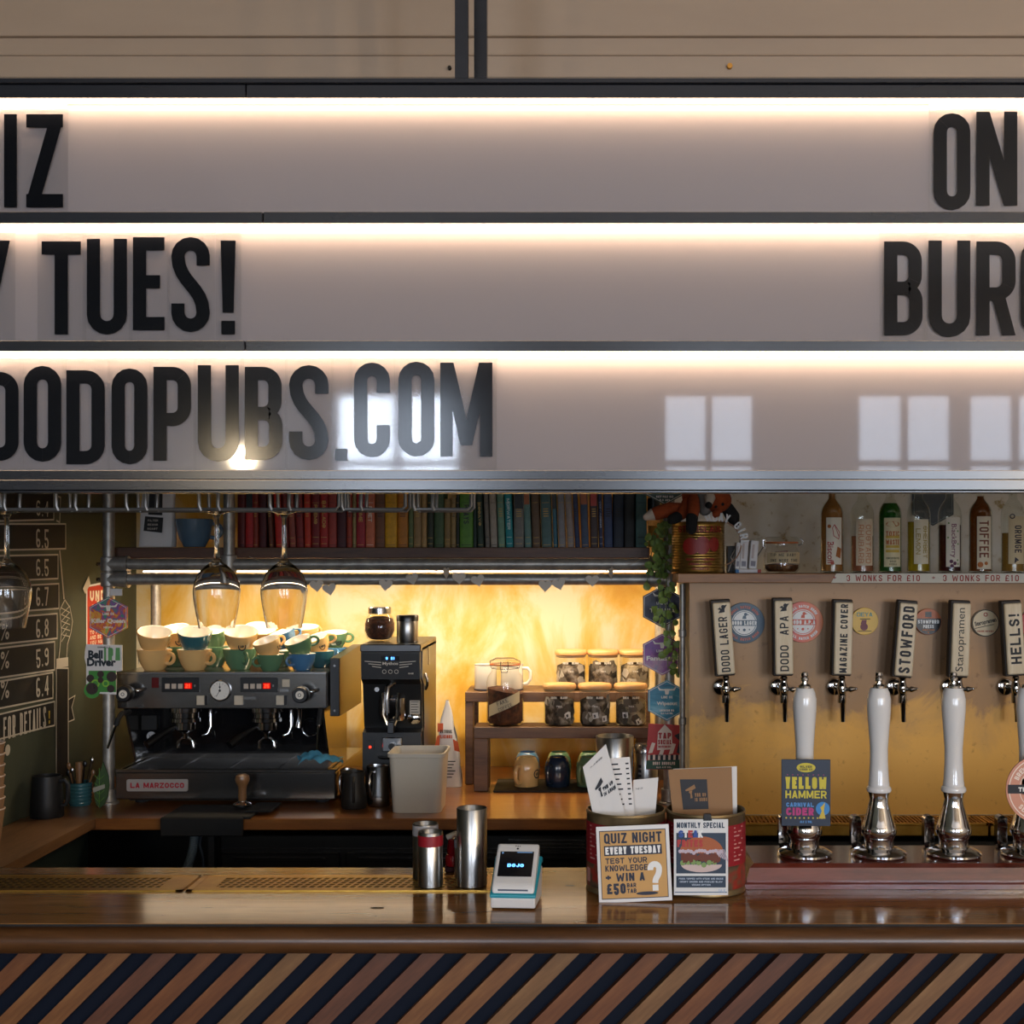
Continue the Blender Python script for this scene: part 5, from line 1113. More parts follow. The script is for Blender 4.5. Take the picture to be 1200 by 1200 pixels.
for px_, lab, hd in ((569, 'white enamel mug behind the left shoulder of the coffee jar', 0), (600, 'white enamel mug with its handle showing beside the coffee jar', 1)):
    p = P(px_, 0, 4.51); t = thing('enamel_mug', lab, 'mug', (p.x, 4.51, RT+.0006), group='white enamel mugs on the tall riser')
    obj('body', M().lathe([(0, .002), (.039, 0), (.041, .003), (.04, .092), (.042, .094), (.039, .094), (.038, .006), (0, .005)], 30), 'cup_white', t)
    obj('blue_rim', M().lathe([(.0405, 0), (.0425, .001), (.0425, .005), (.0408, .006)], 30), col('#2a2f3d', .3), t)
    obj('handle', M().tube([(.038, 0, .08), (.058, 0, .08), (.068, 0, .068), (.068, 0, .04), (.056, 0, .024), (.04, 0, .022)], .006, 8), 'cup_white', t)
    t.rotation_euler = (0, 0, -.15 if hd else 2.0)
solo('bar_mat', M().box(P(578, 0, 4.28).x, P(742, 0, 4.28).x, 4.285, 4.52, CT+.0006, CT+.007, .001), 'rubber', 'black rubber mat under the upturned mugs', 'mat', (P(660, 0, 4.3).x, 4.35, CT))
def mug(px, D, mt, lab, logo=False):
    p = P(px, 0, D); t = thing('mug', lab, 'mug', (p.x, D, CT+.0076), group='upturned mugs under the riser')
    obj('body', M().lathe([(.037, 0), (.0415, .0), (.0435, .02), (.0455, .05), (.043, .08), (.034, .098), (.028, .1025), (.027, .0985), (0, .0985)], 32), mt, t)
    obj('handle', M().tube([(-.02, -.037, .075), (-.03, -.055, .074), (-.035, -.064, .06), (-.034, -.063, .03), (-.028, -.052, .016), (-.02, -.039, .015)], .0075, 8), mt, t)
    if logo: q = M(); disc(q, cylmap((0, 0, .045), .0462), .045, 0, .016, 16, .012); T(q, 'UP', cylmap((0, 0, .045), .0462), (.045, 0), .009, .014, t=.25); obj('logo', q, 'ink', t)
mug(617, 4.385, 'cup_cream', 'upturned cream mug on the black mat under the riser', True)
mug(653.5, 4.385, 'mug_navy', 'upturned navy mug between the cream and green mugs')
mug(690, 4.385, 'mug_sage', 'upturned pale green mug beside the navy mug')
mug(618, 4.495, 'cup_blue', 'upturned blue mug behind the cream mug'); mug(655, 4.495, 'cup_green', 'upturned green mug behind the navy mug'); mug(691, 4.495, 'cup_green', 'upturned green mug behind the pale green mug')
p = P(720.5, 0, 4.12); t = thing('steel_tumbler', 'large open steel tumbler behind the paper menus', 'tumbler', (p.x, 4.12, CT+.0006))
obj('body', M().lathe([(0, .002), (.055, 0), (.057, .004), (.0635, .218), (.062, .22), (.0605, .218), (.054, .006), (0, .006)], 36), 'brushed_steel', t)
p = P(757, 0, 4.17); t = thing('steel_canister', 'small lidded steel canister behind the right-hand pipe', 'canister', (p.x, 4.17, CT+.0006))
obj('body', M().lathe([(0, 0), (.039, 0), (.04, .003), (.04, .165), (.038, .168)], 30), 'brushed_steel', t)
obj('lid', M().lathe([(.041, .158), (.042, .158), (.042, .178), (.036, .186), (0, .188)], 30), 'steel', t)
q = M(); fm = cylmap((0, 0, .11), .0406)
for k in range(3): rect(q, fm, -.03, -.018, -k*.016, .01-k*.016)
obj('label_print', q, 'ink', t)
# ================================================================ tap wall: ledge, brass panel, trays
sp = solo('splash_panel', M().box(BX0, XR-.01, 3.8065, 3.8145, .947, 1.6595), 'patina_brass', 'tarnished brass splash panel behind the row of beer taps', 'panel', (1.2, 3.81, .947))
lx0 = P(794, 0, 3.75).x; LZ = P(0, 672, 3.75).z
solo('ledge_board', M().box(lx0, XR-.01, 3.75, 3.955, 1.6602, LZ, .002), 'ochre_wood', 'long ochre wooden ledge above the beer taps carrying the bottles', 'shelf', (1.2, 4.0, 1.6602))
LZ += .0006
t = thing('price_strip', 'white paper strip with red hand lettering along the bottle ledge', 'sign', P(1090, 683, 3.748))
obj('paper', M().prism([(P(974, 0, 3.748).x, P(0, 683, 3.748).z), (P(1420, 0, 3.748).x, P(0, 683, 3.748).z), (P(1420, 0, 3.748).x, P(0, 672, 3.748).z), (P(980, 0, 3.748).x, P(0, 672, 3.748).z)], 3.7475, 3.7493), col('#e6dcc8', .8), t, True)
q = M(); k = S(3.747)
for a, b in ((992, 1078), (1105, 1194), (1222, 1310)): T(q, '3 WONKS FOR £10', plane(P((a+b)/2, 677.5, 3.7468)), (0, 0), 7.4*k, (b-a)*k, t=.16, gap=1.6)
for a in (978, 1094, 1210): T(q, '+', plane(P(a, 677, 3.7468)), (0, 0), 6*k, 4*k, t=.14)
obj('lettering', q, col('#a8341f', .7), t, True)
def tap_tray(px0, px1, lab):
    D0, D1 = 3.686, 3.805; x0, x1 = P(px0, 0, D0).x, P(px1, 0, D0).x; z1 = .945; z0 = z1-.038
    t = thing('tap_tray', lab, 'drip tray', ((x0+x1)/2, 3.74, z0))
    obj('pan', M().box(x0, x1, D0, D1, z0, z1-.006, .002), 'brass', t, True)
    obj('rim', M().box(x0, x1, D0, D0+.008, z1-.006, z1).box(x0, x0+.008, D0, D1, z1-.006, z1).box(x1-.008, x1, D0, D1, z1-.006, z1).box(x0, x1, D1-.008, D1, z1-.006, z1), 'brass', t, True)
    g = M(); x = x0+.012
    while x < x1-.015: g.box(x, x+.006, D0+.009, D1-.009, z1-.005, z1-.001); x += .0115
    g.box(x0+.008, x1-.008, D0+.045, D0+.05, z1-.006, z1-.002); obj('grille', g, col('#8a5f32', .35, .9), t, True)['kind'] = 'stuff'
tap_tray(812, 1158.5, 'brass slotted drip tray under the first five beer taps'); tap_tray(1160.5, 1520, 'brass slotted drip tray beneath the last tap of the row')
def fridge2():
    D = 3.70; x0, x1 = BX0+.01, 2.3; t = thing('bottle_fridge', 'black under-counter bottle fridge beneath the brass tap trays', 'fridge', ((x0+x1)/2, D, 0)); top = .89
    obj('body', M().box(x0, x1, D, 3.81, 0, top, .003), 'dark_cabinet', t, True)
    for i in range(3):
        a = x0+i*(x1-x0)/3; d = obj('door', M().box(a+.01, a+(x1-x0)/3-.01, D-.02, D-.001, .1, top-.05, .003), 'black_plastic', t, True)
        obj('handle', M().box(a+.05, a+(x1-x0)/3-.05, D-.032, D-.02, top-.075, top-.066, .002), 'dark_steel', d).location = -Vector(t.location)
fridge2()
# conduit and tag on the box's side
t = thing('conduit_pipe', 'thin grey conduit running down the side of the tap wall', 'pipe', (BX0-.02, 3.9, .93))
obj('pipe', M().cyl(.009, CT+.001, 1.655, 12, (BX0-.016, 3.88, 0)), 'galvanised', t, True)
for y in (742, 845): z = P(0, y, 3.88).z; obj('collar', M().cyl(.013, z-.012, z+.012, 12, (BX0-.016, 3.88, 0), b=.002), 'galvanised', t, True)
t = thing('hanging_tag', 'narrow black tag hung on the conduit beside the brass panel', 'tag', P(803, 790, 3.84)); z0, z1 = P(0, 791, 3.86).z, P(0, 758, 3.86).z
obj('tag', M().prism([(3.835, z0+.01), (3.855, z0), (3.865, z0+.01), (3.865, z1-.01), (3.855, z1), (3.835, z1-.02)], -.0015, .0015).xf(Matrix(((0, 1, 0, BX0-.03), (1, 0, 0, 0), (0, 0, 1, 0), (0, 0, 0, 1)))), 'black_matte', t, True)
q = M(); T(q, 'TUT', plane((BX0-.0318, 3.85, (z0+z1)/2), (0, 0, 1), (0, 1, 0)), (0, 0), .012, .04, t=.2); obj('lettering', q, 'white_ink', t, True)

# ================================================================ beer taps
def tap(xt, yt, xb, yb, words, lab, font='S', stretch=None, t_=.16, dark=False):
    D = 3.705; ax = P(xb, 805, 3.72).x; az = P(0, 808, 3.72).z
    t = thing('beer_tap', lab, 'beer tap', (ax, 3.78, az), group='beer taps on the brass panel')
    fl = obj('flange', M().lathe([(0, 0), (.026, 0), (.027, .004), (.024, .012), (.014, .016), (0, .016)], 24, mt=Matrix.Translation((-.006, .0255, .0)) @ Matrix.Rotation(PI/2, 4, 'X')), 'chrome', t)
    obj('shank', M().tube([(0, .02, 0), (0, -.055, 0)], .0095, 12), 'chrome', t)
    fy = -.055
    obj('faucet_body', M().lathe([(0, -.022), (.0105, -.022), (.0125, -.01), (.015, .0), (.013, .012), (.0105, .02), (.009, .028), (.0115, .034), (.009, .04), (0, .04)], 18, (0, fy, 0)).ball((0, fy-.010, -.004), .009, 10), 'chrome', t)
    sl = (xb-(2*xt-xb))*0+0
    obj('spout', M().tube([(0, fy, -.018), (.0, fy, -.04), (.002, fy-.001, -.043), (.003, fy-.002, -.098)], [.0125, .0125, .0082, .0068], 14), 'chrome', t)
    lv = obj('flow_lever', M().tube([(.006, fy, .002), (.02, fy-.004, .0), (.024, fy-.004, 0), (.038, fy-.006, .002)], [.007, .006, .010, .005], 10), 'chrome', t)
    obj('lever_tip', M().ball((.041, fy-.006, .002), .0048, 10), 'chrome', lv)
    top, bot = P(xt, yt, D), P(xb, yb, D); u = (top-bot).normalized(); h = (top-bot).length; ang = math.atan2(u.x, u.z)
    mm = Matrix.Translation(bot-t.location) @ Matrix.Rotation(ang, 4, 'Y')
    obj('neck', M().tube([(0, fy, .036), (bot-t.location)+Vector((0, .014, .004))], .007, 10), 'black_plastic', t)
    hb = obj('handle_back', M().box(-.0325, .0275, .003, .028, -.006, h+.009, .003, mt=mm), col('#2b221a', .6), t)
    fb = obj('handle_board', M().box(-.0265, .0265, -.008, .005, 0, h, .003, mt=mm), 'tap_board', t)
    q = M(); c = mm @ Vector((0, -.0088, h*.5)); R = mm.to_3x3()
    T(q, words, plane(c, R @ Vector((0, 0, 1)), R @ Vector((-1, 0, 0))), (stretch[2] if stretch else 0, 0), stretch[1] if stretch else .028, stretch[0] if stretch else h*.8, font, t=t_, gap=1.0)
    obj('lettering', q, 'ink', fb)
    if dark:                                        # small bird stamp above the name
        q = M(); fm = lambda a, b: c+R @ Vector((a, 0, h*.41+b)); disc(q, fm, .004, .006, .006, 10); q.poly([fm(-.012, -.012), fm(.008, -.01), fm(.008, .006), fm(0, .004)]); q.poly([fm(.004, .01), fm(.016, .012), fm(.008, .0)]); q.poly([fm(-.014, .0), fm(-.002, -.004), fm(-.004, .006)]); obj('bird_stamp', q, 'ink', fb)
tap(845, 706, 851, 790, 'DODO LAGER', 'beer tap with wooden handle lettered DODO LAGER', stretch=(.165, .026, -.018), dark=True)
tap(918, 704, 919, 790, 'DODO  APA', 'beer tap with wooden handle lettered DODO APA', stretch=(.165, .026, -.018), dark=True)
tap(989, 706, 987, 790, 'MAGAZINE COVER', 'beer tap with wooden handle lettered MAGAZINE COVER', stretch=(.205, .022, 0), t_=.2)
tap(1065, 707, 1058, 792, 'STOWFORD', 'beer tap with wooden handle lettered STOWFORD', stretch=(.20, .034, 0), t_=.2)
tap(1127, 707, 1124, 792, 'Staropramen', 'beer tap with wooden handle lettered Staropramen in script', 'F', stretch=(.19, .030, 0))
tap(1186, 707, 1191, 790, 'HELLS!', 'beer tap with wooden handle lettered HELLS', stretch=(.15, .032, 0), t_=.2)
D_ = 3.80
def round_badge(px, py, r, base_c, lab, parts):
    p = P(px, py, D_); t = thing('round_badge', lab, 'beer badge', p, group='round beer badges on the brass panel')
    R = r*S(D_); obj('plate', M().lathe([(0, .004), (R-.001, .004), (R, .003), (R, -.004), (0, -.004)], 40, mt=Matrix.Rotation(PI/2, 4, 'X')), base_c, t)
    parts(t, R); return t
fmb = plane((0, -.0046, 0)); fmb2 = plane((0, -.0052, 0)); fmb3 = plane((0, -.0058, 0))
def dodo(dark, accent, words, bar_c):
    def f(t, R):
        q = M(); disc(q, fmb, 0, 0, R*.62); obj('inner_disc', q, 'white_ink', t)
        q = M(); disc(q, fmb2, 0, 0, R*.58, 28, R*.55); rect(q, fmb2, -R*.66, R*.66, -R*.14, R*.14); q.poly([fmb2(-.1*R, .2*R), fmb2(.1*R, .2*R), fmb2(.08*R, .36*R), fmb2(-.06*R, .36*R)]); disc(q, fmb2, .06*R, .42*R, .08*R, 10); q.poly([fmb2(.1*R, .46*R), fmb2(.24*R, .4*R), fmb2(.1*R, .38*R)])
        for k in (-.25, .25): disc(q, fmb2, k*R, -.32*R, .035*R, 8)
        disc(q, fmb2, 0, -.34*R, .07*R, 10); obj('emblem', q, dark, t)
        q = M(); T(q, words, fmb3, (0, 0), R*.2, R*1.2, t=.26); obj('name', q, bar_c, t)
        q = M(); arctext(q, 'SMALL BATCH BREW', (0, -.0046, 0), R*.78, R*.13, 0, .26); obj('upper_ring_lettering', q, accent, t); q = M(); arctext(q, 'SMALL BATCH BREW', (0, -.0046, 0), R*.8, R*.13, PI, .26, True); obj('lower_ring_lettering', q, accent, t)
    return f
round_badge(872, 730, 24, col('#1f4257', .4), 'round navy beer badge beside the DODO LAGER tap', dodo(col('#1f4257', .4), col('#b8604c', .5), 'DODO LAGER', 'white_ink'))
m_, nt, b = base('coral_print', .4); v = coords(nt); sx_ = nt.nodes.new('ShaderNodeSeparateXYZ'); nt.links.new(v.outputs[0], sx_.inputs[0]); ma = nt.nodes.new('ShaderNodeMath'); ma.operation = 'MULTIPLY_ADD'; ma.inputs[1].default_value = 6; ma.inputs[2].default_value = .5; nt.links.new(sx_.outputs[0], ma.inputs[0]); rr = ramp(nt, [(0, '#c8384f'), (1, '#d97a32')]); nt.links.new(ma.outputs[0], rr.inputs[0]); nt.links.new(rr.outputs[0], b.inputs['Base Color'])
round_badge(940.5, 729, 24, 'coral_print', 'round coral-orange beer badge beside the DODO APA tap', dodo(col('#c9553a', .5), 'white_ink', 'DODO A.P.A', 'white_ink'))
def b_deya(t, R):
    q = M(); T(q, 'DEYA', fmb, (0, R*.5), R*.3, R*1.15, t=.18); obj('name', q, col('#3f8a86', .5), t)
    q = M(); disc(q, fmb, -.05*R, -.4*R, R*.28, 14); q.poly([fmb(-.3*R, -.2*R), fmb(.1*R, -.2*R), fmb(.15*R, .1*R), fmb(-.2*R, .1*R)]); obj('figure', q, col('#6d2b3a', .5), t)
    q = M(); rect(q, fmb, -.35*R, .4*R, .14*R, .2*R); rect(q, fmb, -.5*R, .5*R, -.74*R, -.7*R); obj('small_print', q, 'ink', t)
round_badge(1013, 728, 16, col('#d6a92c', .4), 'small yellow round beer badge beside the MAGAZINE COVER tap', b_deya)
def b_stow(t, R):
    q = M(); q.poly([fmb(R*.97*math.cos(a), R*.97*math.sin(a)) for a in [math.radians(x) for x in range(165, 376, 15)]]); obj('black_field', q, 'black_plastic', t)
    q = M(); T(q, 'STOWFORD', fmb2, (0, .0), R*.28, R*1.6, t=.26); T(q, 'PRESS', fmb2, (0, -.36*R), R*.26, R*.8, t=.26); obj('name', q, 'white_ink', t)
    q = M(); rect(q, fmb, -.24*R, .24*R, .35*R, .75*R); obj('crest', q, 'black_plastic', t)
    q = M(); T(q, 'APPLE CIDER', fmb2, (0, -.62*R), R*.1, R*.9, t=.25); disc(q, fmb2, 0, -.82*R, R*.06, 8); obj('small_print', q, col('#c8742a', .5), t)
round_badge(1087.5, 728.5, 15.5, col('#b0591f', .4), 'small black and orange round badge beside the STOWFORD tap', b_stow)
def b_star(t, R):
    q = M(); T(q, 'Staropramen', fmb, (0, .05*R), R*.42, R*1.6, 'F', bold=.03, rot=.22); write(q, rib([(-.8*R, -.4*R), (.6*R, -.1*R)], R*.05), fmb); obj('script', q, 'ink', t)
    q = M(); disc(q, fmb, 0, .62*R, R*.16, 12, R*.09); T(q, 'PRAGUE BREWERY', fmb, (0, -.6*R), R*.12, R*1.2, t=.25); obj('red_print', q, col('#9c3b2a', .5), t)
    q = M(); disc(q, fmb, 0, 0, R*.99, 32, R*.93); obj('edge_print', q, 'ink', t)
round_badge(1154.5, 730, 16, col('#cdb993', .4), 'small cream round badge with script beside the Staropramen tap', b_star)
def b_red(t, R):
    q = M(); T(q, 'HELLS', fmb, (0, 0), R*.36, R*1.3, t=.24); obj('name', q, 'white_ink', t)
round_badge(1210, 731, 16, col('#b01f22', .4), 'small red round badge beside the HELLS tap', b_red)

# ================================================================ bottles on the ledge
def lathe_part(prof, z0, z1, sh=.0):                # a slice of a profile between two heights, shrunk by sh
    o = []
    for (r0, a), (r1, b) in zip(prof, prof[1:]):
        if b <= a: continue
        lo, hi = max(a, z0), min(b, z1)
        if lo > hi: continue
        f = lambda z: max(.0005, r0+(r1-r0)*(z-a)/(b-a)-sh)
        if not o or o[-1] != (f(lo), lo): o.append((f(lo), lo))
        if hi > lo: o.append((f(hi), hi))
    return [(0, z0)]+o+[(0, o[-1][1])]
BP = [(.034, 0), (.0362, .003), (.0362, .178), (.0352, .190), (.0322, .202), (.026, .214), (.0175, .225), (.0128, .234), (.012, .29)]
def bottle(px, liq, level, lab, paint, label=('#e6dcc6', -.026, .026, .034, .196)):
    D = 3.875; p = P(px, 0, D); t = thing('bottle', lab, 'bottle', (p.x, D, LZ), group='flavoured spirit bottles on the ledge')
    obj('glass', M().lathe([(0, .006), (.02, .004)]+BP+[(.0118, .29)], 32), 'bottle_glass', t)
    obj('liquid', M().lathe(lathe_part(BP, .006, level, .0028), 28), col(liq, .15, 0, trans=.35, coat=.2), t)
    obj('stopper', M().lathe([(0, .27), (.0115, .27), (.0115, .291), (.016, .292), (.016, .312), (0, .313)], 18), 'lid_wood', t)
    c_, a, b, z0, z1 = label; z0, z1 = z0*.9-.004, z1*.9-.004
    fm = cylmap((0, 0, 0), .0370); q = M(); n = 8
    for i in range(n): u, w_ = a+(b-a)*i/n, a+(b-a)*(i+1)/n; q.poly([fm(u, z0), fm(w_, z0), fm(w_, z1), fm(u, z1)])
    lb = obj('paper_label', q, col(c_, .75), t); fm = cylmap((0, 0, 0), .0376)
    for nm, cc, f in paint:
        q = M(); f(q, fm); obj(nm, q, col(cc, .6), lb)
    return t
V_ = lambda s, at, h, w_, t=.16, f='S', bold=0: (lambda q, fm: T(q, s, lambda a, b: fm(at[0]+b, at[1]-a), (0, 0), h, w_, f, t=t, bold=bold, gap=1.0))
def multi(*fs): return lambda q, fm: [f(q, fm) for f in fs]
bottle(975, '#b5793c', .25, 'bottle of caramel-coloured liquor with Biscoff written on its label', [('red_print', '#b02a2a', multi(V_('Biscoff', (-.012, .062), .02, .07, f='F', bold=.01), lambda q, fm: write(q, rib([(.0, .15), (.018, .125), (.014, .105), (-.002, .115), (-.006, .14), (0, .15), (.016, .11)], .002), fm))), ('biscuit_print', '#a85f1e', lambda q, fm: [write(q, [[(.004, .052), (.02, .045), (.024, .075), (.01, .082)]], fm), disc(q, fm, -.016, .145, .006, 8), disc(q, fm, -.006, .03, .006, 8)])])
bottle(1010.5, '#b8704f', .115, 'half-full pink bottle between the Biscoff bottle and the green one', [('pink_print', '#c98a62', multi(V_('RHUBARB', (-.012, .09), .017, .12), V_('CUSTARD', (.011, .09), .017, .12))), ('stripe_print', '#d9b592', lambda q, fm: [write(q, [[(k, .03), (k+.002, .03), (k+.002, .16), (k, .16)]], fm) for k in (-.02, 0, .02)])], ('#ddc9a8', -.028, .028, .03, .19))
bottle(1043, '#2c6a24', .218, 'green bottle with a drum drawn on its label', [('drum_print', '#b5642e', lambda q, fm: [disc(q, lambda a, b: fm(a, .152+b*.4), 0, 0, .022), T(q, 'TOXIC', fm, (0, .122), .016, .044, t=.2), T(q, 'WASTE', fm, (0, .096), .016, .044, t=.2)]), ('drum_fill', '#c9a63c', lambda q, fm: [write(q, [[(-.022, z), (.022, z), (.022, z+.008), (-.022, z+.008)]], fm) for z in (.108, .078, .064)]), ('small_print', '#6d6a4a', lambda q, fm: [T(q, 'CONCENTRATED', fm, (0, .046), .006, .042, t=.2), T(q, 'SOUR', fm, (0, .036), .006, .02, t=.2), T(q, 'VODKA', fm, (0, .027), .006, .024, t=.2)])], ('#d8caa0', -.028, .028, .026, .195))
bottle(1076.5, '#c2a21c', .160, 'bright yellow bottle labelled SHERBET LEMON', [('yellow_print', '#a88a18', multi(V_('SHERBET', (.011, .096), .014, .1), V_('LEMON', (-.011, .098), .014, .08)))], ('#e2d6b8', -.024, .024, .036, .19))
bottle(1113, '#4a1013', .150, 'dark red bottle labelled Blackberry', [('purple_print', '#7a2450', multi(V_('BlackBerry', (.0, .1), .02, .105, f='F', bold=.01))), ('berry_print', '#5a2340', lambda q, fm: [disc(q, fm, x, y, .006, 8) for x, y in ((-.006, .036), (.005, .03), (-.004, .022))]), ('leaf_print', '#6a8f3a', lambda q, fm: [disc(q, fm, x, y, .003, 6) for x, y in ((.015, .13), (-.016, .11), (.016, .09), (-.014, .155), (.014, .04), (.016, .028))])], ('#e6dcc8', -.022, .024, .026, .198))
bottle(1149, '#8a4a1c', .24, 'brown bottle labelled TOFFEE', [('brown_print', '#7d3d1d', V_('TOFFEE', (.0, .105), .03, .115)), ('sweet_print', '#b5692a', lambda q, fm: [disc(q, fm, -.012, .026, .009, 10), disc(q, fm, .006, .03, .006, 8)])], ('#e4d6b8', -.022, .026, .018, .2))
bottle(1187, '#b5873c', .125, 'pale amber bottle labelled ORUMGE', [('dark_print', '#2b2433', multi(V_('ORUMGE', (.004, .105), .022, .085), lambda q, fm: [disc(q, fm, -.014, .176, .008, 12, .005), write(q, [[(-.008, .03), (.006, .04), (-.006, .05)]], fm)]))], ('#d9c49a', -.026, .026, .036, .2))
# dark hexagonal badge on the wall behind the bottles
p = P(1093, 590, 4.688); t = thing('beer_badge', 'dark hexagonal badge on the cream wall behind the yellow and red bottles', 'beer badge', p)
obj('plate', M().prism(hexpoly(.085, 1.06), -.004, .0), col('#252b28', .4), t); obj('edge_print', write(M(), rib(hexpoly(.078, 1.06), .002, True), plane((0, -.0048, 0))), col('#6f7a70', .5), t)
# ================================================================ tin, fox and bits at the end of the ledge
p = P(818, 0, 3.86); t = thing('tomato_tin', 'large ribbed gold tin with red tomato print under the toy fox', 'tin', (p.x, 3.86, LZ)); r, h = .083, .158
pf = [(0, .002), (r, .0), (r+.002, .003), (r, .006)]
for k in range(17): z = .01+k*.0082; pf += [(r, z), (r-.0014, z+.0027), (r-.0014, z+.0055), (r, z+.0082)]
pf += [(r, h-.006), (r+.002, h-.003), (r, h), (r-.003, h-.001), (r-.003, h-.004), (0, h-.004)]
mnoise('gold_tin', [(.3, '#a8803c'), (.7, '#cfa65c')], 12, .28, .9)
obj('body', M().lathe(pf, 48), 'gold_tin', t)
fm = cylmap((0, 0, 0), r+.0006); q = M(); T(q, 'STANISLAUS', fm, (0, .135), .02, .15, t=.18)
for k in range(3): T(q, ('READY CUT TOMATOES', 'FRESH PACKED', 'MODESTO')[k], fm, (0, .042-k*.014), .007, .09-.02*k, t=.22)
for cx, cy, rx, ry in ((-.03, .082, .028, .026), (.006, .085, .024, .028), (.045, .088, .02, .022)):
    for i in range(10):                             # tomatoes printed in strips so that they follow the tin
        a, b = -1+2*i/10, -1+2*(i+1)/10; f = lambda u: math.sqrt(max(0, 1-u*u)); q.poly([fm(cx+rx*a, cy-ry*f(a)), fm(cx+rx*b, cy-ry*f(b)), fm(cx+rx*b, cy+ry*f(b)), fm(cx+rx*a, cy+ry*f(a))])
obj('red_print', q, col('#9c2418', .45), t)
TZ = LZ+h
fx = thing('toy_fox', 'knitted orange toy fox sprawled on top of the gold tin', 'soft toy', (P(820, 0, 3.86).x, 3.86, TZ+.001))
A = lambda x, y, D=3.86: P(x, y, D)
def soft(nm, pts, rs, mt, par=fx, n=14):
    m = M(); pts = [Vector(q) for q in pts]; P_ = []; R_ = []
    for i in range(len(pts)-1):
        for k in range(4): u = k/4; P_.append(pts[i].lerp(pts[i+1], u)); R_.append(rs[i]*(1-u)+rs[i+1]*u)
    P_.append(pts[-1]); R_.append(rs[-1]); d0 = (P_[0]-P_[1]).normalized(); d1 = (P_[-1]-P_[-2]).normalized()
    P_ = [P_[0]+d0*R_[0]*.8, P_[0]+d0*R_[0]*.5]+P_+[P_[-1]+d1*R_[-1]*.5, P_[-1]+d1*R_[-1]*.8]; R_ = [R_[0]*.35, R_[0]*.8]+R_+[R_[-1]*.8, R_[-1]*.35]
    m.tube(P_, R_, n); return obj(nm, m, mt, par, True)
soft('body', [A(812, 583, 3.87), A(815, 570, 3.88), A(822, 548, 3.88)], [.036, .042, .032], 'fox_wool')
soft('belly', [A(826, 598, 3.84), A(826, 580, 3.84)], [.020, .024], 'fox_grey')
soft('tail', [A(800, 595, 3.84), A(785, 597, 3.83), A(768, 602, 3.82)], [.015, .023, .021], 'fox_wool')
soft('tail_tip', [A(765, 603, 3.82), A(757, 606, 3.82)], [.0195, .011], 'fox_white')
soft('leg', [A(806, 590, 3.82), A(800, 602, 3.80), A(794, 606, 3.785)], [.02, .017, .015], 'fox_wool'); soft('foot', [A(794, 606, 3.785), A(787, 609, 3.775)], [.0175, .016], 'fox_black')
soft('leg', [A(812, 586, 3.81), A(813, 596, 3.765), A(812, 604, 3.752)], [.02, .019, .017], 'fox_wool'); soft('foot', [A(811, 606, 3.75), A(810, 621, 3.745)], [.0185, .016], 'fox_black')
hd = obj('head', M().ball(A(840, 586, 3.84), .046, 18, (1, .9, .85)), 'fox_wool', fx, True)
soft('muzzle', [A(832, 583, 3.80), A(831, 589, 3.785)], [.017, .012], 'fox_white')
def fsub(nm, m, mt): m.v = [v-fx.location for v in m.v]; return obj(nm, m, mt, hd)
fsub('nose', M().ball(A(830.5, 592, 3.778), .011, 10), 'fox_black')
for x, y in ((839, 594), (847, 591)): fsub('eye', M().ball(A(x, y, 3.802), .005, 8), 'fox_black')
soft('ear', [A(852, 595, 3.87), A(859, 606, 3.87), A(862, 615, 3.87)], [.02, .022, .012], 'fox_black')
soft('arm', [A(842, 600, 3.82), A(838, 603, 3.80)], [.013, .011], 'fox_wool')
# headband with letters, behind the tin
R_ = 31*S(3.80); cc = P(842, 637, 3.80); hb = thing('party_headband', 'white lettered party headband reading DAY GIRL beside the gold tin', 'headband', Vector((cc.x, 3.80, LZ)))
obj('band', M().tube([(cc.x+R_*.86*math.cos(a), 3.80, cc.z+R_*.86*math.sin(a)) for a in [math.radians(-68+12*k) for k in range(15)]], .0022, 8), col('#c9a48c', .3, .8), hb, True)
q = M(); arctext(q, 'HDAY GIRL', (cc.x, 3.797, cc.z), R_*1.0, .026, .576, .2, cw=.6); q2 = M().add(q.v, q.f); obj('letters', q2, 'white_ink', hb, True)
k = S(3.86)
for i, (a, b, y0, tilt, lab) in enumerate(((861.5, 866.5, 636, .06, 'slim white card box nearest the gold tin'), (867, 875.5, 633, .05, 'white card box standing in the middle of three'), (877.5, 886.5, 634, .09, 'white card box leaning at the end beside the clip-top jar'))):
    p = P((a+b)/2, 0, 3.86); wd = (b-a)*k; t = thing('card_box', lab, 'box', (p.x, 3.86, LZ+.0122 if i else LZ+.0122), group='small white boxes on the ledge'); t.rotation_euler = (0, tilt, 0); t.location.z += wd/2*math.sin(tilt)
    h = (667-y0)*k; obj('carton', M().box(-wd/2, wd/2, 0, .05, 0, h, .001), 'paper', t); q = M(); rect(q, plane((0, -.0006, 0)), -wd*.3, wd*.3, .008, .024); obj('bar_print', q, col('#8d8a92', .7), t)
    q = M(); rect(q, plane((0, -.0006, 0)), -wd*.3, wd*.0, .032, h-.012); obj('text_print', q, col('#c9b9b0', .7), t)
p = P(878, 0, 3.85); t = thing('card_box', 'flat white box with blue and red ends under the standing boxes', 'box', (p.x, 3.85, LZ))
obj('carton', M().box(-.042, .036, 0, .06, 0, .0115, .001), 'paper', t); obj('blue_end', M().box(-.0425, -.032, -.0006, .03, .0005, .011), col('#3f78a8', .6), t); obj('red_end', M().box(.026, .0365, -.0006, .03, .0005, .011), col('#b03a2a', .6), t)
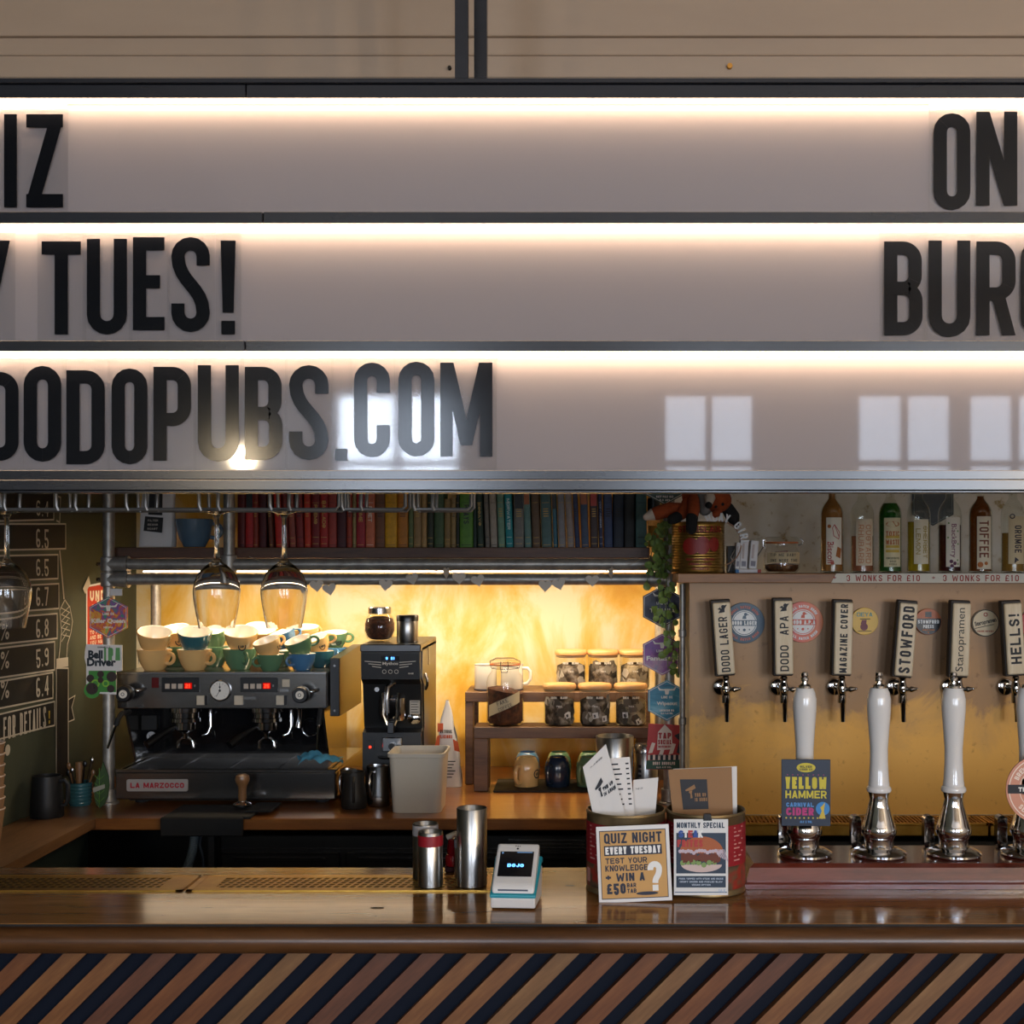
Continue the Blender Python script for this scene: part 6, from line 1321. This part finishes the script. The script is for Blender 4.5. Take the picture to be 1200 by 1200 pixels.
p = P(855, 0, 3.93); t = thing('gift_box', 'small dark box tied with pale ribbon beside the gold tin', 'box', (p.x+.004, 3.90, LZ)); obj('carton', M().box(-.014, .016, 0, .04, 0, .085, .001), col('#2a2620', .6), t); obj('ribbon', M().tube([(-.012, -.002, .004), (.014, -.002, .075)], .0014, 6).tube([(.012, -.002, .01), (-.004, -.002, .05), (.012, -.002, .08)], .0014, 6), col('#cdbba8', .6), t)
p = P(916, 0, 3.88); t = thing('tip_jar', 'squat clip-top tip jar with a handwritten tape label on the ledge', 'jar', (p.x, 3.88, LZ)); r = .058
obj('glass', M().lathe([(0, .002), (r-.014, 0), (r-.002, .012), (r, .04), (r-.004, .066), (r-.012, .08), (r-.011, .092), (r-.013, .092)], 36), 'jar_glass', t)
obj('coins', M().lathe([(0, .004), (r-.016, .004), (r-.006, .014), (r-.005, .026), (.02, .03), (0, .028)], 24), mnoise('coins', [(.3, '#4a2b18'), (.6, '#8a5a34'), (.75, '#b08a5a')], 70, .4, .6, bmp=.6), t)
obj('note', M().prism([(-.022, .01), (.02, .012), (.014, .07), (-.026, .066)], -.03, -.029), col('#a07a6c', .8), t)
fm = cylmap((0, 0, 0), r+.001); q = M()
for i in range(12): a, b = -.06+i*.01, -.05+i*.01; q.poly([fm(a, .031), fm(b, .031), fm(b, .064), fm(a, .064)])
tp = obj('tape_label', q, col('#c4ad84', .75), t); q = M(); fm = cylmap((0, 0, 0), r+.0018); T(q, 'TIP ME BABY', fm, (-.004, .056), .009, .085, t=.15, gap=1.8); T(q, 'ONE MORE TIME', fm, (0, .039), .009, .092, t=.15, gap=1.8); obj('handwriting', q, 'ink', tp)
obj('seal', M().lathe([(.044, .092), (.052, .092), (.052, .097), (.044, .097)], 32), col('#b5642c', .5), t); obj('lid', M().lathe([(.044, .0975), (.052, .0975), (.054, .104), (.05, .111), (.044, .113), (0, .112)], 36), 'jar_glass', t)
obj('wire_bail', M().tube([(.05, -.01, .086), (.062, -.01, .09), (.066, -.01, .1), (.056, -.01, .108)], .002, 6).tube([(-.05, -.01, .1), (-.06, -.012, .104), (-.06, -.012, .085), (-.054, -.012, .078)], .002, 6).tube([(-.056, -.012, .086), (-.07, -.014, .066), (-.08, -.014, .05)], .0016, 6), 'steel', t)
# spice jar on the plank end, green badge above, trailing plant, badges down the right upright
p = P(766, 0, 4.24); t = thing('spice_jar', 'dark-lidded spice jar at the plank end behind the trailing plant', 'jar', (p.x, 4.24, ZS)); obj('glass', M().cyl(.02, .0, .1, 20, b=.003), 'jar_glass', t); obj('spice', M().cyl(.0175, .003, .075, 18), col('#b5812c', .8), t); obj('cap', M().cyl(.0215, .1, .17, 20, b=.003), 'black_plastic', t)
hexbadge(779, 567, 4.05, 25, col('#3d5348', .5), 'grey-green hexagonal badge behind the toy fox\'s tail', [('IPA', -.2, .2, .5, 'S'), ('HAZY PALE ALE', -.6, .1, .8, 'S'), ('5.0 ABV', -.76, .09, .5, 'S')], sk=False)
hexbadge(776, 711, 4.055, 24.5, 'night_print', 'midnight-blue hexagonal beer badge half covered by plant leaves', [('TITANIA', -.18, .2, 1.2, 'S')])
hexbadge(776, 767, 4.055, 24.5, 'purple_print', 'purple hexagonal beer badge behind the hanging plant tip', [('Fantasma', -.18, .22, 1.5, 'F')])
hexbadge(781.5, 821, 4.055, 24, 'sea_print', 'sea-blue hexagonal beer badge above the red card badge', [('Wipeout', -.16, .22, 1.0, 'F'), ('AMERICAN IPA', -.48, .1, .7, 'S'), ('ALC 6.0 VOL', -.62, .09, .6, 'S')])
p = P(778, 902, 4.055); k = S(4.055); t = thing('beer_badge', 'red card beer badge with striped green foot on the pipe', 'beer badge', p)
bx = lambda a, b: ((a-778)*k, (902-b)*k)
obj('plate', M().prism([bx(757, 902), bx(799, 902), bx(800, 850), bx(760, 848)], 0, .004), col('#b02018', .5), t); fm = plane((0, -.0008, 0)); fm2 = plane((0, -.0014, 0))
obj('green_foot', M().poly([fm(*bx(757, 901.5)), fm(*bx(799, 901.5)), fm(*bx(799, 890)), fm(*bx(757.5, 891))]), col('#1f4a35', .5), t)
q = M()
for i in range(7): q.poly([fm(*bx(759+i*6, 890.5)), fm(*bx(761.6+i*6, 890.5)), fm(*bx(761.8+i*6, 884.5)), fm(*bx(759.2+i*6, 884.5))])
q.poly([fm(*bx(770, 879)), fm(*bx(788, 878)), fm(*bx(787, 857)), fm(*bx(779, 849)), fm(*bx(771, 858))])
for a, b in ((762, 883), (774, 886), (786, 884)): q.poly([fm(*bx(a-2.5, b)), fm(*bx(a+2.5, b-1)), fm(*bx(a+6, b-12)), fm(*bx(a+2, b-13))])
T(q, 'RUBY RUDOLPH', fm2, bx(778, 894.5), 3.6*k, 26*k, t=.28); T(q, 'ALC 4.5 VOL', fm2, bx(778, 899), 2*k, 18*k, t=.25); obj('pale_print', q, col('#e3cfc0', .6), t)
q = M(); T(q, 'TAP', fm2, bx(779, 862), 7*k, 15*k, t=.28); T(q, 'SOCIAL', fm2, bx(779, 869.5), 5.5*k, 15.5*k, t=.25); T(q, 'MOVEMENT', fm2, bx(779, 875), 2.6*k, 15*k, t=.25); obj('red_lettering', q, col('#a5201a', .5), t)
q = M()
for i in range(7): q.poly([fm(*bx(761.8+i*6, 890.5)), fm(*bx(765+i*6, 890.5)), fm(*bx(765.2+i*6, 884.5)), fm(*bx(762+i*6, 884.5))])
q.poly([fm(*bx(797, 884)), fm(*bx(793, 882)), fm(*bx(796, 868)), fm(*bx(790, 862)), fm(*bx(798, 858))]); obj('dark_print', q, 'ink', t); obj('clip', M().box(-.002, .03, .004, .016, .05, .08), 'black_plastic', t)
pt = P(776, 618, 4.02); pl_ = thing('trailing_plant', 'green trailing plant hanging down the right-hand pipe', 'plant', pt)
rp = random.Random(11); vines = [[(778, 612), (768, 630), (762, 655), (758, 685)], [(776, 612), (776, 640), (774, 668), (772, 700), (775, 725)], [(780, 614), (781, 650), (781, 690), (780, 735), (783, 785)], [(775, 612), (765, 625), (770, 650), (768, 668)], [(780, 690), (788, 712), (784, 740), (792, 765), (788, 790)]]
lm = []
for s_ in (.8, 1.0, 1.2):
    r = .0115*s_; m = M(); n = 10; ctr = [(0, .002, 0)]; V = [(0, -.002, 0)]+[(r*math.cos(2*PI*i/n)*.9, .003*math.cos(4*PI*i/n), r*math.sin(2*PI*i/n)-r) for i in range(n)]; V[0] = (0, -.002, -r)
    m.add(V, [(0, 1+i, 1+(i+1) % n) for i in range(n)], True); me = m.mesh('leaf'); me.materials.append(MT['leaf']); lm.append(me)
for vi, vine in enumerate(vines):
    pts = [P(x, y, 4.005+.02*math.sin(i+vi)-.01) for i, (x, y) in enumerate(vine)]
    obj('stem', M().tube(pts, .0014, 5), col('#5c6a35', .7), pl_, True)
    for i in range(len(pts)-1):
        for k2 in range(7 if vi < 3 else 6):
            q0 = pts[i].lerp(pts[i+1], rp.random()); o = bpy.data.objects.new('leaf', rp.choice(lm)); C.objects.link(o); o.parent = pl_
            o.location = q0-pl_.location+Vector((rp.uniform(-.014, .014), rp.uniform(-.022, .006), rp.uniform(-.008, .008))); o.rotation_euler = (rp.uniform(-.9, .5), rp.uniform(-1.5, 1.5), rp.uniform(-.8, .8))

# ================================================================ on the bar: hand pumps
PB = thing('pump_plinth', 'moulded mahogany plinth carrying the hand pumps on the bar', 'plinth', (P(1100, 0, 2.43).x, 2.43, BT)); B1 = BT+.0006; px0 = P(873, 0, 2.35).x
prf = [(2.35, B1), (2.35, B1+.009), (2.354, B1+.012), (2.354, B1+.016), (2.362, B1+.038), (2.372, B1+.0445), (2.52, B1+.0445), (2.52, B1)]
def end(v): return px0+(v[0]-2.35 if v[1] > B1+.011 and v[0] < 2.4 else 0)*.9+(.02 if v[0] > 2.4 and v[1] > B1+.02 else 0)
m = M(); n = len(prf); m.add([(end(v), v[0], v[1]) for v in prf]+[(2.3, v[0], v[1]) for v in prf], [tuple(range(n)), tuple(range(n, 2*n))]+[(i, i+n, (i+1) % n+n, (i+1) % n) for i in range(n)]); obj('moulding', m, 'mahogany', PB, True)
PZ = B1+.0451; k = .00167
def pump(px, lab):
    D = 2.435; t = thing('hand_pump', lab, 'beer pump', (P(px, 0, D).x, D, PZ), group='hand pumps on the bar'); z = lambda y: (1006-y)*k
    obj('flange', M().lathe([(0, 0), (.050, 0), (.053, .003), (.053, .007), (.046, .011), (.033, .016), (.0, .018)], 36), 'chrome', t)
    obj('column', M().lathe([(.03, .012), (.0275, z(988)), (.030, z(984)), (.034, z(979)), (.034, z(973)), (.031, z(969)), (.028, z(962)), (.022, z(950)), (.018, z(940)), (.0195, z(934)), (.021, z(931)), (0, z(930))], 36), 'chrome', t)
    h = obj('handle', M().lathe([(0, z(931)), (.023, z(931)), (.0245, z(929)), (.0235, z(926)), (.0205, z(924)), (.0205, z(921)), (.0195, z(918)), (.0175, z(895)), (.0175, z(880)), (.0205, z(855)), (.0232, z(835)), (.0234, z(822)), (.0205, z(814)), (.0165, z(809)), (0, z(808))], 36), 'handle_white', t)
    obj('finial', M().lathe([(0, z(809)), (.0125, z(809)), (.0125, z(806.5)), (.006, z(804)), (.0055, z(801.5)), (.008, z(800)), (.008, z(797.5)), (.0055, z(796)), (.0075, z(794)), (.006, z(791)), (0, z(790))], 24), 'chrome', h)
    obj('side_bracket', M().prism(rrect(-.042, -.022, 0, .066, .0085), .055, .075), 'chrome', t); return t
pump(943, 'white hand pump with the dark YELLOW HAMMER clip'); pump(1030, 'plain white hand pump beside the YELLOW HAMMER one'); pump(1117.5, 'plain white hand pump beside the round orange clip'); pump(1205, 'white hand pump with the round orange clip')
D = 2.372; k = S(D); p = P(944.5, 968, D); t = thing('pump_clip', 'dark blue card clip reading YELLOW HAMMER on the first pump', 'pump clip', p, -.04)
w_, h = 57*k, 78*k; obj('card', M().box(-w_/2, w_/2, 0, .003, 0, h, .0006), col('#122238', .45), t); obj('spring_clip', M().box(-.012, .012, .003, .043, .075, .1), 'black_plastic', t)
fm = plane((0, -.0005, 0)); cy = lambda y: (968-y)*k
q = M(); T(q, 'YELLOW', fm, (0, cy(917.5)), 14*k, 48*k, t=.27); T(q, 'HAMMER', fm, (0, cy(931)), 9*k, 48*k, t=.2); disc(q, lambda a, b: fm(a, cy(899.5)+b*.5), 0, 0, 11*k); obj('yellow_lettering', q, col('#c9b92c', .5), t)
q = M(); T(q, 'CIDER', fm, (-7*k, cy(951)), 9*k, 32*k, t=.28)
for i in range(8): rect(q, fm, (-22+i*6)*k, (-21+i*6)*k, cy(908.5), cy(907.5)); 
obj('pink_lettering', q, col('#b02a72', .5), t)
q = M(); T(q, 'CARNIVAL', fm, (-7*k, cy(943)), 5*k, 32*k, t=.25); T(q, 'ALC 5 VOL', fm, (0, cy(963)), 2.6*k, 14*k, t=.25); obj('blue_lettering', q, col('#4a86c4', .5), t)
q = M(); disc(q, fm, 19.5*k, cy(947.5), 8*k); obj('blue_halo', q, col('#2f7fc0', .5), t); q = M(); q.poly([(a, -.0011, b) for a, b in ((.024, cy(959)), (.037, cy(959)), (.034, cy(950)), (.036, cy(940)), (.031, cy(944)), (.027, cy(946)), (.030, cy(950)))])
for i in range(9): disc(q, fm, (-23+i*5.2)*k, cy(958.5), 1*k, 6)
obj('figure_print', q, col('#c9b03a', .5), t)
q = M(); T(q, 'SILVER', plane((0, -.0011, 0)), (0, cy(898.4)), 2.6*k, 14*k, t=.25); T(q, 'CIDER CO', plane((0, -.0011, 0)), (0, cy(901.6)), 2.4*k, 15*k, t=.25); obj('cloud_lettering', q, col('#3b3a1f', .5), t)
p = P(1219, 925, 2.37); R = 40*S(2.37); t = thing('pump_clip', 'round orange card clip on the last white hand pump', 'pump clip', p)
obj('card', M().lathe([(0, .0), (R, .0), (R, -.003), (0, -.003)], 48, mt=Matrix.Rotation(PI/2, 4, 'X')), col('#c98a70', .5), t); fm = plane((0, -.0006, 0)); fm2 = plane((0, -.0012, 0))
q = M(); disc(q, fm, 0, 0, R*.62, 36, R*.6); disc(q, fm, 0, 0, R*.93, 36, R*.9); arctext(q, 'BREW BROTHERS', (0, -.0006, 0), R*.76, R*.15, -.2, .22); arctext(q, 'SESSION BEER', (0, -.0006, 0), R*.76, R*.15, PI, .22, True); obj('pale_print', q, col('#ecd9c9', .6), t)
q = M(); rect(q, fm2, -R*.95, R*.95, -R*.12, R*.14); obj('name_bar', q, 'ink', t); q = M(); T(q, 'THE SESSION', plane((0, -.0018, 0)), (0, 0), R*.13, R*1.3, t=.24); obj('bar_lettering', q, 'white_ink', t); obj('spring_clip', M().box(-.035, -.01, .0, .035, -.01, .02), 'black_plastic', t)

# ================================================================ on the bar: cans, menus, cards
mnoise('tin_metal', [(.3, '#7d6a4c'), (.7, '#9c8863')], 14, .35, .8); mnoise('tomato_print', [(.35, '#2a211c'), (.5, '#5a4632'), (.62, '#8c2a1e'), (.7, '#a5331f')], 26, .5, detail=2)
def can(px, lab):
    D = 2.362; r, h = .0748, .152; t = thing('catering_tin', lab, 'tin', (P(px, 0, D).x, D, B1), group='large tins used as menu holders')
    pf = [(0, .002), (r, 0), (r+.0015, .002), (r, .005)]
    for i in range(7): z = .007+i*.0065; pf += [(r, z), (r-.0012, z+.002), (r-.0012, z+.0045), (r, z+.0065)]
    pf += [(r, h-.008), (r+.0015, h-.004), (r, h), (r-.002, h), (r-.0025, h-.006), (r-.0025, .006), (0, .005)]
    obj('tin_body', M().lathe(pf, 48), 'tin_metal', t)
    lb = obj('red_label', M().lathe([(r+.0004, .056), (r+.0008, .056), (r+.0008, .132), (r+.0004, .132)], 48), col('#8e1a24', .45), t)
    obj('tomato_band', M().lathe([(r+.0004, .012), (r+.0008, .012), (r+.0008, .0555), (r+.0004, .0555)], 48), 'tomato_print', t)
    q = M(); fm = cylmap((0, 0, 0), r+.0013)
    for i in range(9):
        for a in (-.085, .05): rect(q, fm, a, a+.028-.006*(i % 3), .125-i*.0075, .1275-i*.0075)
    T(q, 'SUGO RUSTICO', fm, (.0, .122), .006, .07, t=.22); rect(q, fm, -.1, -.085, .02, .045); obj('label_print', q, col('#c48d86', .6), lb)
    return t
c1 = can(733.5, 'large red-labelled tin holding the white paper menus'); c2 = can(827, 'large red-labelled tin holding the brown card menus')
def horn(q, fm, s):                                 # raised fist with megaphone, as on the menus
    q.poly([fm(-.5*s, .1*s), fm(.35*s, .62*s), fm(.45*s, .25*s), fm(.1*s, .05*s), fm(-.45*s, -.02*s)]); q.poly([fm(-.12*s, .0), fm(.12*s, .02*s), fm(.06*s, -.3*s), fm(.12*s, -.7*s), fm(-.08*s, -.75*s), fm(-.06*s, -.3*s), fm(-.2*s, -.12*s)])
def menu(cs, D0, D1, mt, lab, thick=.001):          # a card from four picture corners, standing between two depths
    tl, tr, br, bl = cs; a = [P(*tl, D1), P(*tr, D1), P(*br, D0), P(*bl, D0)]; o = (a[2]+a[3])/2
    t = thing('menu', lab, 'menu', o); nrm = (a[1]-a[0]).cross(a[3]-a[0]).normalized()*thick; m = M(); V = [v-o for v in a]+[v-o+nrm for v in a]
    m.add(V, [(0, 1, 2, 3), (7, 6, 5, 4)]+[(i, i+4, (i+1) % 4+4, (i+1) % 4) for i in range(4)]); obj('card', m, mt, t)
    n0 = nrm.normalized()*.0007; n0 = n0 if n0.y < 0 else -n0
    f = lambda u, v: (V[3]*(1-u)+V[2]*u)*(1-v)+(V[0]*(1-u)+V[1]*u)*v+n0-(nrm if nrm.y > 0 else nrm*0)*0
    if nrm.y < 0: g = f; f = lambda u, v: g(u, v)+nrm
    return t, f
mat('menu_paper', '#e0dcd8', .75)
t, f = menu(((712, 889), (738, 887), (748, 1006), (722, 1006)), 2.352, 2.366, 'paper', 'white price-list sheet between the folded menus in the tin')
q = M()
for i in range(9): rect(q, f, .12, .45+.2*((i*7) % 3)/3, .93-i*.05, .945-i*.05); rect(q, f, .78, .92, .93-i*.05, .945-i*.05)
obj('small_print', q, 'ink', t)
t, f = menu(((742, 914), (771.5, 911), (764, 1004), (740, 1006)), 2.366, 2.386, 'menu_paper', 'blank-edged white menu card on the right side of the tin')
q = M(); T(q, 'THE UP', f, (.25, .88), .02, .3, t=.2); obj('small_print', q, 'ink', t)
t, f = menu(((683, 899), (710, 872), (746, 1004), (706, 1006)), 2.332, 2.346, 'menu_paper', 'large white folded menu with black megaphone logo')
q = M(); fl = lambda a, b: f(.42+a*.30, .70+b*.11); horn(q, fl, 1.15); T(q, 'THE UP', f, (.70, .672), .036, .38, t=.5, rot=.03); T(q, 'IN ARMS', f, (.72, .622), .036, .44, t=.5, rot=.03); T(q, 'UPINARMSPUB.CO', f, (.5, .93), .012, .5, t=.22); obj('logo_print', q, 'ink', t)
t, f = menu(((789, 901), (863.5, 898), (864, 1004), (790, 1004)), 2.385, 2.388, 'menu_paper', 'white menu pages behind the brown card cover', .0015)
t, f = menu(((783, 902), (857.5, 899), (860, 1000), (793, 1000)), 2.368, 2.378, 'kraft', 'brown card menu cover with black square megaphone logo', .0015)
q = M(); q.poly([f(.17, .88), f(.60, .87), f(.60, .52), f(.18, .52)]); obj('black_square', q, 'ink', t)
q = M(); g = lambda u, v: f(u, v)+Vector((0, -.0006, 0)); horn(q, lambda a, b: g(.33+a*.24, .74+b*.16), .75); T(q, 'THE UP', g, (.48, .69), .042, .18, t=.4); T(q, 'IN ARMS', g, (.485, .635), .042, .2, t=.4); obj('kraft_print', q, 'kraft', t)
# quiz card
D = 2.262; k = S(D); p = P(745, 1058, D); p.z = B1+.0003; t = thing('quiz_card', 'square cream QUIZ NIGHT card leaning against the tin', 'card', p); t.rotation_euler = (math.radians(-7), math.radians(-2.4), 0); w_ = 86*k; h = 88*k
obj('board', M().box(-w_/2, w_/2, 0, .003, 0, h, .0006), 'white_plastic', t); cx = lambda x: (x-743)*k; cy = lambda y: (1057-y)*k
fm = plane((0, -.0005, 0)); fm2 = plane((0, -.0010, 0)); fm3 = plane((0, -.0015, 0))
q = M(); rect(q, fm, cx(703.5), cx(782), cy(1053), cy(974)); obj('outline_print', q, col('#23283c', .6), t); q = M(); rect(q, fm2, cx(704.3), cx(781.2), cy(1052), cy(975)); obj('ochre_field', q, col('#c99a58', .6), t)
q = M(); T(q, 'QUIZ NIGHT', fm3, (cx(743), cy(983)), 12*k, 68*k, t=.2); rect(q, fm3, cx(708.5), cx(776.5), cy(1003), cy(991.5)); T(q, 'TEST YOUR', fm3, (cx(734), cy(1009)), 6.5*k, 49*k, t=.2); T(q, 'KNOWLEDGE', fm3, (cx(734), cy(1017.5)), 7*k, 50*k, t=.2); T(q, '+ WIN A', fm3, (cx(732), cy(1028)), 9.5*k, 46*k, t=.24); T(q, '£50', fm3, (cx(721), cy(1041)), 12*k, 22*k, t=.24); T(q, 'BAR', fm3, (cx(739), cy(1037.5)), 5*k, 11*k, t=.22); T(q, 'TAB', fm3, (cx(739), cy(1044)), 5*k, 11*k, t=.22); disc(q, lambda a, b: fm3(cx(757)+a, cy(1047.5)+b*.16), 0, 0, 13*k); obj('navy_lettering', q, col('#1d2236', .6), t)
q = M(); fm4 = plane((0, -.002, 0)); T(q, 'EVERY TUESDAY', fm4, (cx(742.5), cy(997.2)), 8.5*k, 65*k, t=.24); T(q, '?', fm4, (cx(767), cy(1028)), 34*k, 17*k, t=.2); obj('white_lettering', q, 'white_ink', t)
# monthly special card taped to the second tin
D = 2.281; k = S(D); p = P(821.5, 1049, D); t = thing('special_card', 'white and blue MONTHLY SPECIAL burger card taped to the tin', 'card', p); w_, h = 63.5*k, 89*k; cx = lambda x: (x-821.5)*k; cy = lambda y: (1049-y)*k
obj('board', M().box(-w_/2, w_/2, 0, .0012, 0, h), col('#dedddb', .45), t); q = M(); rect(q, fm, cx(791), cx(852), cy(1046), cy(1045)); obj('rule', q, col('#31557e', .5), t)
q = M(); T(q, 'MONTHLY SPECIAL', fm, (cx(821), cy(967)), 6.5*k, 56*k, t=.2); rect(q, fm, cx(792.5), cx(850.5), cy(1023.5), cy(976)); rect(q, fm, cx(792.5), cx(850.5), cy(1040), cy(1026.5)); obj('navy_print', q, col('#27384c', .5), t)
q = M(); q.poly([fm2(cx(822)+26*k*math.cos(a), cy(1000)+20*k*math.sin(a)) for a in [PI*i/16 for i in range(17)]]); obj('bun_top', q, col('#a85a2c', .5), t)
q = M(); q.poly([fm2(cx(822)+24*k*math.cos(a), cy(1013)-9*k*math.sin(a)) for a in [PI*i/12 for i in range(13)]]); obj('bun_base', q, col('#cdb6b0', .5), t)
q = M(); rq = random.Random(4)
for i in range(22): x = cx(800+i*2); q.poly([fm3(x-2*k, cy(1000+rq.uniform(0, 4))), fm3(x+2.5*k, cy(1000+rq.uniform(-2, 3))), fm3(x+2*k, cy(1008+rq.uniform(-2, 3))), fm3(x-2*k, cy(1008+rq.uniform(-1, 4)))])
obj('meat_print', q, col('#6d3524', .6), t); q = M()
for i in range(16): x = cx(797+i*3.2); disc(q, fm3, x, cy(998+rq.uniform(-1.5, 1.5)), 2.2*k, 8)
for i in range(6): x = cx(838+i*2); write(q, rib([(x, cy(995)), (x+5*k, cy(1004+i))], 1*k), fm3)
obj('sauce_print', q, col('#c3b4c0', .6), t); q = M()
for i in range(7): disc(q, fm3, cx(800+i*6.2), cy(1012+rq.uniform(-2, 3)), 3.2*k, 8)
obj('lettuce_print', q, col('#7f9a5a', .6), t)
q = M(); T(q, 'S', fm4, (cx(798), cy(977)), 8.5*k, 6*k, t=.28); T(q, 'A', fm4, (cx(815), cy(977)), 8.5*k, 6*k, t=.28); obj('blue_lettering', q, col('#2a4f9c', .5), t); q = M(); T(q, 'T', fm4, (cx(803.5), cy(977)), 8.5*k, 5.5*k, t=.28); T(q, 'K', fm4, (cx(821), cy(977)), 8.5*k, 6*k, t=.28); obj('pale_lettering', q, 'white_ink', t)
q = M(); T(q, 'E', fm4, (cx(809), cy(977)), 8.5*k, 5.5*k, t=.28); T(q, 'FRITES', fm4, (cx(808.5), cy(988)), 8.5*k, 30*k, t=.28); obj('red_lettering', q, col('#b03330', .5), t)
q = M()
for i, s_ in enumerate(('FRIES TOPPED WITH STEAK AND SAUCE', 'CRISPY ONIONS AND PICKLED SLAW', 'VEGAN OPTION')): T(q, s_, fm3, (cx(821.5), cy(1029.5+i*3.6)), 2*k, (52, 50, 22)[i]*k, t=.22)
T(q, '14.5', fm3, (cx(846), cy(1043.5)), 3.5*k, 8*k, t=.22); obj('small_print', q, col('#b9c6d6', .6), t)
solo('binder_clip', M().prism([(-.008, -.006), (.008, -.006), (.006, .006), (-.006, .006)], -.004, .006).xf(Matrix.Translation(P(829, 957.5, 2.283))), 'black_plastic', 'small black binder clip at the top of the burger card', 'clip', P(829, 957.5, 2.283), w=True)
# ================================================================ card reader and steel cylinders
p = P(601, 1066, 2.212); p.z = B1; t = thing('card_reader', 'white card payment terminal with teal band on the bar', 'card reader', p, math.radians(-4)); W2 = .041
def slab(prof, w0, w1, c=0):                        # profile in YZ, front narrower or wider than back
    m = M(); n = len(prof); ys = [v[0] for v in prof]; a, b = min(ys), max(ys); wf = lambda y: w0+(w1-w0)*(y-a)/(b-a)
    m.add([(-wf(y), y, z) for y, z in prof]+[(wf(y), y, z) for y, z in prof], [tuple(range(n)), tuple(range(n, 2*n))]+[(i, i+n, (i+1) % n+n, (i+1) % n) for i in range(n)]); return m
def bev(o, w_=.004):
    b = o.modifiers.new('bevel', 'BEVEL'); b.width = w_; b.segments = 3; b.limit_method = 'ANGLE'; return o
bev(obj('base', slab([(0, .002), (-.002, .02), (.0, .022), (.085, .062), (.10, .055), (.09, .002)], .040, .043), 'white_plastic', t))
bev(obj('teal_band', slab([(-.0035, .0205), (-.0035, .027), (.09, .075), (.102, .07), (.102, .06), (.086, .064)], .0415, .044), col('#1f8fa0', .35), t), .002)
hd_ = bev(obj('terminal', slab([(-.001, .0275), (.002, .04), (.008, .046), (.085, .098), (.094, .096), (.097, .074)], .0385, .0385), 'white_plastic', t))
u = Vector((0, .077, .052)).normalized(); nn = Vector((0, -u.z, u.y)); o = Vector((0, .008, .046)); fm = lambda a, b: o+u*b+Vector((a, 0, 0))+nn*.0006; fm2 = lambda a, b: fm(a, b)+nn*.0006
obj('screen', rect(M(), fm, -.031, .031, .014, .074), col('#16161a', .12), hd_); q = M(); T(q, 'DOJO', fm2, (0, .04), .0075, .03, t=.3); obj('screen_logo', q, 'screen_blue', hd_)
q = M(); rect(q, fm2, .0, .028, .0705, .0725); rect(q, fm2, -.028, -.025, .068, .072); obj('status_bar', q, emis('screen_dim', '#7fa8d8', .5), hd_); obj('camera_dot', disc(M(), fm, 0, .081, .0022, 12), 'ink', hd_); q = M(); T(q, 'PAX', fm, (0, .087), .003, .01, t=.25); obj('maker_mark', q, 'ink', hd_)
obj('card_slot', M().box(-.027, .027, -.0012, .004, .0335, .036, mt=Matrix.Rotation(0, 4, 'X')), col('#4d5668', .4), hd_)
TZ_ = BT+.0036
def cylinder(px, D, r, h, lab, band=None, z=TZ_):
    t = thing('steel_cylinder', lab, 'steel cup', (P(px, 0, D).x, D, z), group='steel cylinders on the drip tray')
    obj('tube', M().lathe([(0, .001), (r-.001, 0), (r, .001), (r, h-.001), (r-.0007, h), (r-.0015, h-.001), (r-.0015, .01), (0, .01)], 36), 'brushed_steel', t)
    if band: obj('tape_band', M().lathe([(r+.0003, band[1]), (r+.0006, band[1]), (r+.0006, band[2]), (r+.0003, band[2])], 36), col(band[0], .45), t)
cylinder(553, 2.372, .0290, .148, 'tall steel cylinder standing on the drip tray'); cylinder(504.5, 2.366, .0236, .104, 'short steel cylinder with a red tape band', ('#8e1420', .078, .098))
cylinder(498.5, 2.425, .0247, .107, 'short steel cylinder with a pale tape band behind the red-banded one', ('#a39d9c', .085, .105)); cylinder(545.5, 2.43, .0215, .078, 'short steel cylinder half hidden behind the tall one', ('#8d8a8c', .06, .076))
p = P(531, 1010, 2.49); p.z = B1; t = thing('bottle_opener', 'red plastic bar gadget with pale cap behind the steel cylinders', 'bar gadget', p)
obj('foot', M().box(-.016, .016, -.012, .012, 0, .012, .002), col('#3a0d12', .3), t); obj('lower_body', M().lathe([(0, .012), (.015, .012), (.0155, .016), (.0155, .03), (.013, .034), (0, .034)], 24), col('#b01420', .2), t); obj('upper_body', M().lathe([(0, .033), (.016, .034), (.018, .04), (.0175, .064), (0, .066)], 24, mt=Matrix.Rotation(.12, 4, 'Y')), col('#9c1020', .2), t); obj('cap', M().tube([(-.012, -.002, .068), (.008, -.002, .076)], .006, 12), col('#d8ccb8', .4), t)
